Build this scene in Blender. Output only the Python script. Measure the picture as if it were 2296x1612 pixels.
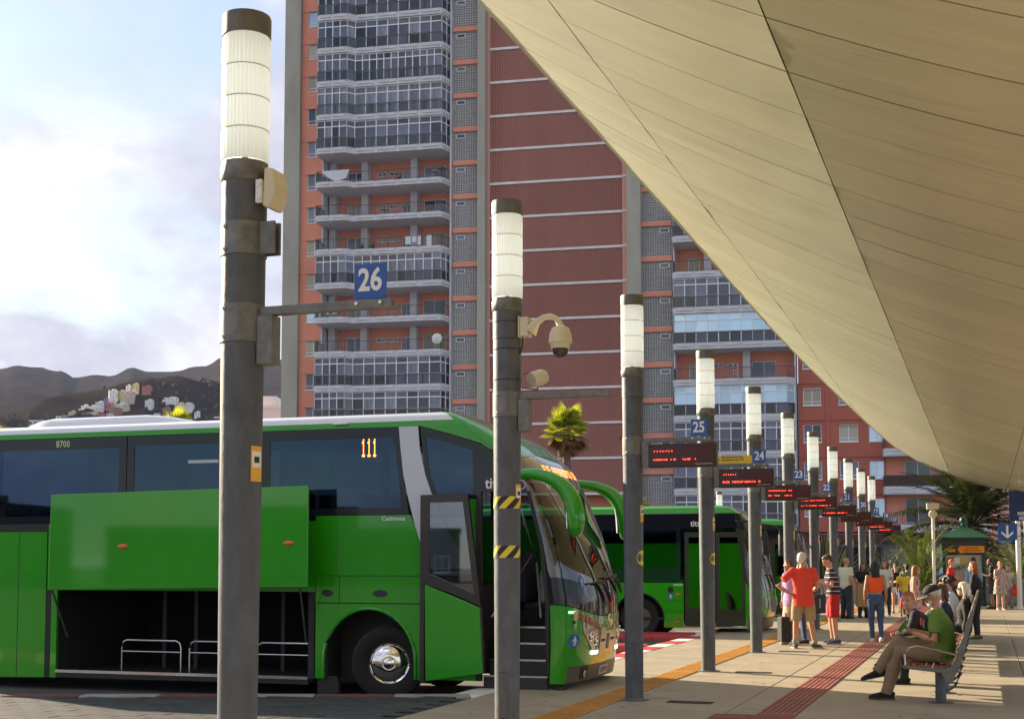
import bpy, bmesh, math, random
from mathutils import Vector, Matrix, Euler, noise
random.seed(7)
sc = bpy.context.scene
for o in list(bpy.data.objects): bpy.data.objects.remove(o)
C = sc.collection
rad = math.radians

# ------------------------------------------------------------------ camera, sky, sun, exposure
SUN_EL, SUN_AZ = rad(20.5), rad(-49.0)
cam_d = bpy.data.cameras.new('camera'); cam = bpy.data.objects.new('camera', cam_d); C.objects.link(cam)
cam.location = (0, 0, 1.6); cam.rotation_euler = (rad(94.0), 0, 0)
cam_d.lens = 36.0 * 3000 / 2296; cam_d.sensor_width = 36; cam_d.sensor_fit = 'HORIZONTAL'
cam_d.shift_y = 246 / 2296; cam_d.clip_end = 12000; cam_d.clip_start = 0.1
sc.camera = cam

world = bpy.data.worlds.new("World"); sc.world = world; world.use_nodes = True
nt = world.node_tree; nt.nodes.clear()
def wn(t, **k):
    n = nt.nodes.new(t)
    for a, b in k.items(): setattr(n, a, b)
    return n
wo = wn('ShaderNodeOutputWorld'); sky = wn('ShaderNodeTexSky')
sky.sky_type = 'NISHITA'; sky.sun_disc = False; sky.sun_elevation = SUN_EL; sky.sun_rotation = SUN_AZ
sky.air_density = 1.0; sky.dust_density = 0.5; sky.ozone_density = 1.0
bg1 = wn('ShaderNodeBackground'); bg1.inputs[1].default_value = 0.06
nt.links.new(sky.outputs[0], bg1.inputs[0])
tc = wn('ShaderNodeTexCoord'); sep = wn('ShaderNodeSeparateXYZ'); nt.links.new(tc.outputs['Generated'], sep.inputs[0])
def wmath(op, a, b=None, clamp=False):
    n = wn('ShaderNodeMath', operation=op, use_clamp=clamp)
    for i, v in enumerate((a, b)):
        if v is None: continue
        if isinstance(v, (int, float)): n.inputs[i].default_value = v
        else: nt.links.new(v, n.inputs[i])
    return n.outputs[0]
zc = wmath('ADD', wmath('MAXIMUM', sep.outputs[2], 0.0), 0.55)
comb = wn('ShaderNodeCombineXYZ')
nt.links.new(wmath('DIVIDE', sep.outputs[0], zc), comb.inputs[0]); nt.links.new(wmath('DIVIDE', sep.outputs[1], zc), comb.inputs[1])
nt.links.new(wmath('MULTIPLY', sep.outputs[2], 1.2), comb.inputs[2])
def wnoise(scale, detail, rough, off):
    m = wn('ShaderNodeVectorMath', operation='ADD'); nt.links.new(comb.outputs[0], m.inputs[0]); m.inputs[1].default_value = off
    n = wn('ShaderNodeTexNoise'); n.inputs['Scale'].default_value = scale; n.inputs['Detail'].default_value = detail
    n.inputs['Roughness'].default_value = rough; n.inputs['Distortion'].default_value = 0.25
    nt.links.new(m.outputs[0], n.inputs['Vector']); return n.outputs['Fac']
def wramp(fac, stops):
    n = wn('ShaderNodeValToRGB'); cr = n.color_ramp
    while len(cr.elements) < len(stops): cr.elements.new(0.5)
    for e, (p, c) in zip(cr.elements, stops): e.position = p; e.color = (*c, 1)
    nt.links.new(fac, n.inputs[0]); return n.outputs[0]
cover = wramp(wnoise(2.3, 7, 0.55, (1.1, 2.8, 4.4)), [(0.38, (0, 0, 0)), (0.52, (1, 1, 1))])
shade = wramp(wnoise(2.7, 9, 0.6, (8.3, 7.2, 2.0)), [(0.40, (0.38, 0.39, 0.46)), (0.50, (0.49, 0.49, 0.56)), (0.58, (0.62, 0.62, 0.66)), (0.64, (0.95, 0.94, 0.95))])
bg2 = wn('ShaderNodeBackground'); bg2.inputs[1].default_value = 0.50
nt.links.new(shade, bg2.inputs[0])
mx = wn('ShaderNodeMixShader'); nt.links.new(cover, mx.inputs[0]); nt.links.new(bg1.outputs[0], mx.inputs[1]); nt.links.new(bg2.outputs[0], mx.inputs[2])
nt.links.new(mx.outputs[0], wo.inputs[0])

sl = bpy.data.lights.new('sun', 'SUN'); sl.energy = 5.0; sl.angle = rad(0.5); sl.color = (1.0, 0.82, 0.57)
so = bpy.data.objects.new('sun', sl); C.objects.link(so); so.location = (-60, 60, 60)
sun_dir = Vector((math.sin(SUN_AZ) * math.cos(SUN_EL), math.cos(SUN_AZ) * math.cos(SUN_EL), math.sin(SUN_EL)))
so.rotation_euler = sun_dir.to_track_quat('Z', 'Y').to_euler()
vs = sc.view_settings; vs.view_transform = 'Standard'; vs.look = 'None'; vs.gamma = 1.0; vs.use_curve_mapping = False
vs.exposure = 1.68
sc.cycles.max_bounces = 7; sc.cycles.transparent_max_bounces = 8

# ------------------------------------------------------------------ materials
MATS = {}
def mat(name, col, rough=0.6, metal=0.0, var=0.0, vscale=3.0, bump=0.0, bscale=40.0, coat=0.0, spec=0.5,
        col2=None, stretch=None, randvar=0.0, emit=None, estr=0.0, trans=0.0, wear=None):
    if name in MATS: return MATS[name]
    m = bpy.data.materials.new(name); m.use_nodes = True; n = m.node_tree; b = n.nodes['Principled BSDF']
    L = n.links.new
    b.inputs['Base Color'].default_value = (*col, 1); b.inputs['Roughness'].default_value = rough
    b.inputs['Metallic'].default_value = metal; b.inputs['Coat Weight'].default_value = coat
    b.inputs['Coat Roughness'].default_value = 0.04
    b.inputs['Specular IOR Level'].default_value = spec
    if trans: b.inputs['Transmission Weight'].default_value = trans
    if emit: b.inputs['Emission Color'].default_value = (*emit, 1); b.inputs['Emission Strength'].default_value = estr
    src = None
    if var or col2 or bump or wear:
        t = n.nodes.new('ShaderNodeTexCoord'); v = t.outputs['Object']
        if stretch:
            mp = n.nodes.new('ShaderNodeMapping'); mp.inputs['Scale'].default_value = stretch; L(v, mp.inputs[0]); v = mp.outputs[0]
    if var or col2:
        nz = n.nodes.new('ShaderNodeTexNoise'); nz.inputs['Scale'].default_value = vscale; nz.inputs['Detail'].default_value = 6
        nz.inputs['Roughness'].default_value = 0.6; L(v, nz.inputs['Vector'])
        cr = n.nodes.new('ShaderNodeValToRGB'); cr.color_ramp.elements[0].position = 0.3; cr.color_ramp.elements[1].position = 0.7
        c2 = col2 or tuple(min(1, x * (1 + var)) for x in col); c1 = col if col2 else tuple(x * (1 - var) for x in col)
        cr.color_ramp.elements[0].color = (*c1, 1); cr.color_ramp.elements[1].color = (*c2, 1)
        L(nz.outputs['Fac'], cr.inputs[0]); src = cr.outputs[0]
        mr = n.nodes.new('ShaderNodeMapRange'); mr.inputs[3].default_value = max(0.02, rough * 0.85); mr.inputs[4].default_value = min(1, rough * 1.15)
        L(nz.outputs['Fac'], mr.inputs[0]); L(mr.outputs[0], b.inputs['Roughness'])
    if wear:                       # (colour, scale, threshold): blotchy stains
        wz = n.nodes.new('ShaderNodeTexNoise'); wz.inputs['Scale'].default_value = wear[1]; wz.inputs['Detail'].default_value = 9
        wz.inputs['Roughness'].default_value = 0.7; L(v, wz.inputs['Vector'])
        wr = n.nodes.new('ShaderNodeMapRange'); wr.inputs[1].default_value = wear[2]; wr.inputs[2].default_value = wear[2] + 0.15
        wr.inputs[4].default_value = 0.8; L(wz.outputs['Fac'], wr.inputs[0])
        mxn = n.nodes.new('ShaderNodeMix'); mxn.data_type = 'RGBA'; L(wr.outputs[0], mxn.inputs[0])
        if src: L(src, mxn.inputs[6])
        else: mxn.inputs[6].default_value = (*col, 1)
        mxn.inputs[7].default_value = (*wear[0], 1); src = mxn.outputs[2]
    if randvar:
        oi = n.nodes.new('ShaderNodeObjectInfo'); hs = n.nodes.new('ShaderNodeHueSaturation')
        mr2 = n.nodes.new('ShaderNodeMapRange'); mr2.inputs[3].default_value = 1 - randvar; mr2.inputs[4].default_value = 1 + randvar
        L(oi.outputs['Random'], mr2.inputs[0]); L(mr2.outputs[0], hs.inputs['Value'])
        if src: L(src, hs.inputs['Color'])
        else: hs.inputs['Color'].default_value = (*col, 1)
        src = hs.outputs[0]
    if src: L(src, b.inputs['Base Color'])
    if bump:
        bz = n.nodes.new('ShaderNodeTexNoise'); bz.inputs['Scale'].default_value = bscale; bz.inputs['Detail'].default_value = 5; L(v, bz.inputs['Vector'])
        bp = n.nodes.new('ShaderNodeBump'); bp.inputs['Strength'].default_value = bump; bp.inputs['Distance'].default_value = 0.02
        L(bz.outputs['Fac'], bp.inputs['Height']); L(bp.outputs[0], b.inputs['Normal'])
    MATS[name] = m; return m

# ------------------------------------------------------------------ mesh helpers
class MB:
    def __init__(s): s.v = []; s.f = []; s.m = []
    def add(s, vs, fs, m=0):
        b = len(s.v); s.v += [tuple(p) for p in vs]; s.f += [tuple(i + b for i in f) for f in fs]; s.m += [m] * len(fs); return s
    def box(s, a, b, m=0, M=None):
        (x0, y0, z0), (x1, y1, z1) = a, b
        vs = [(x0, y0, z0), (x1, y0, z0), (x1, y1, z0), (x0, y1, z0), (x0, y0, z1), (x1, y0, z1), (x1, y1, z1), (x0, y1, z1)]
        if M: vs = [M @ Vector(p) for p in vs]
        return s.add(vs, [(3, 2, 1, 0), (4, 5, 6, 7), (0, 1, 5, 4), (1, 2, 6, 5), (2, 3, 7, 6), (3, 0, 4, 7)], m)
    def bar(s, p, q, w, h=None, m=0, up=(0, 0, 1)):
        p = Vector(p); q = Vector(q); d = (q - p); h = h or w
        if d.length < 1e-6: return s
        d.normalize(); u = Vector(up)
        if abs(d.dot(u)) > 0.98: u = Vector((1, 0, 0))
        x = d.cross(u).normalized() * w / 2; y = x.cross(d).normalized() * h / 2
        vs = [p - x - y, p + x - y, p + x + y, p - x + y, q - x - y, q + x - y, q + x + y, q - x + y]
        return s.add(vs, [(0, 1, 2, 3), (7, 6, 5, 4), (0, 4, 5, 1), (1, 5, 6, 2), (2, 6, 7, 3), (3, 7, 4, 0)], m)
    def rings(s, rs, m=0, cap=True, closed=True):
        n = len(rs[0]); vs = [p for r in rs for p in r]; fs = []
        for i in range(len(rs) - 1):
            for j in range(n if closed else n - 1):
                k = (j + 1) % n; fs.append((i * n + j, i * n + k, (i + 1) * n + k, (i + 1) * n + j))
        if cap and closed: fs.append(tuple(range(n))[::-1]); fs.append(tuple((len(rs) - 1) * n + j for j in range(n)))
        return s.add(vs, fs, m)
    def tube(s, pts, r, n=10, m=0, side=None, cap=True):
        """r: radius or list of radius / (rx, ry); rx is along 'side'"""
        pts = [Vector(p) for p in pts]; rs = []
        for i, p in enumerate(pts):
            d = (pts[min(i + 1, len(pts) - 1)] - pts[max(i - 1, 0)]).normalized()
            if side is not None: u = Vector(side)
            else: u = Vector((0, 0, 1)) if abs(d.z) < 0.9 else Vector((1, 0, 0))
            if side is not None: x = (u - d * u.dot(d)); x = x.normalized() if x.length > 1e-4 else d.orthogonal().normalized(); y = d.cross(x)
            else: x = d.cross(u).normalized(); y = d.cross(x)
            ri = r[i] if isinstance(r, list) else r
            rx, ry = ri if isinstance(ri, (list, tuple)) else (ri, ri)
            rs.append([p + x * rx * math.cos(2 * math.pi * j / n) + y * ry * math.sin(2 * math.pi * j / n) for j in range(n)])
        return s.rings(rs, m, cap)
    def lathe(s, prof, n=24, c=(0, 0, 0), m=0, cap=True):
        return s.rings([[(c[0] + r * math.cos(2 * math.pi * j / n), c[1] + r * math.sin(2 * math.pi * j / n), c[2] + z) for j in range(n)] for r, z in prof], m, cap)
    def ell(s, c, r, n=12, k=8, m=0, M=None):
        rs = []
        for i in range(k + 1):
            a = -math.pi / 2 + math.pi * i / k; q = max(math.cos(a), 0.02)
            ring = [Vector((r[0] * q * math.cos(2 * math.pi * j / n), r[1] * q * math.sin(2 * math.pi * j / n), r[2] * math.sin(a))) for j in range(n)]
            rs.append([(M @ p if M else p) + Vector(c) for p in ring])
        return s.rings(rs, m)
    def prism(s, poly, y0, y1, m=0, ax='y'):
        """2D polygon (u, w) extruded; ax 'y': (u, y, w); ax 'z': (u, w, z)"""
        f = (lambda p, e: (p[0], e, p[1])) if ax == 'y' else (lambda p, e: (p[0], p[1], e))
        n = len(poly); vs = [f(p, y0) for p in poly] + [f(p, y1) for p in poly]
        fs = [tuple(range(n)), tuple(range(2 * n - 1, n - 1, -1))] + [(i, i + n, (i + 1) % n + n, (i + 1) % n) for i in range(n)]
        return s.add(vs, fs, m)
    def build(s, name, mats, parent=None, loc=None, rz=0, smooth=False, fixn=True):
        me = bpy.data.meshes.new(name); me.from_pydata([tuple(p) for p in s.v], [], s.f)
        if not isinstance(mats, (list, tuple)): mats = [mats]
        for x in mats: me.materials.append(x)
        if len(mats) > 1: me.polygons.foreach_set('material_index', s.m)
        if fixn:
            bm = bmesh.new(); bm.from_mesh(me); bmesh.ops.recalc_face_normals(bm, faces=bm.faces); bm.to_mesh(me); bm.free()
        if smooth:
            me.polygons.foreach_set('use_smooth', [True] * len(me.polygons))
            if smooth != 'all': me.set_sharp_from_angle(angle=rad(smooth if isinstance(smooth, (int, float)) and smooth is not True else 40))
        me.update()
        o = bpy.data.objects.new(name, me); C.objects.link(o)
        if parent: o.parent = parent
        if loc is not None: o.location = loc
        if rz: o.rotation_euler = (0, 0, rz)
        return o
def inst(src, parent=None, loc=None, rot=None, scale=None, name=None):
    o = src.copy(); C.objects.link(o)
    if name: o.name = name
    if parent is not None: o.parent = parent
    if loc is not None: o.location = loc
    if rot is not None: o.rotation_euler = rot
    if scale is not None: o.scale = scale
    return o
def bev(o, w=0.01, seg=2, ang=35):
    b = o.modifiers.new('bevel', 'BEVEL'); b.width = w; b.segments = seg; b.limit_method = 'ANGLE'; b.angle_limit = rad(ang); b.harden_normals = False
    return o
def tag(o, label=None, cat=None, group=None, kind=None):
    if label: o['label'] = label
    if cat: o['category'] = cat
    if group: o['group'] = group
    if kind: o['kind'] = kind
    return o
def thing(name, label, cat, loc=(0, 0, 0), rz=0, group=None):
    o = bpy.data.objects.new(name, None); C.objects.link(o); o.empty_display_size = 0.3
    o.location = loc; o.rotation_euler = (0, 0, rz); return tag(o, label, cat, group)
def copy_tree(o, parent=None):
    c = o.copy(); C.objects.link(c)
    if parent: c.parent = parent
    for ch in list(o.children): copy_tree(ch, c)
    return c
def text(name, s, size, m, parent=None, loc=(0, 0, 0), rot=(rad(90), 0, 0), bold=0.0, ext=0.001, ax='CENTER', sx=1.0, space=1.0):
    c = bpy.data.curves.new(name, 'FONT'); c.body = s; c.size = size; c.align_x = ax; c.align_y = 'CENTER'; c.extrude = ext; c.offset = bold
    c.space_character = space; c.resolution_u = 3
    o = bpy.data.objects.new(name, c); C.objects.link(o); bpy.context.view_layer.update()
    me = bpy.data.meshes.new_from_object(o.evaluated_get(bpy.context.evaluated_depsgraph_get())); bpy.data.objects.remove(o); bpy.data.curves.remove(c)
    me.materials.clear(); me.materials.append(m); me.name = name
    o = bpy.data.objects.new(name, me); C.objects.link(o)
    if parent: o.parent = parent
    o.location = loc; o.rotation_euler = rot; o.scale = (sx, 1, 1); return o

F57 = {'0': '0E11131519110E', '1': '040C040404040E', '2': '0E11010204081F', '3': '1F02040201110E', '4': '02060A121F0202', '5': '1F101E0101110E',
 '6': '0608101E11110E', '7': '1F010204080808', '8': '0E11110E11110E', '9': '0E11110F01020C', 'A': '0E11111F111111', 'B': '1E11111E11111E',
 'C': '0E11101010110E', 'D': '1C12111111121C', 'E': '1F10101E10101F', 'F': '1F10101E101010', 'G': '0E11101711110F', 'H': '1111111F111111',
 'I': '0E04040404040E', 'J': '0702020202120C', 'L': '1010101010101F', 'M': '111B1515111111', 'N': '11111915131111', 'O': '0E11111111110E',
 'P': '1E11111E101010', 'Q': '0E11111115120D', 'R': '1E11111E141211', 'S': '0F10100E01011E', 'T': '1F040404040404', 'U': '1111111111110E',
 'V': '11111111110A04', 'X': '11110A040A1111', 'Y': '1111110A040404', 'Z': '1F01020408101F', '-': '0000001F000000', '.': '00000000000C0C', ' ': '00000000000000'}
def led(name, s, pitch, m, parent, loc, rows=range(7), fx=None, dot=0.8):
    """lit dots of a dot-matrix line; local x right, z up, facing -y; fx maps (x, z) to a point on a curved face"""
    mb = MB(); h = pitch * dot / 2
    for i, ch in enumerate(s):
        g = F57[ch]
        for r in rows:
            bits = int(g[2 * r:2 * r + 2], 16)
            for c in range(5):
                if bits >> (4 - c) & 1:
                    x = (i * 6 + c) * pitch; z = -r * pitch
                    q = [(x - h, z - h), (x + h, z - h), (x + h, z + h), (x - h, z + h)]
                    mb.add([fx(*p) if fx else (p[0], 0, p[1]) for p in q], [(0, 1, 2, 3)])
    return mb.build(name, m, parent, loc, fixn=False)

# platform frame: off = metres right of the pole row, t = metres along it from the first pole
RO = Vector((-1.52, 7.48, 0)); RR = Vector((0.3333, 0.9428, 0)); RN = Vector((0.9428, -0.3333, 0)); RZ = -math.atan2(0.3333, 0.9428)
def rp(off, t, z=0.0): return RO + RN * off + RR * t + Vector((0, 0, z))
# ================================================================== the setting: ground, platform, hills
asphalt = mat('asphalt', (0.085, 0.080, 0.074), 0.85, var=0.25, vscale=0.9, bump=0.5, bscale=70, wear=((0.10, 0.095, 0.088), 0.35, 0.55))
concrete = mat('platform_concrete', (0.265, 0.228, 0.170), 0.62, col2=(0.345, 0.295, 0.22), vscale=1.6, bump=0.25, bscale=55, randvar=0.05, wear=((0.185, 0.155, 0.115), 1.7, 0.56))
tile_m = mat('dark_paving', (0.032, 0.034, 0.040), 0.6, var=0.2, vscale=6, bump=0.3, bscale=60, randvar=0.3)
red_paint = mat('red_kerb_paint', (0.42, 0.035, 0.04), 0.55, var=0.2, vscale=5, bump=0.2, bscale=60, wear=((0.12, 0.05, 0.05), 2.2, 0.58))
white_paint = mat('white_road_paint', (0.66, 0.64, 0.60), 0.6, var=0.1, vscale=5, wear=((0.3, 0.28, 0.26), 2.5, 0.56))
green_paint = mat('green_kerb_paint', (0.11, 0.30, 0.04), 0.6, var=0.2, vscale=5, wear=((0.2, 0.2, 0.14), 2.0, 0.55))
yellow_tac = mat('yellow_tactile', (0.46, 0.215, 0.025), 0.6, var=0.15, vscale=4, randvar=0.12, wear=((0.32, 0.17, 0.05), 1.8, 0.57))
red_tac = mat('red_tactile', (0.26, 0.080, 0.068), 0.6, var=0.15, vscale=4, randvar=0.15, wear=((0.22, 0.075, 0.06), 1.8, 0.57))
hill_m = mat('dry_hillside', (0.020, 0.017, 0.018), 0.95, spec=0.0, col2=(0.045, 0.034, 0.029), vscale=0.02, bump=0.0, wear=((0.022, 0.026, 0.017), 0.045, 0.55))

g = MB(); g.add([(-5000, -300, -0.2), (5000, -300, -0.2), (5000, 1000, -0.2), (-5000, 1000, -0.2)], [(0, 1, 2, 3)])
tag(g.build('ground', asphalt), kind='structure')

def ns(x, y):
    return (math.sin(x * 1.3 + 1.7 * math.sin(y * 0.7)) + math.sin(y * 1.9 + 1.3 * math.sin(x * 1.1 + 2)) + 0.6 * math.sin(x * 3.1 + y * 2.3) + 0.35 * math.sin(x * 6.7 - y * 5.9 + 1)) / 3
RIDGE = [(-0.80, .150), (-0.55, .168), (-0.48, .150), (-0.3827, .1455), (-.3745, .149), (-.3645, .1475), (-.354, .1465), (-.347, .1445), (-.3375, .1445), (-.332, .1395), (-.3297, .1390), (-.3195, .1402),
         (-.3132, .1408), (-.306, .1398), (-.297, .1415), (-.291, .1462), (-.2853, .1475), (-.280, .1452), (-.2772, .144), (-.2625, .144), (-.2538, .1448), (-.2437, .1462), (-.2327, .1484), (-.226, .1512), (-.223, .1532),
         (-.2178, .1562), (-.205, .157), (-.19, .152), (-.175, .153), (-.15, .158), (0, .15), (.3, .13), (.8, .10)]
def ridge(a):
    if a <= RIDGE[0][0]: return RIDGE[0][1]
    for (a0, e0), (a1, e1) in zip(RIDGE, RIDGE[1:]):
        if a <= a1: return e0 + (e1 - e0) * (a - a0) / (a1 - a0)
    return RIDGE[-1][1]
def hill(X, Y):
    """terrain height above the square, metres"""
    a = X / Y
    e0 = 0.1 * min(1, max(0, (Y - 260) / 660))
    k = min(1, max(0, (Y - 1000) / 1700)); k = k * k * (3 - 2 * k) * 0.35 + k * 0.65
    e = e0 + (ridge(a) - e0) * k
    h = e * Y
    h += ns(X / 130, Y / 170) * 9 * min(1, max(0, (Y - 1050) / 500)) * min(1, max(0, (2750 - Y) / 500))
    for cx, cy, hh, sx, sy in ((-283, 1010, 30, 62, 90), (-345, 985, 10, 50, 60), (-196, 1030, 16, 60, 80), (-232, 1010, 12, 50, 70)):
        h += hh * math.exp(-((X - cx) / sx) ** 2 - ((Y - cy) / sy) ** 2)
    if Y > 2700: h -= (Y - 2700) * 0.25
    return h

HS = 1.7
def terrain(x, y): return HS * hill(x / HS, y / HS)
g = MB(); na, nr = 330, 130
for i in range(nr):
    Y = HS * (240 + (3000 - 240) * (i / (nr - 1)) ** 1.2)
    for j in range(na):
        a = -0.75 + 1.5 * j / (na - 1); X = a * Y
        z = terrain(X, Y) if i else -1
        z += (noise.noise(Vector((X / 60, Y / 60, 0))) * 9 + noise.noise(Vector((X / 21, Y / 21, 3))) * 3.5) * min(1, i / 12)
        g.v.append((X, Y, z))
for i in range(nr - 1):
    for j in range(na - 1):
        k = i * na + j; g.f.append((k, k + 1, k + na + 1, k + na)); g.m.append(0)
tag(g.build('hills', hill_m, smooth='all'), kind='structure')

# ---- platform of cast concrete slabs
plat = bpy.data.objects.new('platform', None); C.objects.link(plat); tag(plat, kind='structure')
plat.location = RO; plat.rotation_euler = (0, 0, RZ)            # local x = off, local y = t
base = MB(); base.box((-2.29, -14, -0.199), (16, 66, -0.045)); base.build('slab_bed', mat('slab_bed', (0.08, 0.075, 0.07), 0.9), plat)
ts = [-14, -9.6, -5.2, -0.8, 3.6]
t = 3.6
while t < 66: t += 4.4; ts.append(t)
os_ = [-1.88, 1.25, 4.4, 7.55, 10.7, 13.85]
for i in range(len(ts) - 1):
    for j in range(5):
        s = MB(); s.box((os_[j] + .005, ts[i] + .005, -0.06), (os_[j + 1] - .005, min(ts[i + 1], 66) - .005, random.uniform(-.0015, .0)))
        bev(s.build('concrete_slab', concrete, plat), .006, 1)
# painted kerb along the bus bays
ksrc = {}
t = 8.7; k = 0
while t < 62:
    s = MB(); s.box((-2.3, t + .004, -0.2), (-1.89, t + 1.0, 0.0)); bev(s.build('kerb_stone', red_paint if k % 2 else white_paint, plat), .03, 2); t += 1.004; k += 1
# near pavement of dark tiles with its own painted kerb
walk = bpy.data.objects.new('pavement', None); C.objects.link(walk); tag(walk, kind='structure')
wb = MB(); wb.prism([(-16, 4), (-4.7, 4), (-0.42, 16.35), (-16, 16.35)], -0.199, -0.05, ax='z'); wb.build('paving_bed', MATS['slab_bed'], walk)
tsrc = MB(); tsrc.box((-.197, -.098, -.05), (.197, .098, 0)); tsrc = bev(tsrc.build('paving_tile', tile_m), .004, 1); first = True; ntile = 0
for r in range(-2, 60):
    for c in range(1, 40):
        off = -1.9 - (c - 0.5) * 0.4 - (0.2 if r % 2 else 0); tt = 4.6 + r * 0.2
        if off > -2.1: continue
        p = rp(off, tt)
        if p.y > 16.22 or p.y < 13.2 or p.x < -6.6 or ntile >= 300: continue
        o = tsrc if first else inst(tsrc); first = False; ntile += 1
        o.parent = walk; o.location = (p.x, p.y, random.uniform(-.003, .001)); o.rotation_euler = (random.uniform(-.004, .004), random.uniform(-.004, .004), RZ)
shade_w = mat('shaded_white_paint', (.26, .25, .235), .75, var=.2, vscale=4); shade_r = mat('shaded_red_paint', (.13, .04, .035), .75, var=.2, vscale=4)  # same kerb paints, colour darkened to stand for shade on the near kerb
for k in range(16):
    x1 = -0.50 - k * 0.95
    s = MB(); s.box((x1 - .945, 16.32, -0.2), (x1, 16.58, 0.002)); bev(s.build('kerb_stone', shade_w if k % 2 == 0 else shade_r, walk), .02, 2)
# tactile strips: ribbed tiles
def tact_src(name, w, l, ribs, m):
    s = MB(); s.box((-w / 2 + .002, -l / 2 + .002, -.03), (w / 2 - .002, l / 2 - .002, .006))
    for i in range(ribs):
        x = -w / 2 + w * (i + .5) / ribs; h = w / ribs * .30
        s.box((x - h, -l / 2 + .012, .004), (x + h, l / 2 - .012, .013))
    return s.build(name, m)
def tact_run(name, x0, w, l, t0, t1, ribs, m, along=True, x1=None):
    src = tact_src(name, w, l, ribs, m); n = int(round((t1 - t0) / l))
    for i in range(n):
        o = src if i == 0 else inst(src); o.parent = plat
        if along: o.location = (x0, t0 + (i + .5) * l, random.uniform(-.001, .001)); 
        else: o.location = (t0 + (i + .5) * l, x0, random.uniform(-.001, .001)); o.rotation_euler = (0, 0, rad(90))
tact_run('tactile_tile', -0.32, 0.39, 0.4, 2.0, 58, 7, yellow_tac)
tact_run('tactile_tile', 1.80, 0.42, 0.4, 7.72, 58.0, 7, red_tac)
tact_run('tactile_tile', 7.50, 0.42, 0.42, 1.17, 2.01, 7, red_tac, along=False)
# round-nosed lane dividers between the bays
def divider(t, o0, o1, cols, label, group='painted dividers between the bus bays'):
    r = thing('lane_divider', label, 'lane divider', rp(o0, t, -0.2), RZ, group)
    n = len(cols); L = (o1 - o0) / n
    for i, m in enumerate(cols):
        s = MB(); prof = []
        for a in range(7): prof.append((0.17 * math.cos(math.pi * a / 6), 0.05 + 0.14 * math.sin(math.pi * a / 6)))
        prof = [(0.17, 0)] + prof + [(-0.17, 0)]
        rs = []
        xs = [i * L + .004, (i + 1) * L - .004]
        sc_ = [1, 1]
        if i == 0: xs = [0, .05, .15, .3, L - .004]; sc_ = [.35, .65, .9, 1, 1]
        for x, q in zip(xs, sc_): rs.append([(x, y * q, z * (0.5 + 0.5 * q)) for y, z in prof])
        s.rings(rs); s.build('kerb_segment', m, r, smooth=True)
divider(11.8, -8.45, -4.5, [red_paint, green_paint, green_paint, red_paint, green_paint, green_paint, red_paint], 'green and red painted kerb on the road under the big coach')
divider(19.75, -7.5, -2.5, [red_paint] * 5, 'red round-topped kerb between the big coach and the second bus')
divider(24.4, -7.5, -2.5, [red_paint] * 5, 'red round-topped kerb under the door of the second bus')
# bay markings on the road
mk = MB()
for tt in (13.9, 16.1, 22.3, 28.6, 33.0):
    for a in (0, 1.6, 3.2, 4.8, 6.4):
        p, q = rp(-3.0 - a, tt, -.196), rp(-3.9 - a, tt, -.196); d = RR * .06
        mk.add([p - d, p + d, q + d, q - d], [(0, 1, 2, 3)])
tag(mk.build('bay_markings', white_paint), kind='structure')
# drain grates set in the platform
iron = mat('cast_iron', (0.05, 0.045, 0.04), 0.6, metal=0.6)
for i, (x, y, lab) in enumerate(((2.05, 15.56, 'rusty slotted drain grate near the base of the third post'), (3.54, 19.78, 'slotted drain grate beside the number 24 post'), (5.1, 24.4, 'slotted drain grate by the feet of the man in the orange polo'))):
    r = thing('drain_grate', lab, 'drain', (x, y, 0.0), RZ, 'drain grates in the platform')
    s = MB()
    for a, b in (((-.26, -.11, -.03), (.26, -.085, .006)), ((-.26, .085, -.03), (.26, .11, .006)), ((-.26, -.085, -.03), (-.235, .085, .006)), ((.235, -.085, -.03), (.26, .085, .006))): s.box(a, b)
    s.build('grate_frame', iron, r)
    s = MB(); s.box((-.235, -.085, -.02), (.235, .085, .0015)); s.build('grate_pit', mat('pit', (.012, .011, .01), .9), r)
    for k in range(9):
        s = MB(); x = -.21 + k * .0525; s.box((x - .009, -.085, -.0), (x + .009, .085, .005)); s.build('grate_bar', iron, r)

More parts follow.
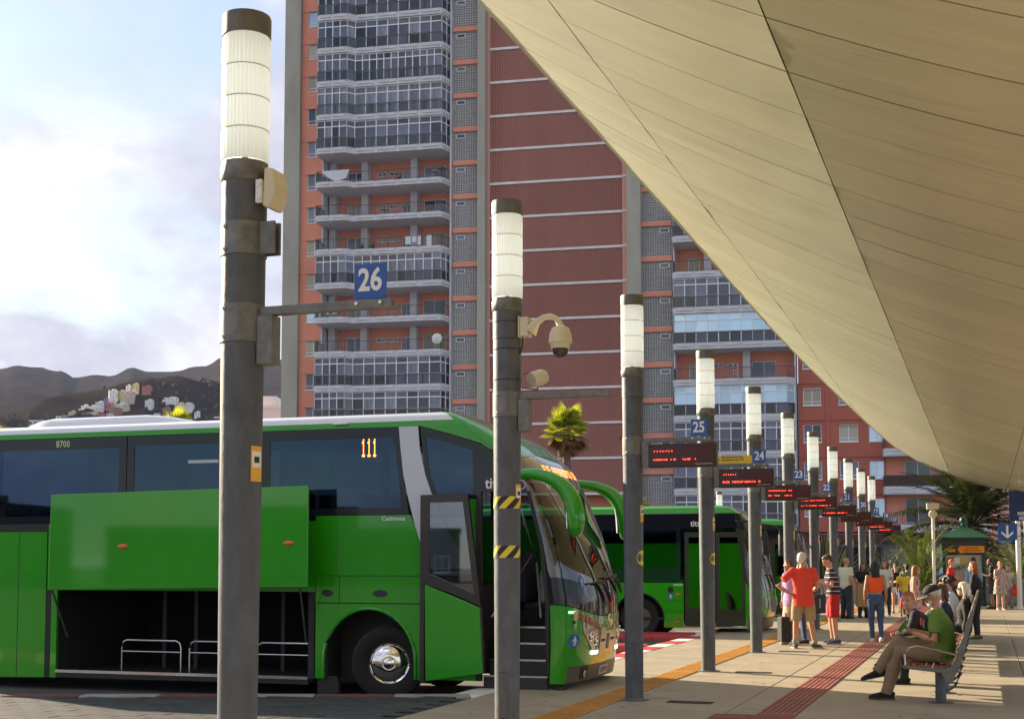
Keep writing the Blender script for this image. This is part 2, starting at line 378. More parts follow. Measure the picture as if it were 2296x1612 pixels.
# ---- houses on the hillside
HC = dict(w=(.74, .73, .72), y=(.62, .55, .28), r=(.42, .16, .13), p=(.60, .45, .42), b=(.10, .15, .42), c=(.58, .50, .38), k=(.33, .17, .13), g=(.40, .38, .37))
HW = dict(w='white', y='yellow', r='red', p='pinkish white', b='blue', c='cream', k='brick red', g='grey')
HOUSES = [(-278, 962, 3.2, 4.2, 'w', 'topmost white house on the hill, left of the yellow tower'), (-272, 960, 4.2, 6.0, 'y', 'tall yellow house at the very top of the hill village'), (-264, 960, 6.3, 4.4, 'r', 'wide red house at the top right of the hill village'), (-283, 944, 6.1, 7.3, 'w', 'tallest white house, stepped, above the blue house'), (-279, 948, 4.9, 5.2, 'y', 'pale yellow house beside the tallest white house'), (-272, 944, 7.3, 6.2, 'p', 'pinkish white house below the yellow tower'), (-287, 940, 3.1, 3.1, 'b', 'small bright blue house, the only blue one on the hill'), (-282, 926, 4.7, 4.2, 'r', 'red house just below the small blue house'), (-280, 930, 4.1, 3.7, 'p', 'pinkish house right of the red one in the middle row'), (-274, 928, 6.1, 3.1, 'w', 'low wide white house in the middle row of the hill village'), (-269, 926, 4.1, 3.3, 'c', 'cream house at the right end of the middle row'), (-286, 922, 5.4, 6.2, 'w', 'tall white block left of the red house'), (-291, 922, 4.7, 3.7, 'w', 'white house left of the tall white block'), (-297, 924, 4.7, 3.7, 'w', 'white house highest on the left shoulder of the village'), (-297, 918, 4.0, 3.5, 'w', 'white house just under the one on the left shoulder'), (-291, 910, 6.7, 3.5, 'k', 'long brick house low on the hill'), (-302, 912, 4.1, 4.1, 'c', 'cream house in the lower left row'), (-306, 910, 4.7, 2.8, 'g', 'low grey house in the lower left row'), (-310, 910, 3.5, 2.4, 'w', 'small white house, farthest left of the clustered village'), (-286, 910, 5.3, 4.1, 'c', 'cream house right of the long brick house'), (-280, 908, 4.7, 3.5, 'r', 'red house lowest on the hill above the coach roof'), (-276, 912, 4.0, 2.3, 'w', 'small white house beside the lowest red house'), (-273, 916, 8.0, 4.2, 'k', 'widest brick house, below the cream house'), (-256, 936, 5.1, 3.8, 'w', 'lone white house on stilts right of the village'), (-242, 944, 9.7, 4.3, 'w', 'long white house on the right spur of the hill'), (-246, 942, 3.4, 2.9, 'w', 'small white annexe left of the long white house'), (-230, 940, 7.6, 3.2, 'w', 'white house lowest on the right spur'), (-234, 936, 6.2, 4.2, 'c', 'cream house right of the long white house'), (-240, 924, 5.4, 4.1, 'k', 'brick house under the long white house'), (-245, 916, 3.4, 2.4, 'w', 'tiny white house above the small palm'), (-219, 926, 4.1, 3.1, 'w', 'white house right of the small palm behind the coach roof'), (-206, 928, 4.1, 1.4, 'w', 'flat white shed far right, next to the first post'), (-272, 952, 4.2, 3.5, 'w', 'white house between the two yellow houses'), (-234, 922, 5.4, 2.7, 'c', 'low cream house below the right spur'), (-324, 908, 10.0, 1.6, 'w', 'long low white building at the foot of the hill'), (-274, 938, 4.8, 2.7, 'c', 'cream house under the pinkish white one')]
win_dark = mat('far_window', (.05, .055, .065), .3)
wsrc = None
for (x, y, w, h, c, lab) in HOUSES:
    x, y, w, h = x * HS, y * HS, w * HS, h * HS; d = max(6, w * .8)
    r = thing('hillside_house', lab, 'house', (x, y, terrain(x, y)), random.uniform(-.25, .35), 'houses of the hillside village')
    hm = mat('house_' + HW[c].replace(' ', '_'), HC[c], .85, var=.06, vscale=.2)
    s = MB(); s.box((-w / 2, 0, -9), (w / 2, d, h)); s.box((-w / 2 - .15, -.15, h), (w / 2 + .15, .2, h + .45)); s.box((-w / 2 - .15, .2, h), (-w / 2 + .2, d, h + .45)); s.box((w / 2 - .2, .2, h), (w / 2 + .15, d, h + .45))
    if h > 5: s.box((-w * .1, d * .3, h), (w * .35, d * .9, h + 2.2))
    s.build('wall', hm, r)
    if wsrc is None: q = MB(); q.box((-.5, -.12, -.6), (.5, .06, .6)); wsrc = q.build('window', win_dark, r); wsrc.location = (0, 0, 1.5); 
    nx = max(1, int(w / 3)); nz = max(1, int(h / 3))
    for i in range(nx):
        for j in range(nz):
            if random.random() < .85: inst(wsrc, r, (-w / 2 + w * (i + .5) / nx + random.uniform(-.3, .3), 0, h - 1.6 - j * 3.0))
bpy.data.objects.remove(wsrc)
# scrub growing on the hill
lf = MB()
for k in range(1500):
    a = random.uniform(-.42, -.16); Y = HS * random.uniform(880, 1500); X = a * Y; z = terrain(X, Y); r_ = random.uniform(1.2, 3.4)
    if ns(X / 90, Y / 90) < -.1: continue
    M = Matrix.Rotation(random.uniform(0, 6.3), 3, 'Z')
    lf.ell((X, Y, z + r_ * .3), (r_, r_ * .9, r_ * .8), 5, 3, M=M)
tag(lf.build('scrub', mat('scrub', (.045, .055, .025), .95, var=.4, vscale=.05)), kind='stuff')

# old gum, drips and tyre marks on the platform and road
gum = MB(); rg = random.Random(31)
for i in range(420):
    o_, t_ = rg.uniform(-1.6, 6.5), 5 + 30 * rg.random() ** 1.6; p = rp(o_, t_, .0028); r = rg.uniform(.010, .032); q = rg.uniform(.6, 1); a0 = rg.uniform(0, 6)
    gum.add([p + Vector((math.cos(a0 + b * 1.047) * r * rg.uniform(.8, 1.1), math.sin(a0 + b * 1.047) * r * q, 0)) for b in range(6)], [(0, 1, 2, 3, 4, 5)])
tag(gum.build('gum_spots', mat('old_gum', (.085, .075, .06), .8), fixn=False), kind='stuff')
# ================================================================== the apartment tower
orange = mat('salmon_render', (0.78, 0.315, 0.225), 0.85, var=0.06, vscale=0.5, bump=0.1, bscale=12, wear=((0.66, 0.26, 0.185), 0.22, 0.58))
rust = mat('rust_red_render', (0.46, 0.135, 0.10), 0.85, var=0.07, vscale=0.5, bump=0.1, bscale=12, wear=((0.37, 0.11, 0.08), 0.2, 0.57))
pierm = mat('tower_concrete', (0.38, 0.37, 0.32), 0.85, var=0.12, vscale=0.6, bump=0.15, bscale=10, stretch=(1, 1, .35), wear=((0.28, 0.27, 0.235), 0.25, 0.55))
slabm = mat('balcony_concrete', (0.60, 0.61, 0.66), 0.85, var=0.10, vscale=1.2, wear=((0.46, 0.46, 0.49), 0.8, 0.57))
brown = mat('corrugated_brown', (0.40, 0.18, 0.15), 0.75, var=0.10, vscale=0.5, stretch=(1, 1, .3), randvar=0.10)
pinkm = mat('pink_fin', (0.68, 0.34, 0.27), 0.85, var=0.05)
whitem = mat('white_band', (0.72, 0.70, 0.71), 0.8, var=0.15, vscale=0.8)
alu = mat('white_window_frame', (0.80, 0.82, 0.86), 0.45, var=0.05)
railm = mat('dark_railing', (0.075, 0.075, 0.085), 0.5)
paneD = mat('dark_pane', (0.085, 0.095, 0.145), 0.06, randvar=0.9, spec=0.8, var=.5, vscale=.35)
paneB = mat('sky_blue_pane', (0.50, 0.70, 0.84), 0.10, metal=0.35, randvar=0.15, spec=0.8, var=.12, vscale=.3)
paneC = mat('curtained_pane', (0.20, 0.22, 0.28), 0.15, var=0.5, vscale=5, stretch=(1, 1, .05), randvar=0.3)
shutter = mat('roller_blind', (0.46, 0.43, 0.36), 0.6, randvar=0.15)
blockm = mat('glass_block', (0.28, 0.285, 0.305), 0.25, var=0.35, vscale=4, randvar=0.1)
groutm = mat('block_grout', (0.60, 0.60, 0.60), 0.8)
curtain = mat('pale_cloth', (0.62, 0.64, 0.70), 0.9)
plantm = mat('balcony_plant', (0.05, 0.09, 0.03), 0.8)

def wall_holes(mb, u0, u1, z0, z1, holes, y=0.0, depth=0.18, m=0):
    """flat wall facing -y with rectangular openings and their reveals"""
    us = sorted({u0, u1, *[h[0] for h in holes], *[h[1] for h in holes]}); zs = sorted({z0, z1, *[h[2] for h in holes], *[h[3] for h in holes]})
    for a, b in zip(us, us[1:]):
        run = None
        for c, d in zip(zs, zs[1:]):
            cu, cz = (a + b) / 2, (c + d) / 2
            if any(h[0] < cu < h[1] and h[2] < cz < h[3] for h in holes): continue
            mb.add([(a, y, c), (b, y, c), (b, y, d), (a, y, d)], [(0, 1, 2, 3)], m)
    for (a, b, c, d) in holes:
        e = y + depth
        mb.add([(a, y, c), (a, e, c), (a, e, d), (a, y, d)], [(0, 1, 2, 3)], m); mb.add([(b, y, c), (b, y, d), (b, e, d), (b, e, c)], [(0, 1, 2, 3)], m)
        mb.add([(a, y, c), (b, y, c), (b, e, c), (a, e, c)], [(0, 1, 2, 3)], m); mb.add([(a, y, d), (a, e, d), (b, e, d), (b, y, d)], [(0, 1, 2, 3)], m)
    return mb
FW = {}
def window(parent, x, z, w, h, y=0.14, kind=0, sill=True):
    """two-leaf window: frame (part) with pane / blind sub-parts; shared meshes"""
    key = (round(w, 2), round(h, 2))
    if key not in FW:
        f = MB(); t = .06
        f.box((-w / 2, -.04, -h / 2), (w / 2, .04, -h / 2 + t)); f.box((-w / 2, -.04, h / 2 - t), (w / 2, .04, h / 2))
        for cx in (-w / 2 + t / 2, 0, w / 2 - t / 2): f.box((cx - t / 2, -.042, -h / 2 + t), (cx + t / 2, .042, h / 2 - t))
        if h > 1.2: f.box((-w / 2 + t, -.038, -h / 2 + .30), (w / 2 - t, .038, -h / 2 + .35))
        f.box((-w / 2 - .05, -.20, -h / 2 - .06), (w / 2 + .05, .05, -h / 2 - .001))
        q = MB(); q.box((-w / 4 + .03, .0, -h / 2 + .05), (w / 4 - .03, .02, h / 2 - .05))
        FW[key] = (f.build('window', alu), q.build('pane', paneD))
        for o in FW[key]: C.objects.unlink(o)
    f = inst(FW[key][0], parent, (x, y, z))
    for k, sx in enumerate((-1, 1)):
        p = inst(FW[key][1], f, (sx * w / 4, 0, 0))
        mm = {0: paneD, 1: paneC, 2: shutter, 3: paneB}[kind if not (kind == 4) else (2 if k == 0 else 0)]
        if mm is not paneD: p.material_slots[0].link = 'OBJECT'; p.material_slots[0].material = mm
        if kind in (2, 4) and k == 0:
            b = MB(); b.box((-w / 2, -.1, h / 2 - .16), (w / 2, -.045, h / 2 + .02)); b.build('blind_box', shutter, f)
    return f
def lev(k): return 0.35 + 2.985 * k

tower = thing('apartment_tower', 'tall salmon apartment tower with brown corrugated middle and grey balconies', 'apartment tower', (-2.2, 114.0, 0), rad(-12))
s = MB(); s.box((-18.4, .3, -1), (-17.05, 14, 60)); s.box((-17.0, 1.9, -1), (26.1, 14, 59)); tower_core = s.build('core_wall', orange, tower)
s = MB(); s.box((-18.5, -.5, -1), (-17.02, 2.5, 61)); s.box((-.62, -.9, -1), (.06, 1.8, 61)); s.box((12.26, -.9, -1), (13.44, 1.8, 61))
for k in range(0, 20):
    for (a, b) in ((-18.5, -17.02), (12.26, 13.44)): s.box((a - .006, -.506 - (.4 if a > 0 else 0), lev(k) + .1), (b + .006, -.5 - (.4 if a > 0 else 0), lev(k) + .13))
s.build('concrete_pier', pierm, tower)
KF = range(2, 19)
# windowed strip left of the balconies
for k in KF:
    z = lev(k); s = MB(); wz0 = z + 1.55; hole = (-16.45, -15.0, wz0, wz0 + 1.5)
    wall_holes(s, -17.02, -14.75, z, z + 2.97, [hole], 0.0); s.box((-17.0, -.06, z - .03), (-14.76, .02, z + .06))
    s.build('wall_panel', orange, tower)
    window(tower, -15.725, wz0 + .75, 1.44, 1.49, kind={17: 0, 16: 3, 15: 4, 14: 2, 13: 0, 12: 1, 11: 0, 10: 1, 9: 2, 8: 2, 7: 3, 6: 2, 5: 0, 4: 0}.get(k, k % 3))
# glass block strips with a vent window on every floor
def glass_strip(u0, u1, dz, vent_u):
    W = u1 - u0; H = 2.5; fr = MB(); nb = int(round(W / .21)); nh = 12
    fr.box((0, .10, 0), (W, .16, H))
    pb = MB(); pb.add([], [])
    for i in range(nb + 1): x = W * i / nb; pb.box((x - .018, .02, 0), (x + .018, .11, H))
    for j in range(nh + 1): zz = H * j / nh; pb.box((0, .024, zz - .018), (W, .106, zz + .018))
    bk = MB()
    for i in range(nb):
        for j in range(nh):
            x0, x1, a, b = W * i / nb + .02, W * (i + 1) / nb - .02, H * j / nh + .02, H * (j + 1) / nh - .02
            cx, cz = (x0 + x1) / 2, (a + b) / 2
            bk.add([(x0, .085, a), (x1, .085, a), (x1, .085, b), (x0, .085, b), (cx, .04, cz)], [(0, 1, 4), (1, 2, 4), (2, 3, 4), (3, 0, 4)])
    src = None
    for k in KF:
        z = lev(k) + dz
        if src is None:
            a = pb.build('glass_block_panel', groutm, tower); b = bk.build('glass_blocks', blockm, a); b['kind'] = 'stuff'; src = (a, b)
            v = MB(); v.box((-.40, -.04, -.19), (.40, .1, -.14)); v.box((-.40, -.04, .14), (.40, .1, .19)); v.box((-.40, -.04, -.14), (-.34, .1, .14)); v.box((.34, -.04, -.14), (.40, .1, .14)); vf = v.build('vent_window', alu, a)
            v = MB(); v.box((-.34, .0, -.14), (.34, .05, .14)); vp = v.build('vent_pane', paneD, a); vp['kind'] = 'stuff'; del vp['kind']
            vf.location = vp.location = (vent_u - u0, 0, 2.14); sp = MB(); sp.box((0, -.16, -.46), (W, .15, -.06)); sp = sp.build('spandrel', orange, a)
            a.location = (u0, 0, z + .40); base = (a, b, vf, vp, sp)
        else:
            a = inst(base[0], tower, (u0, 0, z + .40)); [inst(o, a) for o in base[1:]]
glass_strip(-3.0, -.62, 0.0, -2.3); glass_strip(13.44, 15.97, -.30, 15.35)
# brown corrugated panels between white floor bands
cb = MB(); cb.box((.36, .02, 0), (11.8, .1, 2.72))
n = 74
for i in range(n):
    x = .36 + (11.44) * (i + .5) / n; cb.box((x - .045, -.07, 0), (x + .045, .03, 2.72))
bb = MB(); bb.box((.28, -.14, 0), (11.82, .08, .21)); bb.box((11.82, -.34, -.0), (12.26, .08, .21))
src = None
for k in KF:
    z = 16.25 + (k - 5) * 2.985
    if src is None: src = (cb.build('corrugated_panel', brown, tower), bb.build('floor_band', whitem, tower)); src[0].location = (0, 0, z + .24); src[1].location = (0, 0, z)
    else: inst(src[0], tower, (0, 0, z + .24)); inst(src[1], tower, (0, 0, z))
s = MB(); s.box((.07, -.10, 0), (.34, .3, 60)); s.box((11.83, -.30, 0), (12.25, .3, 60)); s.build('pink_fin', pinkm, tower)

# ---- balconies
def path_boxes(mb, pts, z0, z1, th, m=0, cuts=True):
    for (a, b) in zip(pts, pts[1:]): mb.bar((a[0], a[1], (z0 + z1) / 2), (b[0], b[1], (z0 + z1) / 2), th, z1 - z0, m)
BPANES = []
def balcony_set(tw, P, back, winspec, floors, dz, piers, bays):
    """P: plan outline of the front edge (list of (u, y)); bays: list of (p index, number of lights)"""
    sb = MB(); poly = P + [(P[-1][0], back), (P[0][0], back)]
    sb.prism(poly, 0, .16, ax='z')
    path_boxes(sb, P, .0, .50, .10)
    for (a, b) in zip(P, P[1:]):                       # raised lip and pilasters on the parapet
        A, B = Vector((*a, 0)), Vector((*b, 0)); d = B - A; L = d.length; d.normalize(); nrm = Vector((d.y, -d.x, 0))
        if L < 1: continue
        k = max(1, int(round(L / 1.75)))
        for i in range(k):
            p, q = A + d * (L * i / k + .18), A + d * (L * (i + 1) / k - .18)
            for (h0, h1) in ((.0, .12), (.24, .50)): sb.bar(p + nrm * .09 + Vector((0, 0, (h0 + h1) / 2)), q + nrm * .09 + Vector((0, 0, (h0 + h1) / 2)), .09, h1 - h0)
    rb = MB(); top = [(x, y) for x, y in P]
    for (a, b) in zip(P, P[1:]):
        A, B = Vector((*a, 0)), Vector((*b, 0)); d = B - A; L = d.length; d.normalize()
        rb.bar(A + Vector((0, 0, 1.42)), B + Vector((0, 0, 1.42)), .055, .05)
        rb.bar(A + Vector((0, 0, .60)), B + Vector((0, 0, .60)), .03, .03)
        k = max(2, int(L / .13))
        for i in range(k + 1):
            p = A + d * (L * i / k); w = .05 if i % 12 == 0 else .022
            rb.bar(p + Vector((0, 0, .48)), p + Vector((0, 0, 1.40)), w, w)
    slab0 = rail0 = None
    gl_cache = {}
    for k, style in floors:
        z = lev(k) + 1.05 + dz
        if slab0 is None: slab0 = sb.build('balcony', slabm, tw); slab0.location = (0, 0, z); b = slab0; rail0 = rb.build('railing', railm, b)
        else: b = inst(slab0, tw, (0, 0, z)); inst(rail0, b)
        if style in ('open', 'reed', 'clutter'):
            if style == 'reed':
                rd = MB(); path_boxes(rd, [(x + .0, y + .06) for x, y in P[1:3]], .5, 1.38, .03); rd.build('reed_screen', mat('reed', (.10, .06, .05), .9, var=.4, vscale=14, stretch=(1, 1, .05)), b)
            continue
        lights = style[1]; pm = style[0]; H = 2.93
        fb = MB(); q = P
        for si, (a, bb_) in enumerate(zip(P, P[1:])):
            A, B = Vector((*a, 0)), Vector((*bb_, 0)); d = B - A; L = d.length; d.normalize(); A = A + Vector((0, .07, 0)); B = B + Vector((0, .07, 0))
            for zz, w in ((.54, .07), (1.42, .10), (2.40, .09), (H, .08)): fb.bar(A + Vector((0, 0, zz)), B + Vector((0, 0, zz)), .06, w)
            nl = lights.get(si, 1 if L < 2 else int(L / 1.0))
            for i in range(nl + 1):
                p = A + d * (L * i / nl); w = .15 if (i % 2 == 0) else .085
                fb.bar(p + Vector((0, 0, .5)), p + Vector((0, 0, H)), .07, w, up=(0, 1, 0))
            for i in range(nl):
                w = L / nl; c = A + d * (L * (i + .5) / nl) + Vector((0, .03, 0))
                ang = math.atan2(d.y, d.x)
                for (h0, h1) in ((.57, 1.38), (1.47, 2.36), (2.44, 2.90)):
                    key = (round(w, 2), h0)
                    if key not in gl_cache:
                        g_ = MB(); g_.box((-w / 2 + .03, 0, h0), (w / 2 - .03, .015, h1)); gl_cache[key] = g_.build('pane', paneD); C.objects.unlink(gl_cache[key])
                    p = inst(gl_cache[key], b, c, (0, 0, ang)); BPANES.append(p)
                    p.rotation_euler = (random.uniform(-.006, .006), 0, ang + random.uniform(-.008, .008))
                    mm = pm if not (h0 < 1 and pm is paneB) else paneD
                    if h0 > 1 and h0 < 2 and pm is paneD and random.random() < .18: mm = paneC
                    if mm is not paneD: p.material_slots[0].link = 'OBJECT'; p.material_slots[0].material = mm
        fb.build('glazing_frame', alu, b)
    # loggia back walls and piers
    u0, u1 = P[0][0], P[-1][0]
    for k, style in floors:
        z = lev(k) + 1.21 + dz; s = MB(); hs = [(x, x + w, z + a, z + a + h) for (x, w, a, h, kd) in winspec]
        wall_holes(s, u0, u1, z - .15, z + 2.83, hs, back, .15); s.build('loggia_wall', orange, tw)
        for (x, w, a, h, kd) in winspec: window(tw, x + w / 2, z + a + h / 2, w - .02, h - .02, back + .1, kind=(kd + k) % 3 if kd >= 0 else 0)
    pb_ = MB()
    for x in piers: pb_.box((x - .3, back - .9, 0), (x + .3, back + .05, 60))
    pb_.build('loggia_pier', slabm, tw)
    sd = MB(); sd.box((u0 - .12, -.5, 0), (u0 - .002, back, 60)); sd.box((u1 + .002, -.35, 0), (u1 + .16, back, 60)); sd.build('side_pier', slabm, tw)

Lp = [(-14.74, 0), (-14.74, -2.2), (-12.05, -2.2), (-11.5, -1.6), (-3.65, -1.6), (-3.22, 0)]
ld = {1: 4, 2: 1, 3: 8, 0: 2, 4: 2}
ld2 = {1: 4, 2: 1, 3: 12, 0: 2, 4: 2}; ld3 = {1: 4, 2: 1, 3: 10, 0: 2, 4: 2}
floorsL = [(2, (paneD, ld)), (3, (paneD, ld)), (4, (paneD, ld)), (5, (paneD, ld)), (6, 'open'), (7, 'open'), (8, (paneD, ld3)), (9, 'open'), (10, 'open'), (11, 'open'),
           (12, (paneD, ld)), (13, (paneC, ld)), (14, (paneD, ld2)), (15, (paneD, ld)), (16, (paneD, ld)), (17, 'open')]
balcony_set(tower, Lp, 1.55, [(-13.2, 1.6, .05, 2.1, 1), (-10.4, .9, 1.65, .35, -1), (-9.3, .9, 1.65, .35, -1), (-8.1, .95, .05, 2.0, 0), (-6.1, 2.1, .05, 2.2, 2)], floorsL, 0.0, (-11.3, -6.75, -14.3), None)
Rp = [(16.2, 0), (16.2, -1.5), (25.3, -1.5), (25.85, -.9), (25.85, 0)]
rd_ = {0: 2, 1: 10, 2: 1, 3: 1}; rd6 = {0: 2, 1: 6, 2: 1, 3: 1}
floorsR = [(1, (paneD, rd_)), (2, (paneD, rd_)), (3, (paneD, rd_)), (4, (paneB, rd_)), (5, 'open'), (6, (paneB, rd_)), (7, (paneD, rd_)), (8, 'open'), (9, (paneD, rd_)), (10, 'open'), (11, (paneD, rd_)), (12, 'open'), (13, (paneD, rd_))]
balcony_set(tower, Rp, 1.2, [(17.2, 1.0, .05, 2.0, 0), (19.2, .9, 1.65, .35, -1), (20.4, .9, 1.65, .35, -1), (18.3 + 4.1, 2.0, .5, 1.6, 1)], floorsR, -.25, (18.9, 22.0), None)
# things kept on the open balconies
def on_balc(name, lab, cat, u, y, z, build):
    r = Matrix.Rotation(rad(-12), 3, 'Z') @ Vector((u, y, 0)) + Vector((-2.2, 114, z)); t_ = thing(name, lab, cat, r, rad(-12)); build(t_); return t_
def laundry(t_):
    s = MB(); s.add([(0, 0, 0), (2.6, -.06, .0), (2.3, -.04, -.75), (1.4, -.08, -1.0), (.6, -.04, -.6), (0, .02, 0), (2.6, .02, 0), (2.3, .02, -.75), (1.4, .02, -1.0), (.6, .02, -.6)], [(0, 1, 2, 3, 4), (9, 8, 7, 6, 5)]); s.build('sheet', curtain, t_)
on_balc('laundry_sheet', 'white sheet hung over the railing of the highest open balcony', 'laundry', -14.3, -2.28, lev(11) + 1.05 + 1.45, laundry)
def dish(t_):
    s = MB(); s.rings([[(r * math.cos(a * .3927), -.25 + .9 * r * r * .6, r * math.sin(a * .3927)) for a in range(16)] for r in (.02, .2, .36, .45)], cap=False); s.bar((0, -.2, 0), (0, .3, -.3), .05); s.bar((0, -.2, -.3), (0, -.55, .05), .03); s.build('dish', mat('dish_white', (.7, .7, .7), .5), t_, smooth=True)
on_balc('satellite_dish', 'white satellite dish at the right end of a lower open balcony', 'satellite dish', -3.9, -1.75, lev(6) + 1.05 + 1.35, dish)
def acbox(t_):
    s = MB(); s.box((-.4, -.2, 0), (.4, .2, .6)); s.build('casing', mat('dish_white', (.7, .7, .7), .5), t_); s = MB(); s.lathe([(.23, 0), (.23, .03), (.2, .03), (.2, .0)], 16); o = s.build('fan_ring', railm, t_); o.rotation_euler = (rad(90), 0, 0); o.location = (-.05, -.205, .3)
on_balc('air_conditioner', 'white air conditioner on the open balcony behind sign 26', 'air conditioner', -13.6, -1.2, lev(7) + 1.05 + .9, acbox)
def ladder(t_):
    s = MB()
    for x in (-.25, .25): s.bar((x, 0, 0), (x * .7, .5, 1.7), .05); s.bar((x, .95, 0), (x * .7, .5, 1.7), .05)
    for i in range(1, 6): s.bar((-.25 + .02 * i, .09 * i, .29 * i), (.25 - .02 * i, .09 * i, .29 * i), .05, .03)
    s.build('ladder_frame', alu, t_)
on_balc('step_ladder', 'pale step ladder standing on an open balcony of the right column', 'ladder', 21.1, -.6, lev(5) + 1.05 - .25 + .17, ladder)
def pots(t_):
    s = MB(); random.seed(3)
    for i in range(26):
        a = random.uniform(0, 6.28); e = random.uniform(.3, 1.3); l = random.uniform(.5, 1.0); d = Vector((math.cos(a) * math.cos(e), math.sin(a) * math.cos(e), math.sin(e))) * l; w = Vector((-math.sin(a), math.cos(a), 0)) * .05
        s.add([Vector((0, 0, .35)) - w, Vector((0, 0, .35)) + w, Vector((0, 0, .35)) + d], [(0, 1, 2)])
    s.build('leaves', plantm, t_, fixn=False); s = MB(); s.lathe([(.14, 0), (.2, .38), (.17, .38)], 10); s.build('pot', mat('terracotta', (.3, .12, .07), .8), t_)
on_balc('potted_plant', 'spiky potted plant on the highest open balcony', 'plant', -7.5, -1.2, lev(11) + 1.05 + .17, pots)
on_balc('potted_plant', 'bushy potted plant on the lowest of three open balconies in a row', 'plant', -10.9, -1.2, lev(9) + 1.05 + .17, pots)
on_balc('potted_plant', 'potted plant beside the washing on the third open balcony down', 'plant', -9.9, -1.2, lev(9) + 1.05 + .17, pots)
def washing(t_):
    s = MB()
    for i, (x, w, h) in enumerate(((0, .5, .7), (.6, .4, .55), (1.1, .3, .8), (1.9, .45, .9))): s.box((x, -.02, -h), (x + w, .02, 0))
    s.build('clothes', curtain, t_)
on_balc('washing', 'pale washing drying on the railing of an open balcony', 'laundry', -7.4 + .6, -1.7, lev(9) + 1.05 + 1.4, washing)
def table(t_):
    s = MB(); s.lathe([(.45, .70), (.45, .74)], 12); s.build('table_top', curtain, t_); s = MB(); s.bar((0, 0, 0), (0, 0, .7), .06); s.bar((-.3, 0, 0), (.3, 0, .03), .05); s.build('leg', railm, t_)
on_balc('balcony_table', 'round white table on the highest open balcony', 'table', -4.3, -1.0, lev(11) + 1.05 + .45, table)
on_balc('balcony_table', 'small table on the second open balcony from the top', 'table', -8.9, -1.0, lev(10) + 1.05 + .35, table)

# ---- lower rust-red block to the right of the tower
block = thing('apartment_block', 'lower rust red apartment block right of the tower', 'apartment block', (-2.2, 114.0, 0), rad(-12))
s = MB(); s.box((26.25, 1.75, -1), (40.7, 13, 28)); s.build('core_wall', rust, block)
NF = range(0, 8)
for k in NF:
    z = 4.15 + (k) * 3.02; wz = z + 1.18; hs = [(26.5, 27.98, wz, wz + 1.48), (29.33, 30.87, wz, wz + 1.48), (31.66, 32.84, wz, wz + 1.48)]
    s = MB(); wall_holes(s, 26.15, 32.9, z, z + 3.02, hs, .2, .2); s.box((26.15, .12, z - .05), (32.9, .22, z + .06)); s.box((28.3, .13, z + .06), (28.62, .21, z + 2.97)); s.build('wall_panel', rust, block)
    for i, h in enumerate(hs): window(block, (h[0] + h[1]) / 2, wz + .74, h[1] - h[0] - .04, 1.46, .34, kind=(2, 1, 0)[(i + k) % 3] if i != 2 else 3)
    zb = z + .15
    s = MB(); wall_holes(s, 32.9, 40.6, zb - .15, zb + 2.87, [(34.4, 36.45, zb + .15, zb + 2.5), (38.0, 39.6, zb + .9, zb + 2.4)], .35, .2); s.build('wall_panel', orange if k < 2 else rust, block)
    window(block, 35.42, zb + 1.33, 2.0, 2.3, .5, kind=0); window(block, 38.8, zb + 1.65, 1.56, 1.48, .5, kind=1)
balP = [(32.75, .2), (32.75, -1.4), (40.5, -1.4), (40.5, .2)]
def plain_balcony(z, reed):
    sb = MB(); sb.prism(balP + [(40.5, .34), (32.75, .34)][0:0], 0, .16, ax='z'); path_boxes(sb, balP, 0, .62, .10)
    for i in range(3):
        a = 33.0 + i * 2.5
        for (h0, h1) in ((.12, .19), (.40, .46)): sb.bar((a, -1.47, (h0 + h1) / 2), (a + 2.2, -1.47, (h0 + h1) / 2), .05, h1 - h0)
    b = sb.build('balcony', slabm, block); b.location = (0, 0, z)
    rb = MB()
    for (p, q) in zip(balP, balP[1:]):
        A, B = Vector((*p, 0)), Vector((*q, 0)); d = B - A; L = d.length; d.normalize(); rb.bar(A + Vector((0, 0, 1.5)), B + Vector((0, 0, 1.5)), .05)
        for i in range(int(L / .13) + 1): P_ = A + d * (.13 * i); rb.bar(P_ + Vector((0, 0, .6)), P_ + Vector((0, 0, 1.5)), .05 if i % 10 == 0 else .022)
    rb.build('railing', railm, b)
    if reed: s = MB(); path_boxes(s, [(x, y + .07) for x, y in balP], .6, 1.46, .03); s.build('reed_screen', mat('reed', (.10, .06, .05), .9, var=.4, vscale=14, stretch=(1, 1, .05)), b)
for k in NF: plain_balcony(4.0 + 3.02 * k, k in (1, 4))
# shop front under the block
s = MB(); wall_holes(s, 26.15, 40.6, -1, 3.95, [(27.0, 32.6, 0.1, 2.9), (36.9, 39.8, .3, 2.7)], 0.05, .3); s.build('shop_wall', mat('grey_granite', (.25, .25, .28), .5, var=.3, vscale=.8, wear=((.36, .34, .34), .5, .6)), block)
s = MB(); s.box((27.0, .3, .1), (32.6, .36, 2.9)); s.build('shop_glass', paneD, block); s = MB(); s.box((36.9, .3, .3), (39.8, .36, 2.7)); s.build('shop_glass', paneB, block)
s = MB(); s.prism([(0, 0), (-.0, .35), (1.4, .05), (1.4, -.08)], 26.3, 40.4, ax='z')
aw = MB(); aw.add([(26.3, .04, 3.9), (40.4, .04, 3.9), (40.4, -1.5, 3.55), (26.3, -1.5, 3.55), (26.3, .04, 3.75), (40.4, .04, 3.75), (40.4, -1.5, 3.30), (26.3, -1.5, 3.30)], [(0, 1, 2, 3), (7, 6, 5, 4), (3, 2, 6, 7), (0, 3, 7, 4), (1, 5, 6, 2), (0, 4, 5, 1)]); aw.build('awning', mat('dark_red_awning', (.10, .03, .03), .8), block)
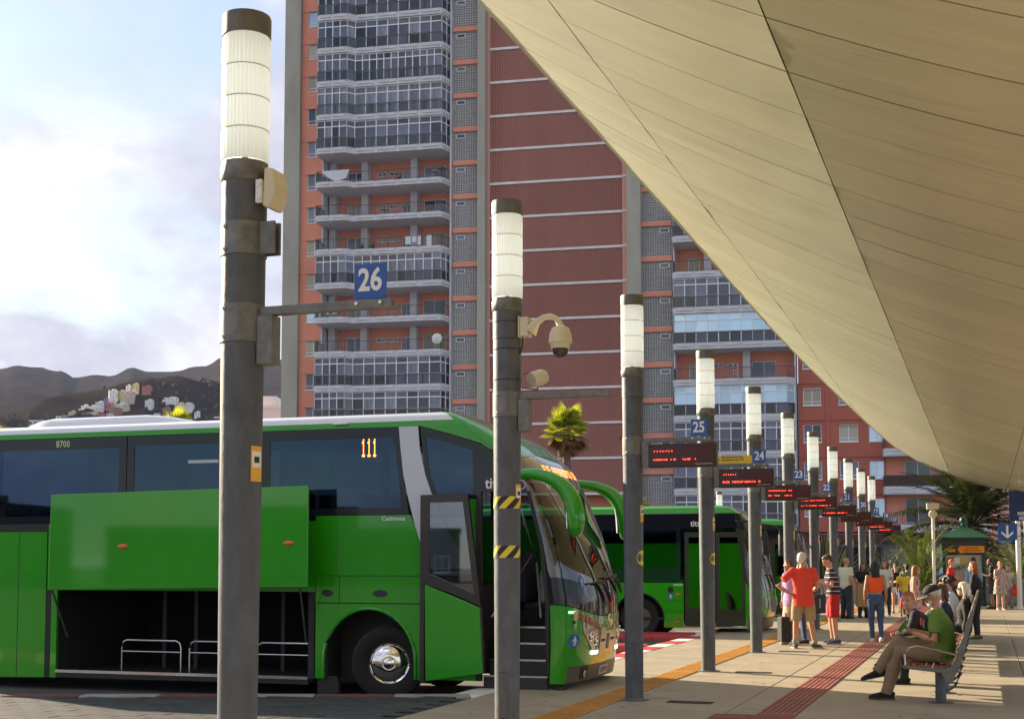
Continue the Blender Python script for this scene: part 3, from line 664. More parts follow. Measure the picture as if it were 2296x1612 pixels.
# pale buildings
pale = mat('pale_render', (.62, .50, .47), .85, var=.05, vscale=.3); whiteb = mat('white_render', (.72, .71, .70), .85, var=.05, vscale=.3)
pb = thing('pale_building', 'plain pale pink building at the far right behind the dark palm', 'building', (58, 122, 0), rad(-12))
s = MB(); s.box((-19.5, 0, -1), (14, 14, 15)); s.box((-19.6, -.12, 15), (14.1, .2, 15.5)); s.build('wall', pale, pb)
for i in range(5):
    for j in range(3): window(pb, -8 + i * 4.6, 3.5 + j * 4, 1.4, 1.5, .02, kind=i % 3)
wbd = thing('white_building', 'low white building between the first post and the tower', 'building', (-36, 190, 0), 0)
s = MB(); s.box((-4.4, 0, -1), (5.5, 9, 23.5)); s.box((-4.5, -.1, 23.5), (5.6, .3, 24)); s.box((-2, 2, 24), (2, 7, 25.6)); s.build('wall', whiteb, wbd)
for j in range(6): 
    for i in range(3): window(wbd, -2.8 + i * 3, 3 + j * 3.2, 1.4, 1.5, .02, kind=i % 3)
# someone at an open window of the lowest visible balcony is modelled with the people
# ================================================================== the sail-like canopy
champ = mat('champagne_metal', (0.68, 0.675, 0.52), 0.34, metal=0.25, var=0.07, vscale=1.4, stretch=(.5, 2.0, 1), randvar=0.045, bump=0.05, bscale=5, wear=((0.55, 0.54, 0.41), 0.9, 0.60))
champ2 = mat('champagne_metal_shaded_scratched', (0.47, 0.445, 0.315), 0.36, metal=0.3, col2=(0.56, 0.53, 0.38), vscale=2.2, stretch=(.35, 3.5, 1), randvar=0.06, bump=0.05, bscale=5, wear=((0.40, 0.375, 0.26), 1.6, 0.56))  # scratched finish, with base colour lowered to imitate the shadier inner canopy
dark_void = mat('dark_void', (0.03, 0.027, 0.022), 0.9)
galv = mat('galvanised_steel', (0.095, 0.102, 0.118), 0.52, metal=0.45, var=0.22, vscale=9, bump=0.12, bscale=30, stretch=(1, 1, .5), wear=((0.145, 0.150, 0.160), 3.0, 0.56))
galv2 = mat('bracket_steel', (0.17, 0.168, 0.165), 0.45, metal=0.6, var=0.25, vscale=14, wear=((0.10, 0.098, 0.092), 5.0, 0.57))
steel = mat('bright_steel', (0.6, 0.6, 0.6), 0.25, metal=0.95)
def pl(tab, t):
    if t <= tab[0][0]: return tab[0][1]
    for (a, b), (c, d) in zip(tab, tab[1:]):
        if t <= c: return b + (d - b) * (t - a) / (c - a)
    return tab[-1][1]
ELO = [(-12, -.64), (6, -.65), (11, -.68), (17, -.74), (26, -.85), (31, -.76), (36.5, -.53), (45, -.12), (50, .24), (51.6, .43), (53.0, 1.05), (53.8, 1.8), (54.2, 2.5)]
EHI = [(-12, 6.6), (42, 6.6), (48.1, 4.86), (52.5, 3.6), (54.2, 2.55)]
SA = [(-12, .53), (4, .51), (12, .39), (20, .29), (45, -.30), (55, -.4)]
def cz(off): return 6.703 - .63075 * off + .0325 * off * off
canopy = thing('canopy', 'huge cream metal canopy of long seamed panels sweeping over the platform', 'canopy', RO, RZ)
TP = 1.08; NT = 61
for i in range(NT):
    t0 = -11.7 + i * TP + .011; t1 = -11.7 + (i + 1) * TP - .011
    if t1 > 54.15: t1 = 54.15
    if t1 - t0 < .1: continue
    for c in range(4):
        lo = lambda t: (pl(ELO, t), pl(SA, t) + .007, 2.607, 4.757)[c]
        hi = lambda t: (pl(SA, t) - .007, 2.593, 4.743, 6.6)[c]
        rng = []
        for t in (t0, t1):
            a = max(lo(t), pl(ELO, t)); b = min(hi(t), pl(EHI, t)); rng.append((a, b))
        if max(b - a for a, b in rng) < .03: continue
        n = 7; mb = MB(); bow = random.uniform(-.004, .005); tl = random.uniform(-.003, .003)
        tsub = [t0, (t0 + t1) / 2, t1]
        for k, t in enumerate(tsub):
            a = max(lo(t), pl(ELO, t)); b = max(a + .002, min(hi(t), pl(EHI, t)))
            for j in range(n):
                o = a + (b - a) * j / (n - 1); z = cz(o) + (bow if k == 1 else 0) + tl * (k - 1)
                mb.v.append((o, t, z))
        for k in range(2):
            for j in range(n - 1):
                q = k * n + j; mb.f.append((q, q + n, q + n + 1, q + 1)); mb.m.append(0)
        nv = len(mb.v); bot = list(mb.f)
        mb.v += [(x, y, z + .03) for x, y, z in mb.v]
        mb.f += [tuple(reversed([v + nv for v in f])) for f in bot]; mb.m += [0] * len(bot)
        per = [j for j in range(n)] + [n - 1 + n, n - 1 + 2 * n] + [2 * n + j for j in range(n - 2, -1, -1)] + [n]
        for a, b in zip(per, per[1:] + per[:1]): mb.f.append((a, b, b + nv, a + nv)); mb.m.append(0)
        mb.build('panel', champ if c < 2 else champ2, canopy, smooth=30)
# roof skin above the panels, with the rim that closes the edge
mb = MB(); T = [-11.7 + i * 1.1 for i in range(60)] + [54.15]; n = 12
for t in T:
    a, b = pl(ELO, t) - .015, pl(EHI, t) + .01
    for j in range(n): o = a + (b - a) * j / (n - 1); mb.v.append((o, t, cz(o) + .06))
for i in range(len(T) - 1):
    for j in range(n - 1): q = i * n + j; mb.f.append((q, q + 1, q + n + 1, q + n)); mb.m.append(0)
nv = len(mb.v); mb.f += [tuple(reversed([v + nv for v in f])) for f in mb.f]; mb.v += [(x, y, z + .28 - .0 * x) for x, y, z in mb.v]; mb.m = [0] * len(mb.f)
mb.build('roof_skin', dark_void, canopy, fixn=False)
rim = MB(); pts = [(pl(ELO, t) - .012, t, cz(pl(ELO, t)) + .03) for t in T] + [(pl(EHI, t) + .012, t, cz(pl(EHI, t)) + .03) for t in (53.6, 52.5, 50, 48, 45, 42, 20, -11.7)]
rim.tube(pts, .035, 6); rim.build('rim', champ, canopy, smooth=True)
# white support posts at the far corner
whitep = mat('white_post_paint', (.70, .67, .60), .45, var=.06)
for i, (o, t, h, r, lab) in enumerate(((5.0, 43.6, 4.05, .085, 'slim white canopy post, the shorter one beside the blue signs'), (5.32, 44.3, 4.0, .10, 'white canopy post just right of the shorter slim one'), (5.75, 42.2, 3.8, .12, 'thick white canopy post at the right edge, partly out of view'))):
    p = thing('canopy_post', lab, 'post', rp(o, t), RZ, 'white canopy posts')
    s = MB(); s.lathe([(r, .02), (r, h)], 20); s.build('shaft', whitep, p, smooth=True); s = MB(); s.lathe([(r * 1.9, 0), (r * 1.9, .03), (r * 1.2, .05), (r * 1.2, .12)], 20); s.build('base_plate', whitep, p, smooth=True)

# ================================================================== the row of lamp posts
lampm = bpy.data.materials.new('lamp_diffuser'); lampm.use_nodes = True
_n = lampm.node_tree; _b = _n.nodes['Principled BSDF']; _o = _n.nodes['Material Output']
_b.inputs['Base Color'].default_value = (.84, .84, .80, 1); _b.inputs['Roughness'].default_value = .25
_b.inputs['Emission Color'].default_value = (1, .95, .80, 1); _b.inputs['Emission Strength'].default_value = .06
_t = _n.nodes.new('ShaderNodeBsdfTranslucent'); _t.inputs[0].default_value = (.80, .88, .95, 1); _m = _n.nodes.new('ShaderNodeMixShader'); _m.inputs[0].default_value = .62
_n.links.new(_b.outputs[0], _m.inputs[1]); _n.links.new(_t.outputs[0], _m.inputs[2]); _n.links.new(_m.outputs[0], _o.inputs[0])
capm = mat('dark_cap', (.12, .115, .11), .5, metal=.4, var=.2, vscale=8)
blue = mat('sign_blue', (.025, .095, .42), .45, var=.06); signw = mat('sign_white', (.72, .76, .82), .5)
yel = mat('sticker_yellow', (.72, .40, .03), .5, var=.1, vscale=20); blk = mat('matt_black', (.015, .015, .015), .6); ylw = mat('tape_yellow', (.70, .55, .05), .5)
ledbox = mat('display_case', (.022, .012, .012), .35); ledface = mat('display_face', (.055, .006, .008), .22, var=.1); ledred = mat('red_led', (.6, .02, .01), .4, emit=(1, .045, .02), estr=2.6)
ledamb = mat('amber_led', (.7, .2, .02), .4, emit=(1, .22, .03), estr=2.4)
cream = mat('cream_plastic', (.60, .55, .42), .45, var=.05); paper = mat('white_paper', (.75, .75, .74), .6)
def cylpatch(name, r, a0, a1, z0, z1, m, parent, shear=0.0, n=8):
    mb = MB(); vs = []
    for i in range(n + 1):
        a = rad(a0 + (a1 - a0) * i / n); vs.append((r * math.cos(a), r * math.sin(a)))
    for i in range(n):
        (x0, y0), (x1, y1) = vs[i], vs[i + 1]
        mb.add([(x0, y0, z0), (x1, y1, z0), (x1, y1, z1), (x0, y0, z1)], [(0, 1, 2, 3)])
    return mb.build(name, m, parent, smooth=True, fixn=False)
PR = lambda z: .105 + .0205 * min(1, max(0, z / 3.8))
def lamp_meshes():
    d = {}
    s = MB(); s.lathe([(PR(0), 0), (PR(1), 1.0), (PR(2), 2.0), (PR(3), 3.0), (PR(3.55), 3.55)], 40); d['shaft'] = s.build('shaft', galv, smooth=True)
    s = MB(); s.lathe([(PR(3.6) + .002, 3.554), (PR(3.6) + .003, 3.8)], 40); d['upper_shaft'] = s.build('upper_shaft', galv, smooth=True)
    s = MB(); s.lathe([(.129, 3.80), (.137, 3.81), (.137, 3.885), (.131, 3.90), (.131, 3.915), (.10, 3.92)], 40); d['collar'] = s.build('collar', galv2, smooth=True)
    s = MB(); n = 252; hs = .185
    rs = []
    for (z, q) in ((0, .985), (.006, 1.0), (hs * .25, 1.006), (hs * .5, 1.01), (hs * .75, 1.006), (hs - .008, 1.0), (hs + .001, .985)):
        rs.append([((.134 * q + .0013 * math.cos(j * 36 * 2 * math.pi / n)) * math.cos(2 * math.pi * j / n), (.134 * q + .0013 * math.cos(j * 36 * 2 * math.pi / n)) * math.sin(2 * math.pi * j / n), z) for j in range(n)])
    s.rings(rs, cap=False); d['lens'] = s.build('lamp_lens', lampm, smooth='all', fixn=False)
    s = MB()
    for k in range(1, 4): s.lathe([(.1325, 3.9165 + .184 * k), (.1352, 3.918 + .184 * k), (.1352, 3.9215 + .184 * k), (.1325, 3.923 + .184 * k)], 48, cap=False)
    d['seam'] = s.build('lens_seam', mat('lens_seam', (.40, .36, .27), .5), smooth=True)
    s = MB(); s.lathe([(.020, 3.92), (.020, 4.67)], 10); s.lathe([(.075, 3.915), (.075, 3.925)], 16); d['tube'] = s.build('lamp_core', mat('lamp_core', (.4, .38, .33), .4), smooth=True)
    s = MB(); s.lathe([(.126, 4.655), (.138, 4.665), (.139, 4.77), (.134, 4.785), (.06, 4.80), (.0, 4.802)], 40); d['cap'] = s.build('cap', capm, smooth=True)
    s = MB(); s.lathe([(.17, 0), (.17, .012), (.112, .018), (.112, .03)], 28); d['base'] = s.build('base_plate', galv2, smooth=True)
    for o in d.values(): C.objects.unlink(o)
    return d
LM = lamp_meshes()
def clamp_band(p, z0, z1):
    s = MB(); r = PR((z0 + z1) / 2)
    s.rings([[((r + e) * math.cos(a), (r + e) * math.sin(a), z) for a in [2 * math.pi * j / 40 for j in range(40)]] for e, z in ((.0005, z0), (.006, z0 + .001), (.006, z1 - .001), (.0005, z1))], cap=False)
    b = s.build('clamp_band', galv2, p, smooth=True)
    for z in (z0 + .03, z1 - .03):
        q = MB(); q.lathe([(.014, 0), (.014, .008), (.009, .010), (.009, .016), (0, .0165)], 6); o = q.build('bolt', steel, b); a = rad(-112); o.location = ((r + .005) * math.cos(a), (r + .005) * math.sin(a), z); o.rotation_euler = (rad(90), 0, a + rad(90))
LEDTXT = {2: (('111-211', range(2, 5)), ('SANTA CR  SUR T', range(2, 5))), 3: (('111-11', range(2, 5)), ('EJE AEROPUERTO S', range(3, 7))), 4: (('ICODENTES 16', range(4, 7)), ('AT SUR  TACO', range(2, 5))),
          5: (('122-126-131-141', range(1, 4)), ('15 - COMBI CORTO -', range(3, 6))), 6: (('TOCATAS', range(2, 5)), ('- AIRBUS TACOR -', range(2, 6))), 7: (('014', range(2, 5)), None), 8: (None, ('2', range(1, 6))), 9: (None, ('TRANVIA TACO C', range(2, 6))), 10: (None, ('PUERTO TACO', range(2, 6)))}
SLAB = {0: 'nearest lamp post, with cream antenna and blue sign 26', 1: 'lamp post with dome camera, loudspeaker and yellow and black tape', 2: 'lamp post with a yellow round sticker just past the coach front, carrying sign 25', 3: 'lamp post with a yellow airport plate beside its sign 24', 4: 'lamp post in front of the nose of the second bus, carrying sign 23', 5: 'lamp post standing behind the man in the orange polo, carrying sign 22', 6: 'lamp post directly behind the man in the striped polo, carrying sign 21', 7: 'lamp post behind the striped polo man, with a dark blank display', 8: 'lamp post beside the bald man in white, bearing sign 19', 9: 'second lamp post from the far end, above the woman with the paper bag', 10: 'farthest lamp post of the row, carrying sign 17'}
for i in range(11):
    x, y = -1.52 + 1.478 * i, 7.48 + 4.18 * i
    p = thing('lamp_post', SLAB[i], 'lamp post', (x, y, 0), RZ, 'lamp posts along the platform')
    if i == 0: p.scale = (1, 1, .986)
    for k in ('shaft', 'upper_shaft', 'collar', 'tube', 'cap', 'base', 'seam'): inst(LM[k], p)
    for k in range(4): inst(LM['lens'], p, (0, 0, 3.92 + k * .184), (0, 0, k * .3))
    # access door near the foot
    h = cylpatch('access_door', PR(.5) + .004, -108, -68, .28, .66, galv, p); q = MB(); q.lathe([(.007, 0), (.007, .004), (0, .0045)], 8); o = q.build('lock', blk, h); a = rad(-88); o.location = ((PR(.6) + .003) * math.cos(a), (PR(.6) + .003) * math.sin(a), .62); o.rotation_euler = (rad(90), 0, a + rad(90))
    e = MB(); 
    for (a0, a1, z0, z1) in ((-109, -67, .275, .28), (-109, -67, .66, .665), (-109, -108, .28, .66), (-68, -67, .28, .66)):
        n = 8
        for j in range(n):
            b0, b1 = rad(a0 + (a1 - a0) * j / n), rad(a0 + (a1 - a0) * (j + 1) / n); r = PR(.5) + .003
            e.add([(r * math.cos(b0), r * math.sin(b0), z0), (r * math.cos(b1), r * math.sin(b1), z0), (r * math.cos(b1), r * math.sin(b1), z1), (r * math.cos(b0), r * math.sin(b0), z1)], [(0, 1, 2, 3)])
    e.build('door_gap', dark_void, h, fixn=False)
    # camera notice sticker on the right-hand side
    st = cylpatch('camera_notice', PR(2.2) + .0025, -32, 12, 2.08, 2.28, yel, p); cylpatch('notice_picture', PR(2.2) + .0035, -28, 6, 2.16, 2.25, paper, st); cylpatch('notice_camera', PR(2.2) + .0045, -22, -2, 2.185, 2.22, blk, st)
    if i in (2, 3): 
        m_ = MB(); r = PR(1.65) + .003; ring = []
        cc = [(0, 0)] + [(math.cos(k * .3927), math.sin(k * .3927)) for k in range(16)]
        vs = [(r * math.cos(rad(-14) + u * .09 / r), r * math.sin(rad(-14) + u * .09 / r), 1.66 + v * .09) for u, v in cc]
        m_.add(vs, [(0, k, k % 16 + 1) for k in range(1, 17)]); d_ = m_.build('round_sticker', mat('sticker_lemon', (.72, .62, .03), .5), p, fixn=False)
        for z in (1.69, 1.66, 1.64): cylpatch('sticker_line', r + .001, -38, 5, z - .004, z + .003, mat('sticker_ink', (.3, .27, .03), .6), d_)
    clamp_band(p, 2.87, 3.09)
    br = MB(); br.box((.115, -.05, 2.74), (.215, .05, 3.02)); br = bev(br.build('bracket_box', galv2, p), .006)
    arm = MB(); arm.box((.118, -.028, 3.022), (.93, .028, 3.072)); arm.box((.86, -.03, 3.018), (.97, .03, 3.024)); arm = bev(arm.build('arm', galv2, p), .004)
    if i != 1:
        num = str(26 if i == 0 else 27 - i)
        if i > 0: num = str(27 - i)
        sg = MB(); sg.box((.70, -.012, 3.076), (.893, -.004, 3.275)); sg = bev(sg.build('number_sign', blue, p), .003)
        text('number', num, .175, signw, sg, (.7965, -.0135, 3.178), bold=.0045, sx=.82)
        for bx in (.725, .868):
            q = MB(); q.lathe([(.011, 0), (.011, .012), (0, .013)], 8); o = q.build('bolt', steel, arm); o.location = (bx, -.028, 3.05); o.rotation_euler = (rad(90), 0, 0)
    if i >= 2:
        ds = MB(); ds.box((.20, -.06, 2.715), (1.01, .05, 2.992)); ds = bev(ds.build('display', ledbox, p), .006)
        fb = MB(); fb.box((.222, -.0635, 2.737), (.988, -.0605, 2.970)); fb = fb.build('display_face', ledface, ds)
        for j, ln in enumerate(LEDTXT[i]):
            if ln: led('led_line', ln[0], .0058, ledred, fb, (.265 if not ln[0].startswith('- ') else .245, -.0655, 2.925 - j * .10), ln[1], dot=1.0)
        q = MB(); q.box((.76, -.0645, 2.748), (.965, -.0636, 2.752)); q.build('maker_strip', paper, fb)
    if i == 3:
        q = MB(); q.box((.13, -.012, 3.076), (.685, -.006, 3.192)); q = q.build('airport_plate', mat('plate_yellow', (.72, .50, .05), .5), p)
        text('plate_text', 'Esta línea para en el\nAeropuerto Sur TFS', .042, blk, q, (.235, -.0135, 3.153), bold=.0007, ax='LEFT', sx=.95)
        s = MB(); c = Vector((.178, -.0135, 3.134))                      # little aeroplane
        s.prism([(-.034, -.004), (.026, -.004), (.034, 0), (.026, .004), (-.034, .004)], -.014, -.0125); s.prism([(-.006, 0), (.008, 0), (-.010, .034), (-.016, .034)], -.0141, -.0126); s.prism([(-.006, 0), (.008, 0), (-.010, -.034), (-.016, -.034)], -.0141, -.0126); s.prism([(-.034, 0), (-.026, 0), (-.036, .013), (-.039, .013)], -.0142, -.0127); s.prism([(-.034, 0), (-.026, 0), (-.036, -.013), (-.039, -.013)], -.0142, -.0127)
        o = s.build('aeroplane', blk, q); o.location = (.178, 0, 3.134)
    if i == 0:
        clamp_band(p, 3.37, 3.56)
        s = MB(); s.box((.118, -.04, 3.375), (.215, -.02, 3.56)); s.box((.118, .02, 3.375), (.215, .04, 3.56)); s.box((.118, -.02, 3.375), (.13, .02, 3.56)); s.build('spare_bracket', galv2, p)
        a = thing('antenna', 'cream flat antenna strapped high on the nearest lamp post', 'antenna', (x, y, 0), RZ)
        s = MB(); s.prism([(.155, 3.59), (.205, 3.575), (.235, 3.65), (.238, 3.72), (.222, 3.80), (.165, 3.81)], -.075, .075); bev(s.build('antenna_body', cream, a), .012)
        s = MB(); s.box((.12, -.085, 3.61), (.157, -.06, 3.74)); s.box((.10, -.05, 3.62), (.157, .03, 3.72)); s.build('antenna_mount', paper, a)
        for z in (3.635, 3.715):
            q = MB(); q.lathe([(.014, 0), (.014, .006), (.006, .006), (.006, .002)], 12); o = q.build('screw', steel, a); o.location = (.138, -.085, z); o.rotation_euler = (rad(90), 0, 0)
    if i == 1:
        for z0 in (2.07, 1.645):
            tp = cylpatch('warning_tape', PR(z0) + .0025, -175, 5, z0, z0 + .105, ylw, p, n=24)
            for k in range(5):                                            # black diagonal bars
                mb = MB(); r = PR(z0) + .0036; a0 = -210 + k * 66
                n = 8
                G_ = [[(r * math.cos(rad(a0 + j / n * 50 + q * 33 / n)), r * math.sin(rad(a0 + j / n * 50 + q * 33 / n)), z0 + j / n * .105) for q in range(n + 1)] for j in range(n + 1)]
                for j in range(n):
                    for q in range(n): mb.add([G_[j][q], G_[j][q + 1], G_[j + 1][q + 1], G_[j + 1][q]], [(0, 1, 2, 3)])
                mb.build('tape_bar', blk, tp, fixn=False)
        for z in (3.10 + .09, 3.46, 3.70): 
            s = MB(); s.lathe([(PR(z) + .004, z), (PR(z) + .004, z + .008)], 32, cap=False); s.build('strap', blk, p, smooth=True)
        # dome camera on a curved arm
        c_ = thing('dome_camera', 'cream dome security camera on a swan neck arm', 'security camera', (x, y, 0), RZ)
        s = MB(); s.box((.12, -.07, 3.56), (.135, .07, 3.75)); s.box((.135, -.06, 3.57), (.21, .06, 3.74)); bev(s.build('camera_box', cream, c_), .008)
        s = MB(); s.tube([(.21, 0, 3.62), (.235, 0, 3.65), (.28, 0, 3.70), (.34, 0, 3.735), (.40, 0, 3.74), (.455, 0, 3.715), (.485, 0, 3.665), (.49, 0, 3.63)], [.07, .055, .03, .026, .026, .026, .03, .04], 14); s.build('swan_neck', cream, c_, smooth=True)
        s = MB(); s.lathe([(.03, 3.655), (.075, 3.63), (.098, 3.57), (.102, 3.52), (.104, 3.50), (.086, 3.497), (.08, 3.455), (.076, 3.45)], 28, c=(.49, 0, 0)); s.build('camera_housing', cream, c_, smooth=True)
        s = MB(); s.lathe([(.072, 3.455), (.070, 3.425), (.055, 3.395), (.03, 3.378), (0, 3.373)], 24, c=(.49, 0, 0)); s.build('camera_dome', mat('smoked_dome', (.02, .018, .016), .05, spec=.8), c_, smooth=True)
        s = MB(); s.tube([(.15, -.02, 3.565), (.15, -.03, 3.48), (.125, -.03, 3.42)], .007, 6); s.build('cable', blk, c_)
        l_ = thing('loudspeaker', 'cream round loudspeaker tilted down below the dome camera', 'loudspeaker', (x + .235 * RN.x, y + .235 * RN.y, 3.185), RZ)
        s = MB(); s.lathe([(.066, 0), (.070, .01), (.072, .03), (.070, .11), (.060, .145), (.03, .16), (0, .161)], 24); o = s.build('speaker_body', cream, l_, smooth=True); s = MB(); s.lathe([(.058, -.002), (.058, .004)], 24); q = s.build('speaker_grille', mat('grille_grey', (.35, .33, .29), .6), o)
        for k in range(7):
            b = MB(); w = math.sqrt(max(0, .055 ** 2 - (-.045 + k * .015) ** 2)); b.box((-w, -.045 + k * .015 - .003, -.006), (w, -.045 + k * .015 + .003, -.001)); b.build('grille_slat', cream, o)
        o.rotation_euler = (rad(72), 0, rad(145)); o.location = (.0, -.02, 0)
        s = MB(); s.bar((-.10, 0, .06), (.03, .05, .085), .012); s.bar((-.10, 0, -.06), (.03, .05, -.075), .012); s.bar((.03, .05, .085), (.03, .05, -.075), .012); s.build('speaker_bracket', galv2, l_)
    if i == 2:
        s = MB(); s.box((-.15, -.03, 3.06), (-.115, .03, 3.10)); s.build('clip', mat('rust', (.1, .04, .02), .9), p)
    if i == 8:
        q = MB(); q.lathe([(.09, 0), (.09, .01)], 20); o = q.build('round_plate', cream, p); o.location = (-.04, -.135, 3.36); o.rotation_euler = (rad(90), 0, 0)
# another lamp of the same kind far across the bays
x, y = 9.3, 60.0
p = thing('lamp_post', 'distant lamp post seen just above the roof of the second bus', 'lamp post', (x, y, 0), RZ)
for k in ('shaft', 'upper_shaft', 'collar', 'tube', 'cap', 'base', 'seam'): inst(LM[k], p)
for k in range(4): inst(LM['lens'], p, (0, 0, 3.92 + k * .184), (0, 0, k * .3))
# ================================================================== the buses
busg = mat('bus_green', (0.020, 0.285, 0.005), 0.30, coat=1.0, spec=0.2, var=.06, vscale=1.1, wear=((.028, .235, .012), 1.3, .60), bump=.03, bscale=1.3)
busw = mat('bus_white', (0.66, 0.69, 0.74), 0.3, coat=0.5, var=.03, wear=((.52, .54, .58), 1.2, .62))
bstripe = mat('bus_silver_stripe', (0.50, 0.55, 0.64), 0.3, coat=0.5, var=.03)
bblack = mat('bus_black_glass', (0.012, 0.013, 0.022), 0.06, spec=.4)
brub = mat('bus_rubber', (0.018, 0.018, 0.020), 0.7)
bint = mat('bus_interior', (0.018, 0.019, 0.023), 0.8)
bframe = mat('door_frame_dark', (0.022, 0.017, 0.016), 0.35, coat=.2)
chrome = mat('chrome', (0.75, 0.74, 0.72), 0.07, metal=1.0)
maskm = mat('grille_beige', (0.40, 0.32, 0.26), 0.22, metal=.6, coat=.3)
bumpm = mat('bumper_grey', (0.10, 0.085, 0.075), 0.45)
orl = mat('amber_lens', (0.65, 0.12, 0.02), 0.2, coat=.5); redl = mat('dark_red_lens', (0.28, 0.03, 0.025), 0.15, coat=.5)
drl = mat('daylight_lamp', (.9, .9, .85), .3, emit=(1, .95, .85), estr=2.0); grl = mat('green_marker_lamp', (.2, .9, .4), .3, emit=(.25, 1, .45), estr=1.5)
lensm = mat('headlight_lens', (.42, .38, .33), .08, metal=.5, coat=.6)
tyrem = mat('tyre_rubber', (0.009, 0.009, 0.010), 0.8, bump=.2, bscale=50)
seatm = mat('seat_fabric', (0.05, 0.055, 0.09), .9)
lettw = mat('bus_lettering', (.75, .78, .80), .5); lettg = mat('bus_number_green', (.42, .55, .28), .5)
def glass_mat(name, tint, mixf, rough=.02, col=(.95, .97, 1)):
    m = bpy.data.materials.new(name); m.use_nodes = True; n = m.node_tree; L = n.links.new; n.nodes.remove(n.nodes['Principled BSDF'])
    tr = n.nodes.new('ShaderNodeBsdfTransparent'); tr.inputs[0].default_value = (*tint, 1); gl = n.nodes.new('ShaderNodeBsdfGlossy'); gl.inputs['Roughness'].default_value = rough; gl.inputs[0].default_value = (*col, 1)
    fr = n.nodes.new('ShaderNodeFresnel'); fr.inputs[0].default_value = 1.55; mr = n.nodes.new('ShaderNodeMapRange'); mr.inputs[3].default_value = mixf; mr.inputs[4].default_value = 1.0
    L(fr.outputs[0], mr.inputs[0]); mx_ = n.nodes.new('ShaderNodeMixShader'); L(mr.outputs[0], mx_.inputs[0]); L(tr.outputs[0], mx_.inputs[1]); L(gl.outputs[0], mx_.inputs[2]); L(mx_.outputs[0], n.nodes['Material Output'].inputs[0]); return m
tint = glass_mat('tinted_glass', (.25, .32, .39), .045, col=(.38, .58, .88)); doorg = glass_mat('door_glass', (.58, .64, .68), .12); wsg = glass_mat('windscreen_glass', (.22, .22, .21), .07); doorg2 = glass_mat('bus_door_glass', (.26, .31, .31), .07)

class BusShape:
    """plan outline of a bus as a function of height: corner x, nose x, corner squareness"""
    def __init__(s, W, corner, nose, p): s.W = W; s.c = corner; s.n = nose; s.p = p
    def pt(s, phi, z, e=0.0):
        def raw(f):
            q = 2 / s.p; c_, s_ = math.cos(f), max(0.0, math.sin(f))
            y = s.W / 2 * (1 - math.copysign(abs(c_) ** q, c_)); x = pl(s.c, z) + (pl(s.n, z) - pl(s.c, z)) * s_ ** q; return Vector((x, y, 0))
        v = raw(phi)
        if e:
            a, b = raw(max(0.002, phi - .02)), raw(min(math.pi - .002, phi + .02)); d = (b - a).normalized(); v = v + Vector((d.y, -d.x, 0)) * e
        return Vector((v.x, v.y, z))
    def phi_at(s, fy):
        """phi where the front reaches fraction fy of the width"""
        c_ = 1 - 2 * fy; return math.acos(math.copysign(abs(c_) ** (s.p / 2), c_))
    def patch(s, name, f0, f1, zlo, zhi, m, parent, e=0.0, nf=22, nz=8, th=0.0):
        """zlo / zhi: numbers or functions of the width fraction"""
        mb = MB(); lo = zlo if callable(zlo) else (lambda f: zlo); hi = zhi if callable(zhi) else (lambda f: zhi)
        p0, p1 = s.phi_at(f0), s.phi_at(f1)
        for i in range(nf + 1):
            ph = p0 + (p1 - p0) * i / nf; f = s.pt(ph, 1.0).y / s.W; a, b = lo(f), hi(f)
            for j in range(nz + 1): mb.v.append(tuple(s.pt(ph, a + (b - a) * j / nz, e)))
        for i in range(nf):
            for j in range(nz): q = i * (nz + 1) + j; mb.f.append((q, q + nz + 1, q + nz + 2, q + 1)); mb.m.append(0)
        if e > 0.004 and th == 0: th = e
        if th:
            nv = len(mb.v); n1 = nz + 1
            for i in range(nf + 1):
                ph = p0 + (p1 - p0) * i / nf; f = s.pt(ph, 1.0).y / s.W; a, b = lo(f), hi(f)
                for j in range(nz + 1): mb.v.append(tuple(s.pt(ph, a + (b - a) * j / nz, e - th)))
            per = [i * n1 for i in range(nf + 1)] + [nf * n1 + j for j in range(1, nz + 1)] + [i * n1 + nz for i in range(nf - 1, -1, -1)] + [j for j in range(nz - 1, 0, -1)]
            for a, b in zip(per, per[1:] + per[:1]): mb.f.append((a, a + nv, b + nv, b)); mb.m.append(0)
        return mb.build(name, m, parent, smooth=45)
    def ring(s, z, L, near=True, n=26):
        r = [s.pt(math.pi * i / n, z) for i in range(n + 1)]
        return r + [Vector((-L, s.W, z)), Vector((-L, 0, z))] if near else r + [Vector((-L, s.W, z)), Vector((-L, 0, z))]
def side(name, pts, m, parent, y0=-.004, y1=.02, bw=0.0):
    mb = MB(); mb.prism([(-a, z) for a, z in pts], y0, y1); o = mb.build(name, m, parent)
    if bw: bev(o, bw, 2)
    return o
def sidez(name, s0, s1, z0, z1, m, parent, y0=-.004, y1=.02, bw=0.0): return side(name, [(s0, z0), (s1, z0), (s1, z1), (s0, z1)], m, parent, y0, y1, bw)
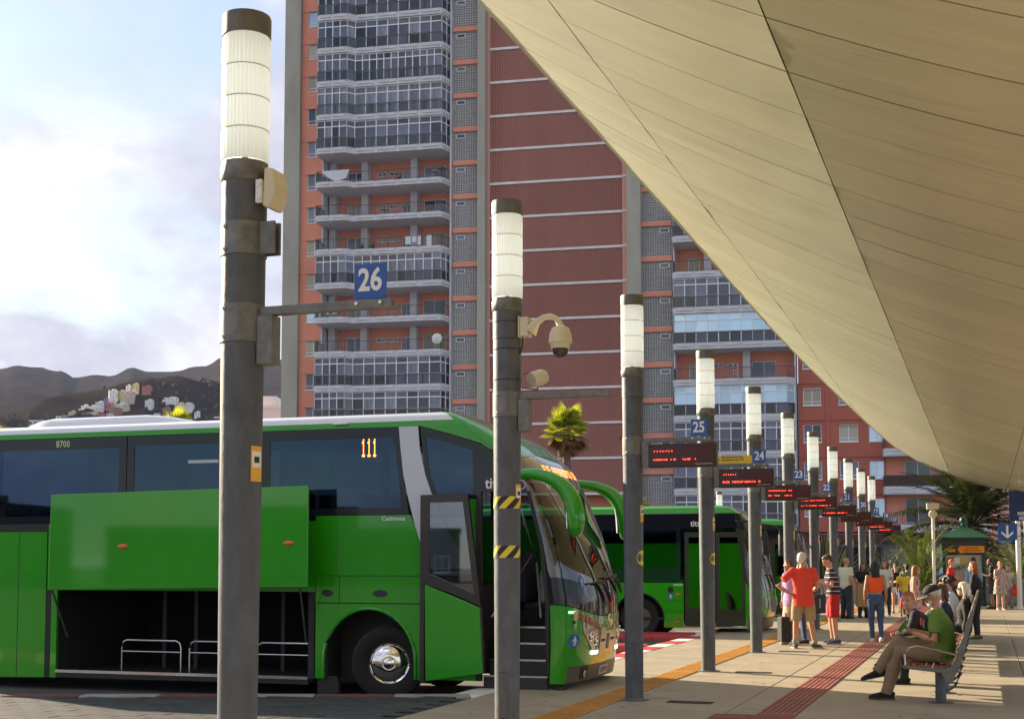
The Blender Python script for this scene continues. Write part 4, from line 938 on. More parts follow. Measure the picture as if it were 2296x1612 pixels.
def wheel(parent, x, y, z, r=.49, rw=.29, turn=0.0, hub='dome'):
    s = MB(); prof = [(.56 * r, -.11), (.62 * r, -.135), (.80 * r, -.15), (.94 * r, -.14), (r, -.105), (r, .105), (.94 * r, .14), (.56 * r, .11)]
    n = 48; s.rings([[(rr * math.cos(2 * math.pi * j / n), yy, rr * math.sin(2 * math.pi * j / n)) for j in range(n)] for rr, yy in prof], cap=False)
    for k in (-.06, -.02, .02, .06):
        s.rings([[((r + e) * math.cos(2 * math.pi * j / n), k + d, (r + e) * math.sin(2 * math.pi * j / n)) for j in range(n)] for e, d in ((0, -.015), (.008, -.012), (.008, .012), (0, .015))], cap=False)
    w = s.build('wheel', tyrem, parent, (x, y, z), turn, smooth=40)
    s = MB(); q = [(.57 * r, -.10), (.55 * r, -.115), (.50 * r, -.10), (.47 * r, -.118), (.40 * r, -.140), (.30 * r, -.160), (.18 * r, -.172), (.16 * r, -.170), (.15 * r, -.188), (.10 * r, -.195), (.0, -.197)] if hub == 'dome' else [(.57 * r, -.10), (.55 * r, -.115), (.48 * r, -.03), (.30 * r, -.02), (.26 * r, -.06), (.16 * r, -.07), (.15 * r, -.11), (0, -.115)]
    s.rings([[(rr * math.cos(2 * math.pi * j / n), yy, rr * math.sin(2 * math.pi * j / n)) for j in range(n)] for rr, yy in q]); s.build('wheel_rim', chrome if hub == 'dome' else bumpm, w, smooth=30)
    s = MB()
    for k in range(10):
        a = k * math.pi / 5; c = ((.505 * r if hub == 'dome' else .44 * r) * math.cos(a), -.098 if hub == 'dome' else -.05, (.505 * r if hub == 'dome' else .44 * r) * math.sin(a)); s.ell(c, (.024, .012, .024) if hub == 'dome' else (.022, .03, .022), 8, 4)
    s.build('wheel_nuts', chrome if hub != 'dome' else blk, w, smooth=True); return w
def person_symbol(parent, c, r, face=None):
    """round blue mandatory sign with a white walking figure holding a cane; face maps (u, w) to the surface"""
    F = face or (lambda u, w, e: (c[0] + u, c[1] - e, c[2] + w)); 
    s = MB(); n = 24; s.add([F(0, 0, .0)] + [F(r * math.cos(2 * math.pi * k / n), r * math.sin(2 * math.pi * k / n), 0) for k in range(n)], [(0, k + 1, (k + 1) % n + 1) for k in range(n)]); d = s.build('walker_sign', blue, parent, fixn=False)
    s = MB(); u = r * .9
    s.add([F(u * .17 * math.cos(2 * math.pi * k / 10), u * (.58 + .17 * math.sin(2 * math.pi * k / 10)), .002) for k in range(10)], [tuple(range(10))])
    def poly(p): s.add([F(u * a, u * b, .002) for a, b in p], [tuple(range(len(p)))])
    poly([(-.20, .38), (.20, .38), (.18, -.15), (-.18, -.15)]); poly([(-.18, -.15), (-.02, -.15), (-.12, -.80), (-.30, -.80)]); poly([(.02, -.15), (.18, -.15), (.26, -.80), (.08, -.80)])
    poly([(-.20, .38), (-.20, .20), (-.48, -.12), (-.54, -.02)]); poly([(.20, .38), (.54, .0), (.46, -.08), (.20, .18)]); poly([(.47, .0), (.53, .0), (.60, -.78), (.55, -.78)])
    s.build('walker_figure', signw, d, fixn=False); return d

# ------------------------------------------------------------------ the big coach
coach = thing('coach', 'large green and white coach with its luggage flap raised and front door open', 'coach', (.5, 17.0, 0), rad(-18))
CS = BusShape(2.5, [(0, -.03), (.6, -.01), (1.06, -.02), (1.82, -.11), (2.51, -.31), (2.9, -.55), (3.15, -.84), (3.30, -1.05), (3.40, -1.22), (3.47, -1.32), (3.66, -1.5)],
              [(0, .30), (.3, .36), (.7, .41), (1.15, .41), (1.5, .34), (1.96, .18), (2.63, -.12), (2.95, -.32), (3.2, -.60), (3.33, -.80), (3.40, -.92), (3.47, -1.06), (3.66, -1.4)], 3.0)
L = 12.3
# roof: green band, white top, green front dome
def ringz(z, inset, n=26):
    r = []
    for i in range(n + 1):
        p = CS.pt(math.pi * i / n, z); cy = CS.W / 2; p.y = cy + (p.y - cy) * (1 - inset / cy); p.x -= inset * .6; r.append(p)
    r += [Vector((-L + inset, CS.W - inset, z)), Vector((-L + inset, inset, z))]; return r
mb = MB(); zi = [(3.40, 0), (3.44, .004), (3.475, .012)]; mb.rings([ringz(*q) for q in zi], cap=False); mb.build('roof_edge', busg, coach, smooth=50)
mb = MB(); zi = [(3.475, .014), (3.52, .035), (3.56, .08), (3.595, .18), (3.62, .40), (3.635, .75)]; mb.rings([ringz(*q) for q in zi]); 
roof = mb.build('roof', [busw, busg], coach, smooth=50)
for p in roof.data.polygons: p.material_index = 1 if (p.center.x > -1.75 and len(p.vertices) < 8) else 0
hump = MB(); rs = []
for (s_, h_, e) in ((5.35, .0, .0), (5.55, .05, .03), (5.95, .125, .12), (6.3, .155, .2), (7.9, .15, .2), (8.15, .12, .12), (8.42, .0, .0)):
    y0, y1 = .42 - e * .3, 2.08 + e * .3; z = 3.60
    rs.append([Vector((-s_, y0, z)), Vector((-s_, y0 + .05, z + h_ * .7)), Vector((-s_, y0 + .16, z + h_)), Vector((-s_, y1 - .16, z + h_)), Vector((-s_, y1 - .05, z + h_ * .7)), Vector((-s_, y1, z))])
hump.rings(rs); hump.build('roof_unit', busw, coach, smooth=60)
# shell: far side, rear, front nose below the windscreen
mb = MB(); n = 26; zs = [.08, .3, .7, 1.1, 1.43, 1.9, 2.24]
far = [[Vector((pl(CS.c, z), CS.W, z)), Vector((-L, CS.W, z)), Vector((-L, 0.0, z)), Vector((-8.4, 0.0, z))] for z in zs]
mb.rings(far, closed=False, cap=False); mb.build('body_shell', busg, coach)
mb = MB(); mb.rings([[Vector((-1.0, CS.W, z)), Vector((-L, CS.W, z)), Vector((-L, 0.0, z)), Vector((-8.4, 0.0, z))] for z in (2.24, 3.40)], closed=False, cap=False); mb.build('far_window', tint, coach)
mb = MB()
for k in range(7): mb.box((-1.6 - k * 1.75 - .05, CS.W - .06, 2.24), (-1.6 - k * 1.75 + .05, CS.W - .005, 3.40))
mb.build('far_pillar', brub, coach)
# interior deck, bay, seats
mb = MB(); mb.box((-L + .05, .05, 1.24), (-1.05, CS.W - .03, 1.30)); mb.box((-L + .05, .04, .02), (-7.4, CS.W - .05, 1.22)); mb.box((-3.34, 2.2, .0), (-.02, CS.W - .05, 1.24)); mb.box((-3.34, .35, .5), (-3.26, CS.W - .05, 1.24)); mb.box((-1.72, .30, .15), (-1.05, 2.2, 1.24))
mb.box((-L + .04, 0.04, 3.36), (-1.3, CS.W - .03, 3.40)); mb.box((-1.05, 1.35, .3), (-.15, 2.2, .95)); mb.build('inner_deck', bint, coach)
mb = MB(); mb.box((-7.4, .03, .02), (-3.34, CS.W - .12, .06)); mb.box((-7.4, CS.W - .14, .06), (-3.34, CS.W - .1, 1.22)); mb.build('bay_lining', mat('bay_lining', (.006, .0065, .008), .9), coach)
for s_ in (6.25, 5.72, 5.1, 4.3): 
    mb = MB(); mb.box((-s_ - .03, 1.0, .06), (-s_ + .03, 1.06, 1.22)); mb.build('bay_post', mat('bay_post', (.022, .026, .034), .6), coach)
for (a, b) in ((6.53, 5.56), (5.42, 4.45), (4.35, 3.42)):
    mb = MB(); y = .35
    mb.tube([(-a, y, .07), (-a, y, .40), (-a + .02, y, .47), (-a + .08, y, .50), (-b - .08, y, .50), (-b - .02, y, .47), (-b, y, .40), (-b, y, .07)], .013, 8); mb.tube([(-a, y, .34), (-b, y, .34)], .010, 8); mb.build('bay_rail', steel, coach, smooth=True)
st_ = MB(); st_.box((-.22, -.2, 0), (.20, .2, .42)); st_.box((-.26, -.21, .42), (-.14, .21, 1.02)); st_ = bev(st_.build('seat', seatm, coach), .05, 2); st_.location = (-2.6, .5, 1.34)
hd = MB(); hd.box((-.25, -.13, 1.02), (-.16, .13, 1.22)); hd = bev(hd.build('headrest', mat('headrest_cover', (.25, .27, .33), .9), st_), .03, 2)
for k in range(9):
    for y in (.5, 1.0, 1.6, 2.08):
        if k == 0 and y == .5: continue
        o = inst(st_, coach, (-2.6 - .85 * k, y, 1.34)); inst(hd, o)
# near side: windows, stripe, panels
def pane(nm, pts, inner):
    o = side(nm, pts, tint, coach, .004, .012)
    # black printed border around the clear field
    n = len(pts); vs = [(-a, -.002, z) for a, z in pts] + [(-a, -.002, z) for a, z in inner]
    b = MB(); b.add(vs, [(i, (i + 1) % n, (i + 1) % n + n, i + n) for i in range(n)]); b.build('window_border', bblack, o, fixn=False); return o
pane('window', [(12.2, 2.17), (6.28, 2.17), (6.28, 3.392), (12.2, 3.392)], [(12.0, 2.27), (6.40, 2.27), (6.40, 3.235), (12.0, 3.235)])
pane('window', [(6.265, 2.17), (4.16, 2.17), (4.16, 3.392), (6.265, 3.392)], [(6.15, 2.27), (4.26, 2.27), (4.26, 3.255), (6.15, 3.255)])
pane('window', [(4.15, 2.235), (1.95, 2.235), (2.04, 2.75), (2.105, 3.397), (4.15, 3.395)], [(4.0, 2.33), (2.06, 2.33), (2.10, 2.75), (2.17, 3.262), (4.0, 3.262)])
pane('window', [(1.60, 2.43), (.955, 2.43), (.955, 3.14), (1.37, 3.275), (1.80, 3.392), (1.72, 2.75)], [(1.56, 2.50), (1.06, 2.50), (1.06, 3.06), (1.38, 3.16), (1.72, 3.25), (1.66, 2.75)])
wl = MB(); wl.prism([(-2.10, 3.397), (-2.075, 3.12), (-2.03, 2.75), (-1.96, 2.45), (-1.86, 2.08), (-1.74, 1.74), (-1.60, 1.44), (-1.02, 1.44), (-1.22, 1.72), (-1.45, 2.10), (-1.60, 2.42), (-1.72, 2.75), (-1.80, 3.10), (-1.825, 3.397)], -.008, .0); wl.build('white_stripe', bstripe, coach)
side('green_panel', [(7.56, 2.165), (7.56, 1.215), (3.30, 1.215), (3.30, 1.435), (1.60, 1.435), (1.74, 1.74), (1.93, 2.23), (3.3, 2.23), (3.3, 2.165)], busg, coach)
side('green_panel', [(1.59, 1.435), (.98, 1.435), (.98, 2.42), (1.59, 2.42)], busg, coach, .006, .02)
sidez('hatch', 3.29, 2.95, 1.075, 1.425, busg, coach, -.006); sidez('hatch', 2.94, 1.60, 1.075, 1.425, busg, coach, -.006)
sidez('panel_gap', 3.31, .99, 1.04, 1.44, brub, coach, .004, .018)
for s_, w in ((3.12, .085), (2.35, .11)):
    mb = MB(); mb.rings([[( -s_ + w * q * math.cos(a), -y, 1.2 + .045 * q * math.sin(a)) for a in [2 * math.pi * j / 20 for j in range(20)]] for q, y in ((1, .004), (1, .012), (.82, .014), (.75, .009))]); mb.build('hatch_handle', mat('handle_blue_black', (.02, .022, .04), .3), coach, smooth=30)
# wheel arch panel
arch = [(3.29, .07), (3.16, .07)] + [(2.505 + .655 * math.cos(a), .30 + .70 * math.sin(a)) for a in [math.pi * (.0 + k / 18) for k in range(0, 19)]] + [(1.842, .09), (1.78, .09), (1.02, .09), (1.02, 1.06), (3.29, 1.06)]
arch[2:21] = [(2.505 + .66 * math.cos(a), .30 + .70 * math.sin(a)) for a in [math.pi * k / 18 for k in range(19)]]
side('wheel_arch_panel', arch, busg, coach)
lip = MB(); A_ = [(3.165, .07)] + [(2.505 + .66 * math.cos(a), .30 + .70 * math.sin(a)) for a in [math.pi * k / 18 for k in range(19)]] + [(1.845, .09)]
lip.tube([(-a, -.012, z) for a, z in A_], .022, 6); lip.build('arch_lip', busg, coach, smooth=True)
mb = MB(); mb.box((-3.2, .02, .07), (-3.12, .5, 1.1)); mb.box((-3.2, .45, -.0), (-1.8, .5, 1.1)); mb.box((-3.2, .02, 1.02), (-1.8, .5, 1.08)); mb.build('arch_liner', brub, coach)
mb = MB(); mb.box((-3.28, .05, -.15), (-3.05, .1, .1)); mb.prism([(-3.25, -.15), (-2.95, -.12), (-2.98, .1), (-3.25, .1)], .03, .1); mb.build('mud_flap', brub, coach)
wheel(coach, -2.30, .20, .285, turn=rad(20)); wheel(coach, -2.30, 2.28, .285, turn=rad(200)); wheel(coach, -9.3, .2, .285); wheel(coach, -9.3, 2.28, .285, turn=math.pi)
# rear lower panel, bay frame and sill
side('rear_panel', [(12.25, 2.05), (7.58, 2.05), (7.58, -.03), (8.6, -.05), (8.65, .45), (8.9, .85), (9.3, .98), (9.7, .85), (9.95, .45), (10, -.05), (12.25, -.03)], busg, coach)
sidez('panel_joint', 8.06, 8.05, -.02, 2.05, brub, coach, -.006, .0); sidez('panel_joint', 2.99, 2.985, 1.44, 2.22, brub, coach, -.0055, .0)
sidez('rubbing_strip', 12.25, 7.56, 2.055, 2.165, brub, coach, .0, .02)
sidez('bay_frame', 7.575, 7.50, -.03, 1.21, brub, coach, .0, .05); sidez('bay_frame', 7.49, 7.39, -.03, 1.21, busg, coach, .0, .05); sidez('bay_frame', 3.40, 3.31, .06, 1.42, brub, coach, .0, .05)
mb = MB(); mb.box((-7.39, -.01, .045), (-3.40, .06, .085)); mb.build('bay_sill', steel, coach); mb = MB(); mb.box((-7.39, -.0, -.02), (-3.40, .06, .043)); mb.build('bay_sill_skirt', brub, coach)
# raised luggage flap, held out from the side on struts
fl = MB(); fl.prism([(-7.206, 2.561), (-7.221, 1.221), (-3.196, 1.282), (-3.199, 2.616)], -.44, -.40); fl = bev(fl.build('luggage_flap', busg, coach), .012, 2)
mb = MB(); mb.prism([(-7.10, 2.50), (-7.12, 1.30), (-3.28, 1.36), (-3.28, 2.55)], -.398, -.36); mb.build('flap_lining', brub, fl)
for s_, z in ((6.014, 1.828), (3.477, 1.863)):
    mb = MB(); mb.rings([[(-s_ + .08 * q * math.cos(a), -y, z + .033 * q * math.sin(a)) for a in [2 * math.pi * j / 16 for j in range(16)]] for q, y in ((1, .44), (.95, .452), (.6, .458))]); mb.build('side_marker', orl, fl, smooth=60)
for s_, e in ((7.28, .25), (3.52, -.22)):
    mb = MB(); mb.bar((-s_ + .1, -.02, .55), (-s_ + .12 - e * .3, -.40, 1.35), .022); mb.build('flap_strut', mat('strut_grey', (.2, .2, .21), .3, metal=.8), fl)
# slanted dark panel behind the flap's front edge is the last window's border; the front door stands open
dr = MB(); DP = [(-1.714, 2.479), (-1.066, 2.488), (-.889, 1.114), (-.844, .199), (-1.690, .084)]
dr.add([], [])
outer = [(-1.714, 2.479), (-1.066, 2.488), (-.889, 1.114), (-.870, 1.05), (-.870, 1.05)]
fr_ = MB(); n_ = 5
O_ = [(-1.714, 2.479), (-1.066, 2.488), (-.885, 1.05), (-1.25, 1.20), (-1.714, 1.36)]; I_ = [(-1.60, 2.38), (-1.08 - .05, 2.385), (-.975, 1.20), (-1.27, 1.33), (-1.60, 1.47)]
for y0, y1 in ((-.19, -.13),):
    for i in range(5):
        j = (i + 1) % 5
        fr_.add([(O_[i][0], y0, O_[i][1]), (O_[j][0], y0, O_[j][1]), (I_[j][0], y0, I_[j][1]), (I_[i][0], y0, I_[i][1])], [(0, 1, 2, 3)])
        fr_.add([(O_[i][0], y1, O_[i][1]), (O_[j][0], y1, O_[j][1]), (I_[j][0], y1, I_[j][1]), (I_[i][0], y1, I_[i][1])], [(3, 2, 1, 0)])
        fr_.add([(O_[i][0], y0, O_[i][1]), (O_[i][0], y1, O_[i][1]), (O_[j][0], y1, O_[j][1]), (O_[j][0], y0, O_[j][1])], [(0, 1, 2, 3)])
        fr_.add([(I_[i][0], y0, I_[i][1]), (I_[i][0], y1, I_[i][1]), (I_[j][0], y1, I_[j][1]), (I_[j][0], y0, I_[j][1])], [(3, 2, 1, 0)])
door = fr_.build('door', bframe, coach)
mb = MB(); mb.prism(I_, -.165, -.160); mb.build('door_glass', doorg, door)
mb = MB(); mb.prism([(-1.655, 1.325), (-1.25, 1.175), (-.898, 1.035), (-.852, .205), (-1.636, .085)], -.188, -.13); bev(mb.build('door_panel', busg, door), .01)
mb = MB(); mb.box((-1.715, -.192, .07), (-1.657, -.128, 1.37)); mb.prism([(-.896, 1.03), (-.870, 1.04), (-.835, .20), (-.850, .20)], -.19, -.128); mb.build('door_edge', bframe, door)
for z in (.5, 1.5, 2.2): mb = MB(); mb.bar((-1.6, -.13, z), (-1.15, .02, z + .02), .03); mb.build('door_hinge_arm', brub, door)
# doorway with steps
side('door_lintel', [(.955, 2.52), (.955, 3.13), (.56, 2.90), (.33, 2.52)], bblack, coach, -.003, .02)
side('door_pillar', [(.33, 2.52), (.285, 2.52), (.10, 1.82), (.03, 1.06), (.03, .2), (.075, .2), (.085, 1.06), (.155, 1.82)], brub, coach, .0, .06)
sidez('door_pillar', 1.02, .94, .09, 2.52, brub, coach, .0, .06)
dg = MB(); dg.prism([(-1.80, 3.40), (-1.37, 3.285), (-.95, 3.15), (-.56, 2.915), (-.52, 2.88), (-.60, 2.93), (-.84, 3.15), (-1.05, 3.30), (-1.22, 3.40)], -.002, .02); dg.build('dome_side', busg, coach)
for k, z in enumerate((.17, .36, .56, .76)):
    mb = MB(); mb.box((-.93, .06 + .24 * k, z - .22), (-.08, .34 + .24 * k, z - .018)); o = mb.build('step', mat('step_black', (.03, .03, .034), .7), coach)
    mb = MB(); mb.box((-.93, .052 + .24 * k, z - .024), (-.08, .10 + .24 * k, z + .0)); mb.build('step_nosing', steel, o)
for p, q in (((-.85, .15, .9), (-.55, .9, 1.7)), ((-.2, .2, .9), (-.35, .5, 1.6))): mb = MB(); mb.tube([p, q], .016, 8); mb.build('grab_rail', steel, coach)
# front end
zl = lambda f: 1.075 - .17 * (1 - abs(2 * f - 1) ** 2.2)
fw0 = .0
CS.patch('front_panel', 0, 1, .29, lambda f: zl(f) - .008, busg, coach, nf=30, nz=8)
CS.patch('front_corner', 0, .03, .08, .3, busg, coach, nf=6, nz=3)
CS.patch('bumper', .03, 1, .09, .285, bumpm, coach, nf=28, nz=3)
CS.patch('dash_band', .0, 1, lambda f: zl(f), lambda f: zl(f) + .34, bblack, coach, nf=30, nz=5)
CS.patch('windscreen', .0, 1, lambda f: zl(f) + .345, 2.62, wsg, coach, nf=32, nz=14)
sgn = CS.patch('sign_window', .0, 1, 2.625, lambda f: 2.94 + .10 * (1 - abs(2 * f - 1) ** 2), mat('sign_window_brown', (.16, .13, .09), .07, coat=.6, spec=.6), coach, nf=30, nz=6)
CS.patch('front_dome', .0, 1, lambda f: 2.945 + .10 * (1 - abs(2 * f - 1) ** 2), 3.402, busg, coach, nf=30, nz=10)
mb = MB()
for k in range(9): mb.box((-2.2, .02, 0), (-2.1, .03, .01)) if k < 0 else None
def onfront(e, f0, z0):
    """map (x, z) metres on the curved front, x running towards the far side"""
    def F(u, w, ee=0.0): return tuple(CS.pt(CS.phi_at(min(.999, max(.001, f0 + u / CS.W))), z0 + w, e + ee))
    return F
led('destination_line', 'EJE AEROPUERTO SUR', .0155, ledamb, sgn, (0, 0, 0), fx=onfront(.004, .22, 2.88), dot=.75)
led('destination_line', '111', .0155, ledamb, sgn, (0, 0, 0), fx=onfront(.004, .22, 2.70), dot=.75, rows=range(0, 3))
# beige grille mask with slots, badge and number
mask = CS.patch('grille_mask', .36, .70, lambda f: .42 - .02 * (1 - abs(2 * f - 1)), lambda f: .76 if f < .45 or f > .63 else .70, maskm, coach, e=.012, nf=20, nz=3)
for (a, b, c, d) in ((.38, .46, .565, .60), (.58, .67, .565, .60)): CS.patch('grille_slot', a, b, c, d, blk, mask, e=.016, nf=4, nz=1)
CS.patch('mask_recess', .495, .545, .46, .66, mat('recess_brown', (.10, .05, .045), .4), mask, e=.017, nf=4, nz=1)
F = onfront(.02, .53, .84); em = MB(); n = 22
em.rings([[F(.085 * math.cos(2 * math.pi * j / n) * q, .085 * math.sin(2 * math.pi * j / n) * q, e) for j in range(n)] for q, e in ((1.0, .0), (.97, .012), (.86, .012), (.83, .0))], cap=False)
for a in (90, 210, 330): em.add([F(.014 * math.cos(rad(a + 90)), .014 * math.sin(rad(a + 90)), .006), F(.08 * math.cos(rad(a)), .08 * math.sin(rad(a)), .006), F(.014 * math.cos(rad(a - 90)), .014 * math.sin(rad(a - 90)), .006)], [(0, 1, 2)])
em.build('round_badge', chrome, coach, smooth=True)
for s_ in (0, 1):
    f0, f1 = (.115, .335) if s_ == 0 else (.72, .93); w = f1 - f0
    top = (lambda f: .86 - .16 * (f - .10) / .25) if s_ == 0 else (lambda f: .86 - .16 * (.95 - f) / .25)
    bot = (lambda f: .72 - .36 * min(1, max(0, (f - .115) / .16)) * .9) if s_ == 0 else (lambda f: .72 - .33 * min(1, max(0, (.93 - f) / .16)))
    hl = CS.patch('headlight', f0, f1, bot, top, lensm, coach, e=.010, nf=12, nz=5)
    CS.patch('turn_lens', .045 if s_ == 0 else .72, f1 if s_ == 0 else .96, (lambda f: top(f) + .012), (lambda f: top(f) + .095), redl, coach, e=.010, nf=14, nz=2)
    for ff, zz, r_ in (((.205, .665, .065), (.285, .60, .062)) if s_ == 0 else ((.86, .665, .065), (.78, .60, .062))):
        Fh = onfront(.014, ff, zz); q = MB(); n = 18
        q.rings([[Fh(r_ * .85 * k * math.cos(2 * math.pi * j / n), r_ * k * math.sin(2 * math.pi * j / n), e) for j in range(n)] for k, e in ((1, 0), (.95, .012), (.75, .010), (.6, -.0), (.25, .004))]); q.build('lamp_bowl', chrome, hl, smooth=True)
    CS.patch('daylight_strip', (.24 if s_ == 0 else .74), (.33 if s_ == 0 else .82), .42, .462, drl, hl, e=.018, nf=4, nz=1)
text_parent = coach
def text3(name, s, size, m, parent, F, n_sx=1.0, bold=0.0, space=1.0):
    """flat lettering bent onto a surface F(x, z, lift)"""
    c = bpy.data.curves.new(name, 'FONT'); c.body = s; c.size = size; c.align_x = 'CENTER'; c.align_y = 'CENTER'; c.offset = bold; c.resolution_u = 2; c.space_character = space
    o = bpy.data.objects.new(name, c); C.objects.link(o); bpy.context.view_layer.update()
    me = bpy.data.meshes.new_from_object(o.evaluated_get(bpy.context.evaluated_depsgraph_get())); bpy.data.objects.remove(o); bpy.data.curves.remove(c)
    for v in me.vertices: v.co = Vector(F(v.co.x * n_sx, v.co.y, .002))
    me.materials.clear(); me.materials.append(m); me.name = name
    o = bpy.data.objects.new(name, me); C.objects.link(o); o.parent = parent; return o
text3('fleet_number', '8700', .15, lettw, coach, onfront(.002, .37, .84), .8, .003)
CS.patch('fog_light', .13, .215, .12, .275, blk, coach, e=.006, nf=4, nz=2); F = onfront(.012, .175, .18); q = MB(); n = 14
q.rings([[F(.035 * k * math.cos(2 * math.pi * j / n), .045 * k * math.sin(2 * math.pi * j / n), e) for j in range(n)] for k, e in ((1, 0), (.9, .008), (.3, .002))]); q.build('fog_lamp_bowl', chrome, coach, smooth=True)
np_ = CS.patch('number_plate', .425, .60, .125, .245, mat('plate_white', (.55, .50, .44), .5), coach, e=.012, nf=6, nz=1); text3('plate_letters', '0259 KWP', .085, blk, np_, onfront(.013, .512, .185), .85, .002)
person_symbol(coach, None, .085, lambda u, w, e: onfront(.003, .055, .615)(u, w, e)); 
person_symbol(coach, None, .085, lambda u, w, e: onfront(.003, .135, 1.36)(u * .8, w, e))
CS.patch('marker_lamp', .025, .055, .965, .99, grl, coach, e=.008, nf=3, nz=1)
q = MB(); F = onfront(.004, .05, .85); q.rings([[F(.022 * k * math.cos(2 * math.pi * j / 12), .022 * k * math.sin(2 * math.pi * j / 12), e) for j in range(12)] for k, e in ((1, 0), (.9, .006), (.2, .003))]); q.build('front_sensor', blk, coach)
# wipers lying along the foot of the windscreen
for f0, f1, z0, z1 in ((.50, .28, 1.10, 1.335), (.86, .55, 1.20, 1.40)):
    q = MB(); A = [onfront(.05, f0 + (f1 - f0) * k / 6, 0)(0, z0 + (z1 - z0) * min(1, k / 2.5)) for k in range(7)]; q.tube(A, [.022, .03, .026, .02, .018, .016, .012], 6); q.build('wiper', brub, coach, smooth=True)
    q = MB(); A = [onfront(.03, f1 - .10 + (f0 - f1 + .18) * k / 8, 0)(0, z1 - .0 + .005 * k) for k in range(9)]; q.tube(A, .012, 6); q.build('wiper_blade', blk, coach, smooth=True)
# mirrors like drooping horns
def mirror(far):
    Y = (lambda y: CS.W - y) if far else (lambda y: y)
    P = [(-.75, Y(.10), 2.70), (-.48, Y(.0), 2.74), (-.25, Y(-.07), 2.745), (-.02, Y(-.11), 2.70), (.16, Y(-.11), 2.60), (.27, Y(-.10), 2.46), (.335, Y(-.10), 2.30), (.36, Y(-.10), 2.14), (.355, Y(-.10), 2.00), (.34, Y(-.10), 1.92)]
    q = MB(); q.tube(P, [(.08, .06), (.07, .065), (.065, .07), (.068, .08), (.085, .10), (.105, .115), (.12, .12), (.125, .115), (.11, .10), (.05, .04)], 16, side=(0, 1, 0)); o = q.build('mirror_arm', busg, coach, smooth='all')
    sb = o.modifiers.new('s', 'SUBSURF'); sb.levels = sb.render_levels = 1
    q = MB(); q.tube([(.21, Y(-.10), 2.44), (.245, Y(-.10), 2.26), (.255, Y(-.10), 2.03)], [(.07, .03), (.105, .03), (.09, .03)], 12, side=(0, 1, 0)); q.build('mirror_glass', chrome, o, smooth=True)
mirror(False); mirror(True)
# lettering along the side
def onside(s0, z0, e=.012): return lambda u, w, ee=0: (-s0 + u, -e - ee, z0 + w)
text3('fleet_number', '8700', .135, lettg, coach, onside(7.345, 3.308, .006), .88, .003)
led('route_number', '111', .0135, ledamb, coach, (-2.635, -.008, 3.235), dot=.8).scale = (1.0, 1, 2.6 * 1.0)
text3('operator_name', 'titsa', .20, lettw, coach, onside(.735, 2.62, .006), .9, .003)
q = MB(); n = 20; q.rings([[(-.40 + r * math.cos(2 * math.pi * j / n), -.008, 2.60 + r * math.sin(2 * math.pi * j / n)) for j in range(n)] for r in (.052, .06)], cap=False); q.build('round_emblem', lettw, coach, fixn=False)
text3('builder_name', 'Castrosua', .082, lettw, coach, onside(2.17, 2.185, .008), 1.0, .001)
text3('model_script', 'Stellae', .13, mat('silver_letters', (.6, .65, .7), .25, metal=.8), coach, onside(1.25, 1.56, .012), 1.0)
sidez('window_notice', 5.28, 4.80, 2.985, 3.03, mat('notice_grey', (.45, .5, .55), .5), coach, -.004, -.001)
mb = MB(); mb.box((-3.05, -.03, 3.455), (-2.85, .0, 3.475)); mb.build('side_lamp', mat('lamp_white', (.8, .8, .78), .3), coach)
tow = MB(); tow.tube([(.0, .1, .10), (-.02, .1, .02), (.10, .1, .0), (.3, .12, .09)], .014, 8); tow.build('tow_eye', brub, coach)

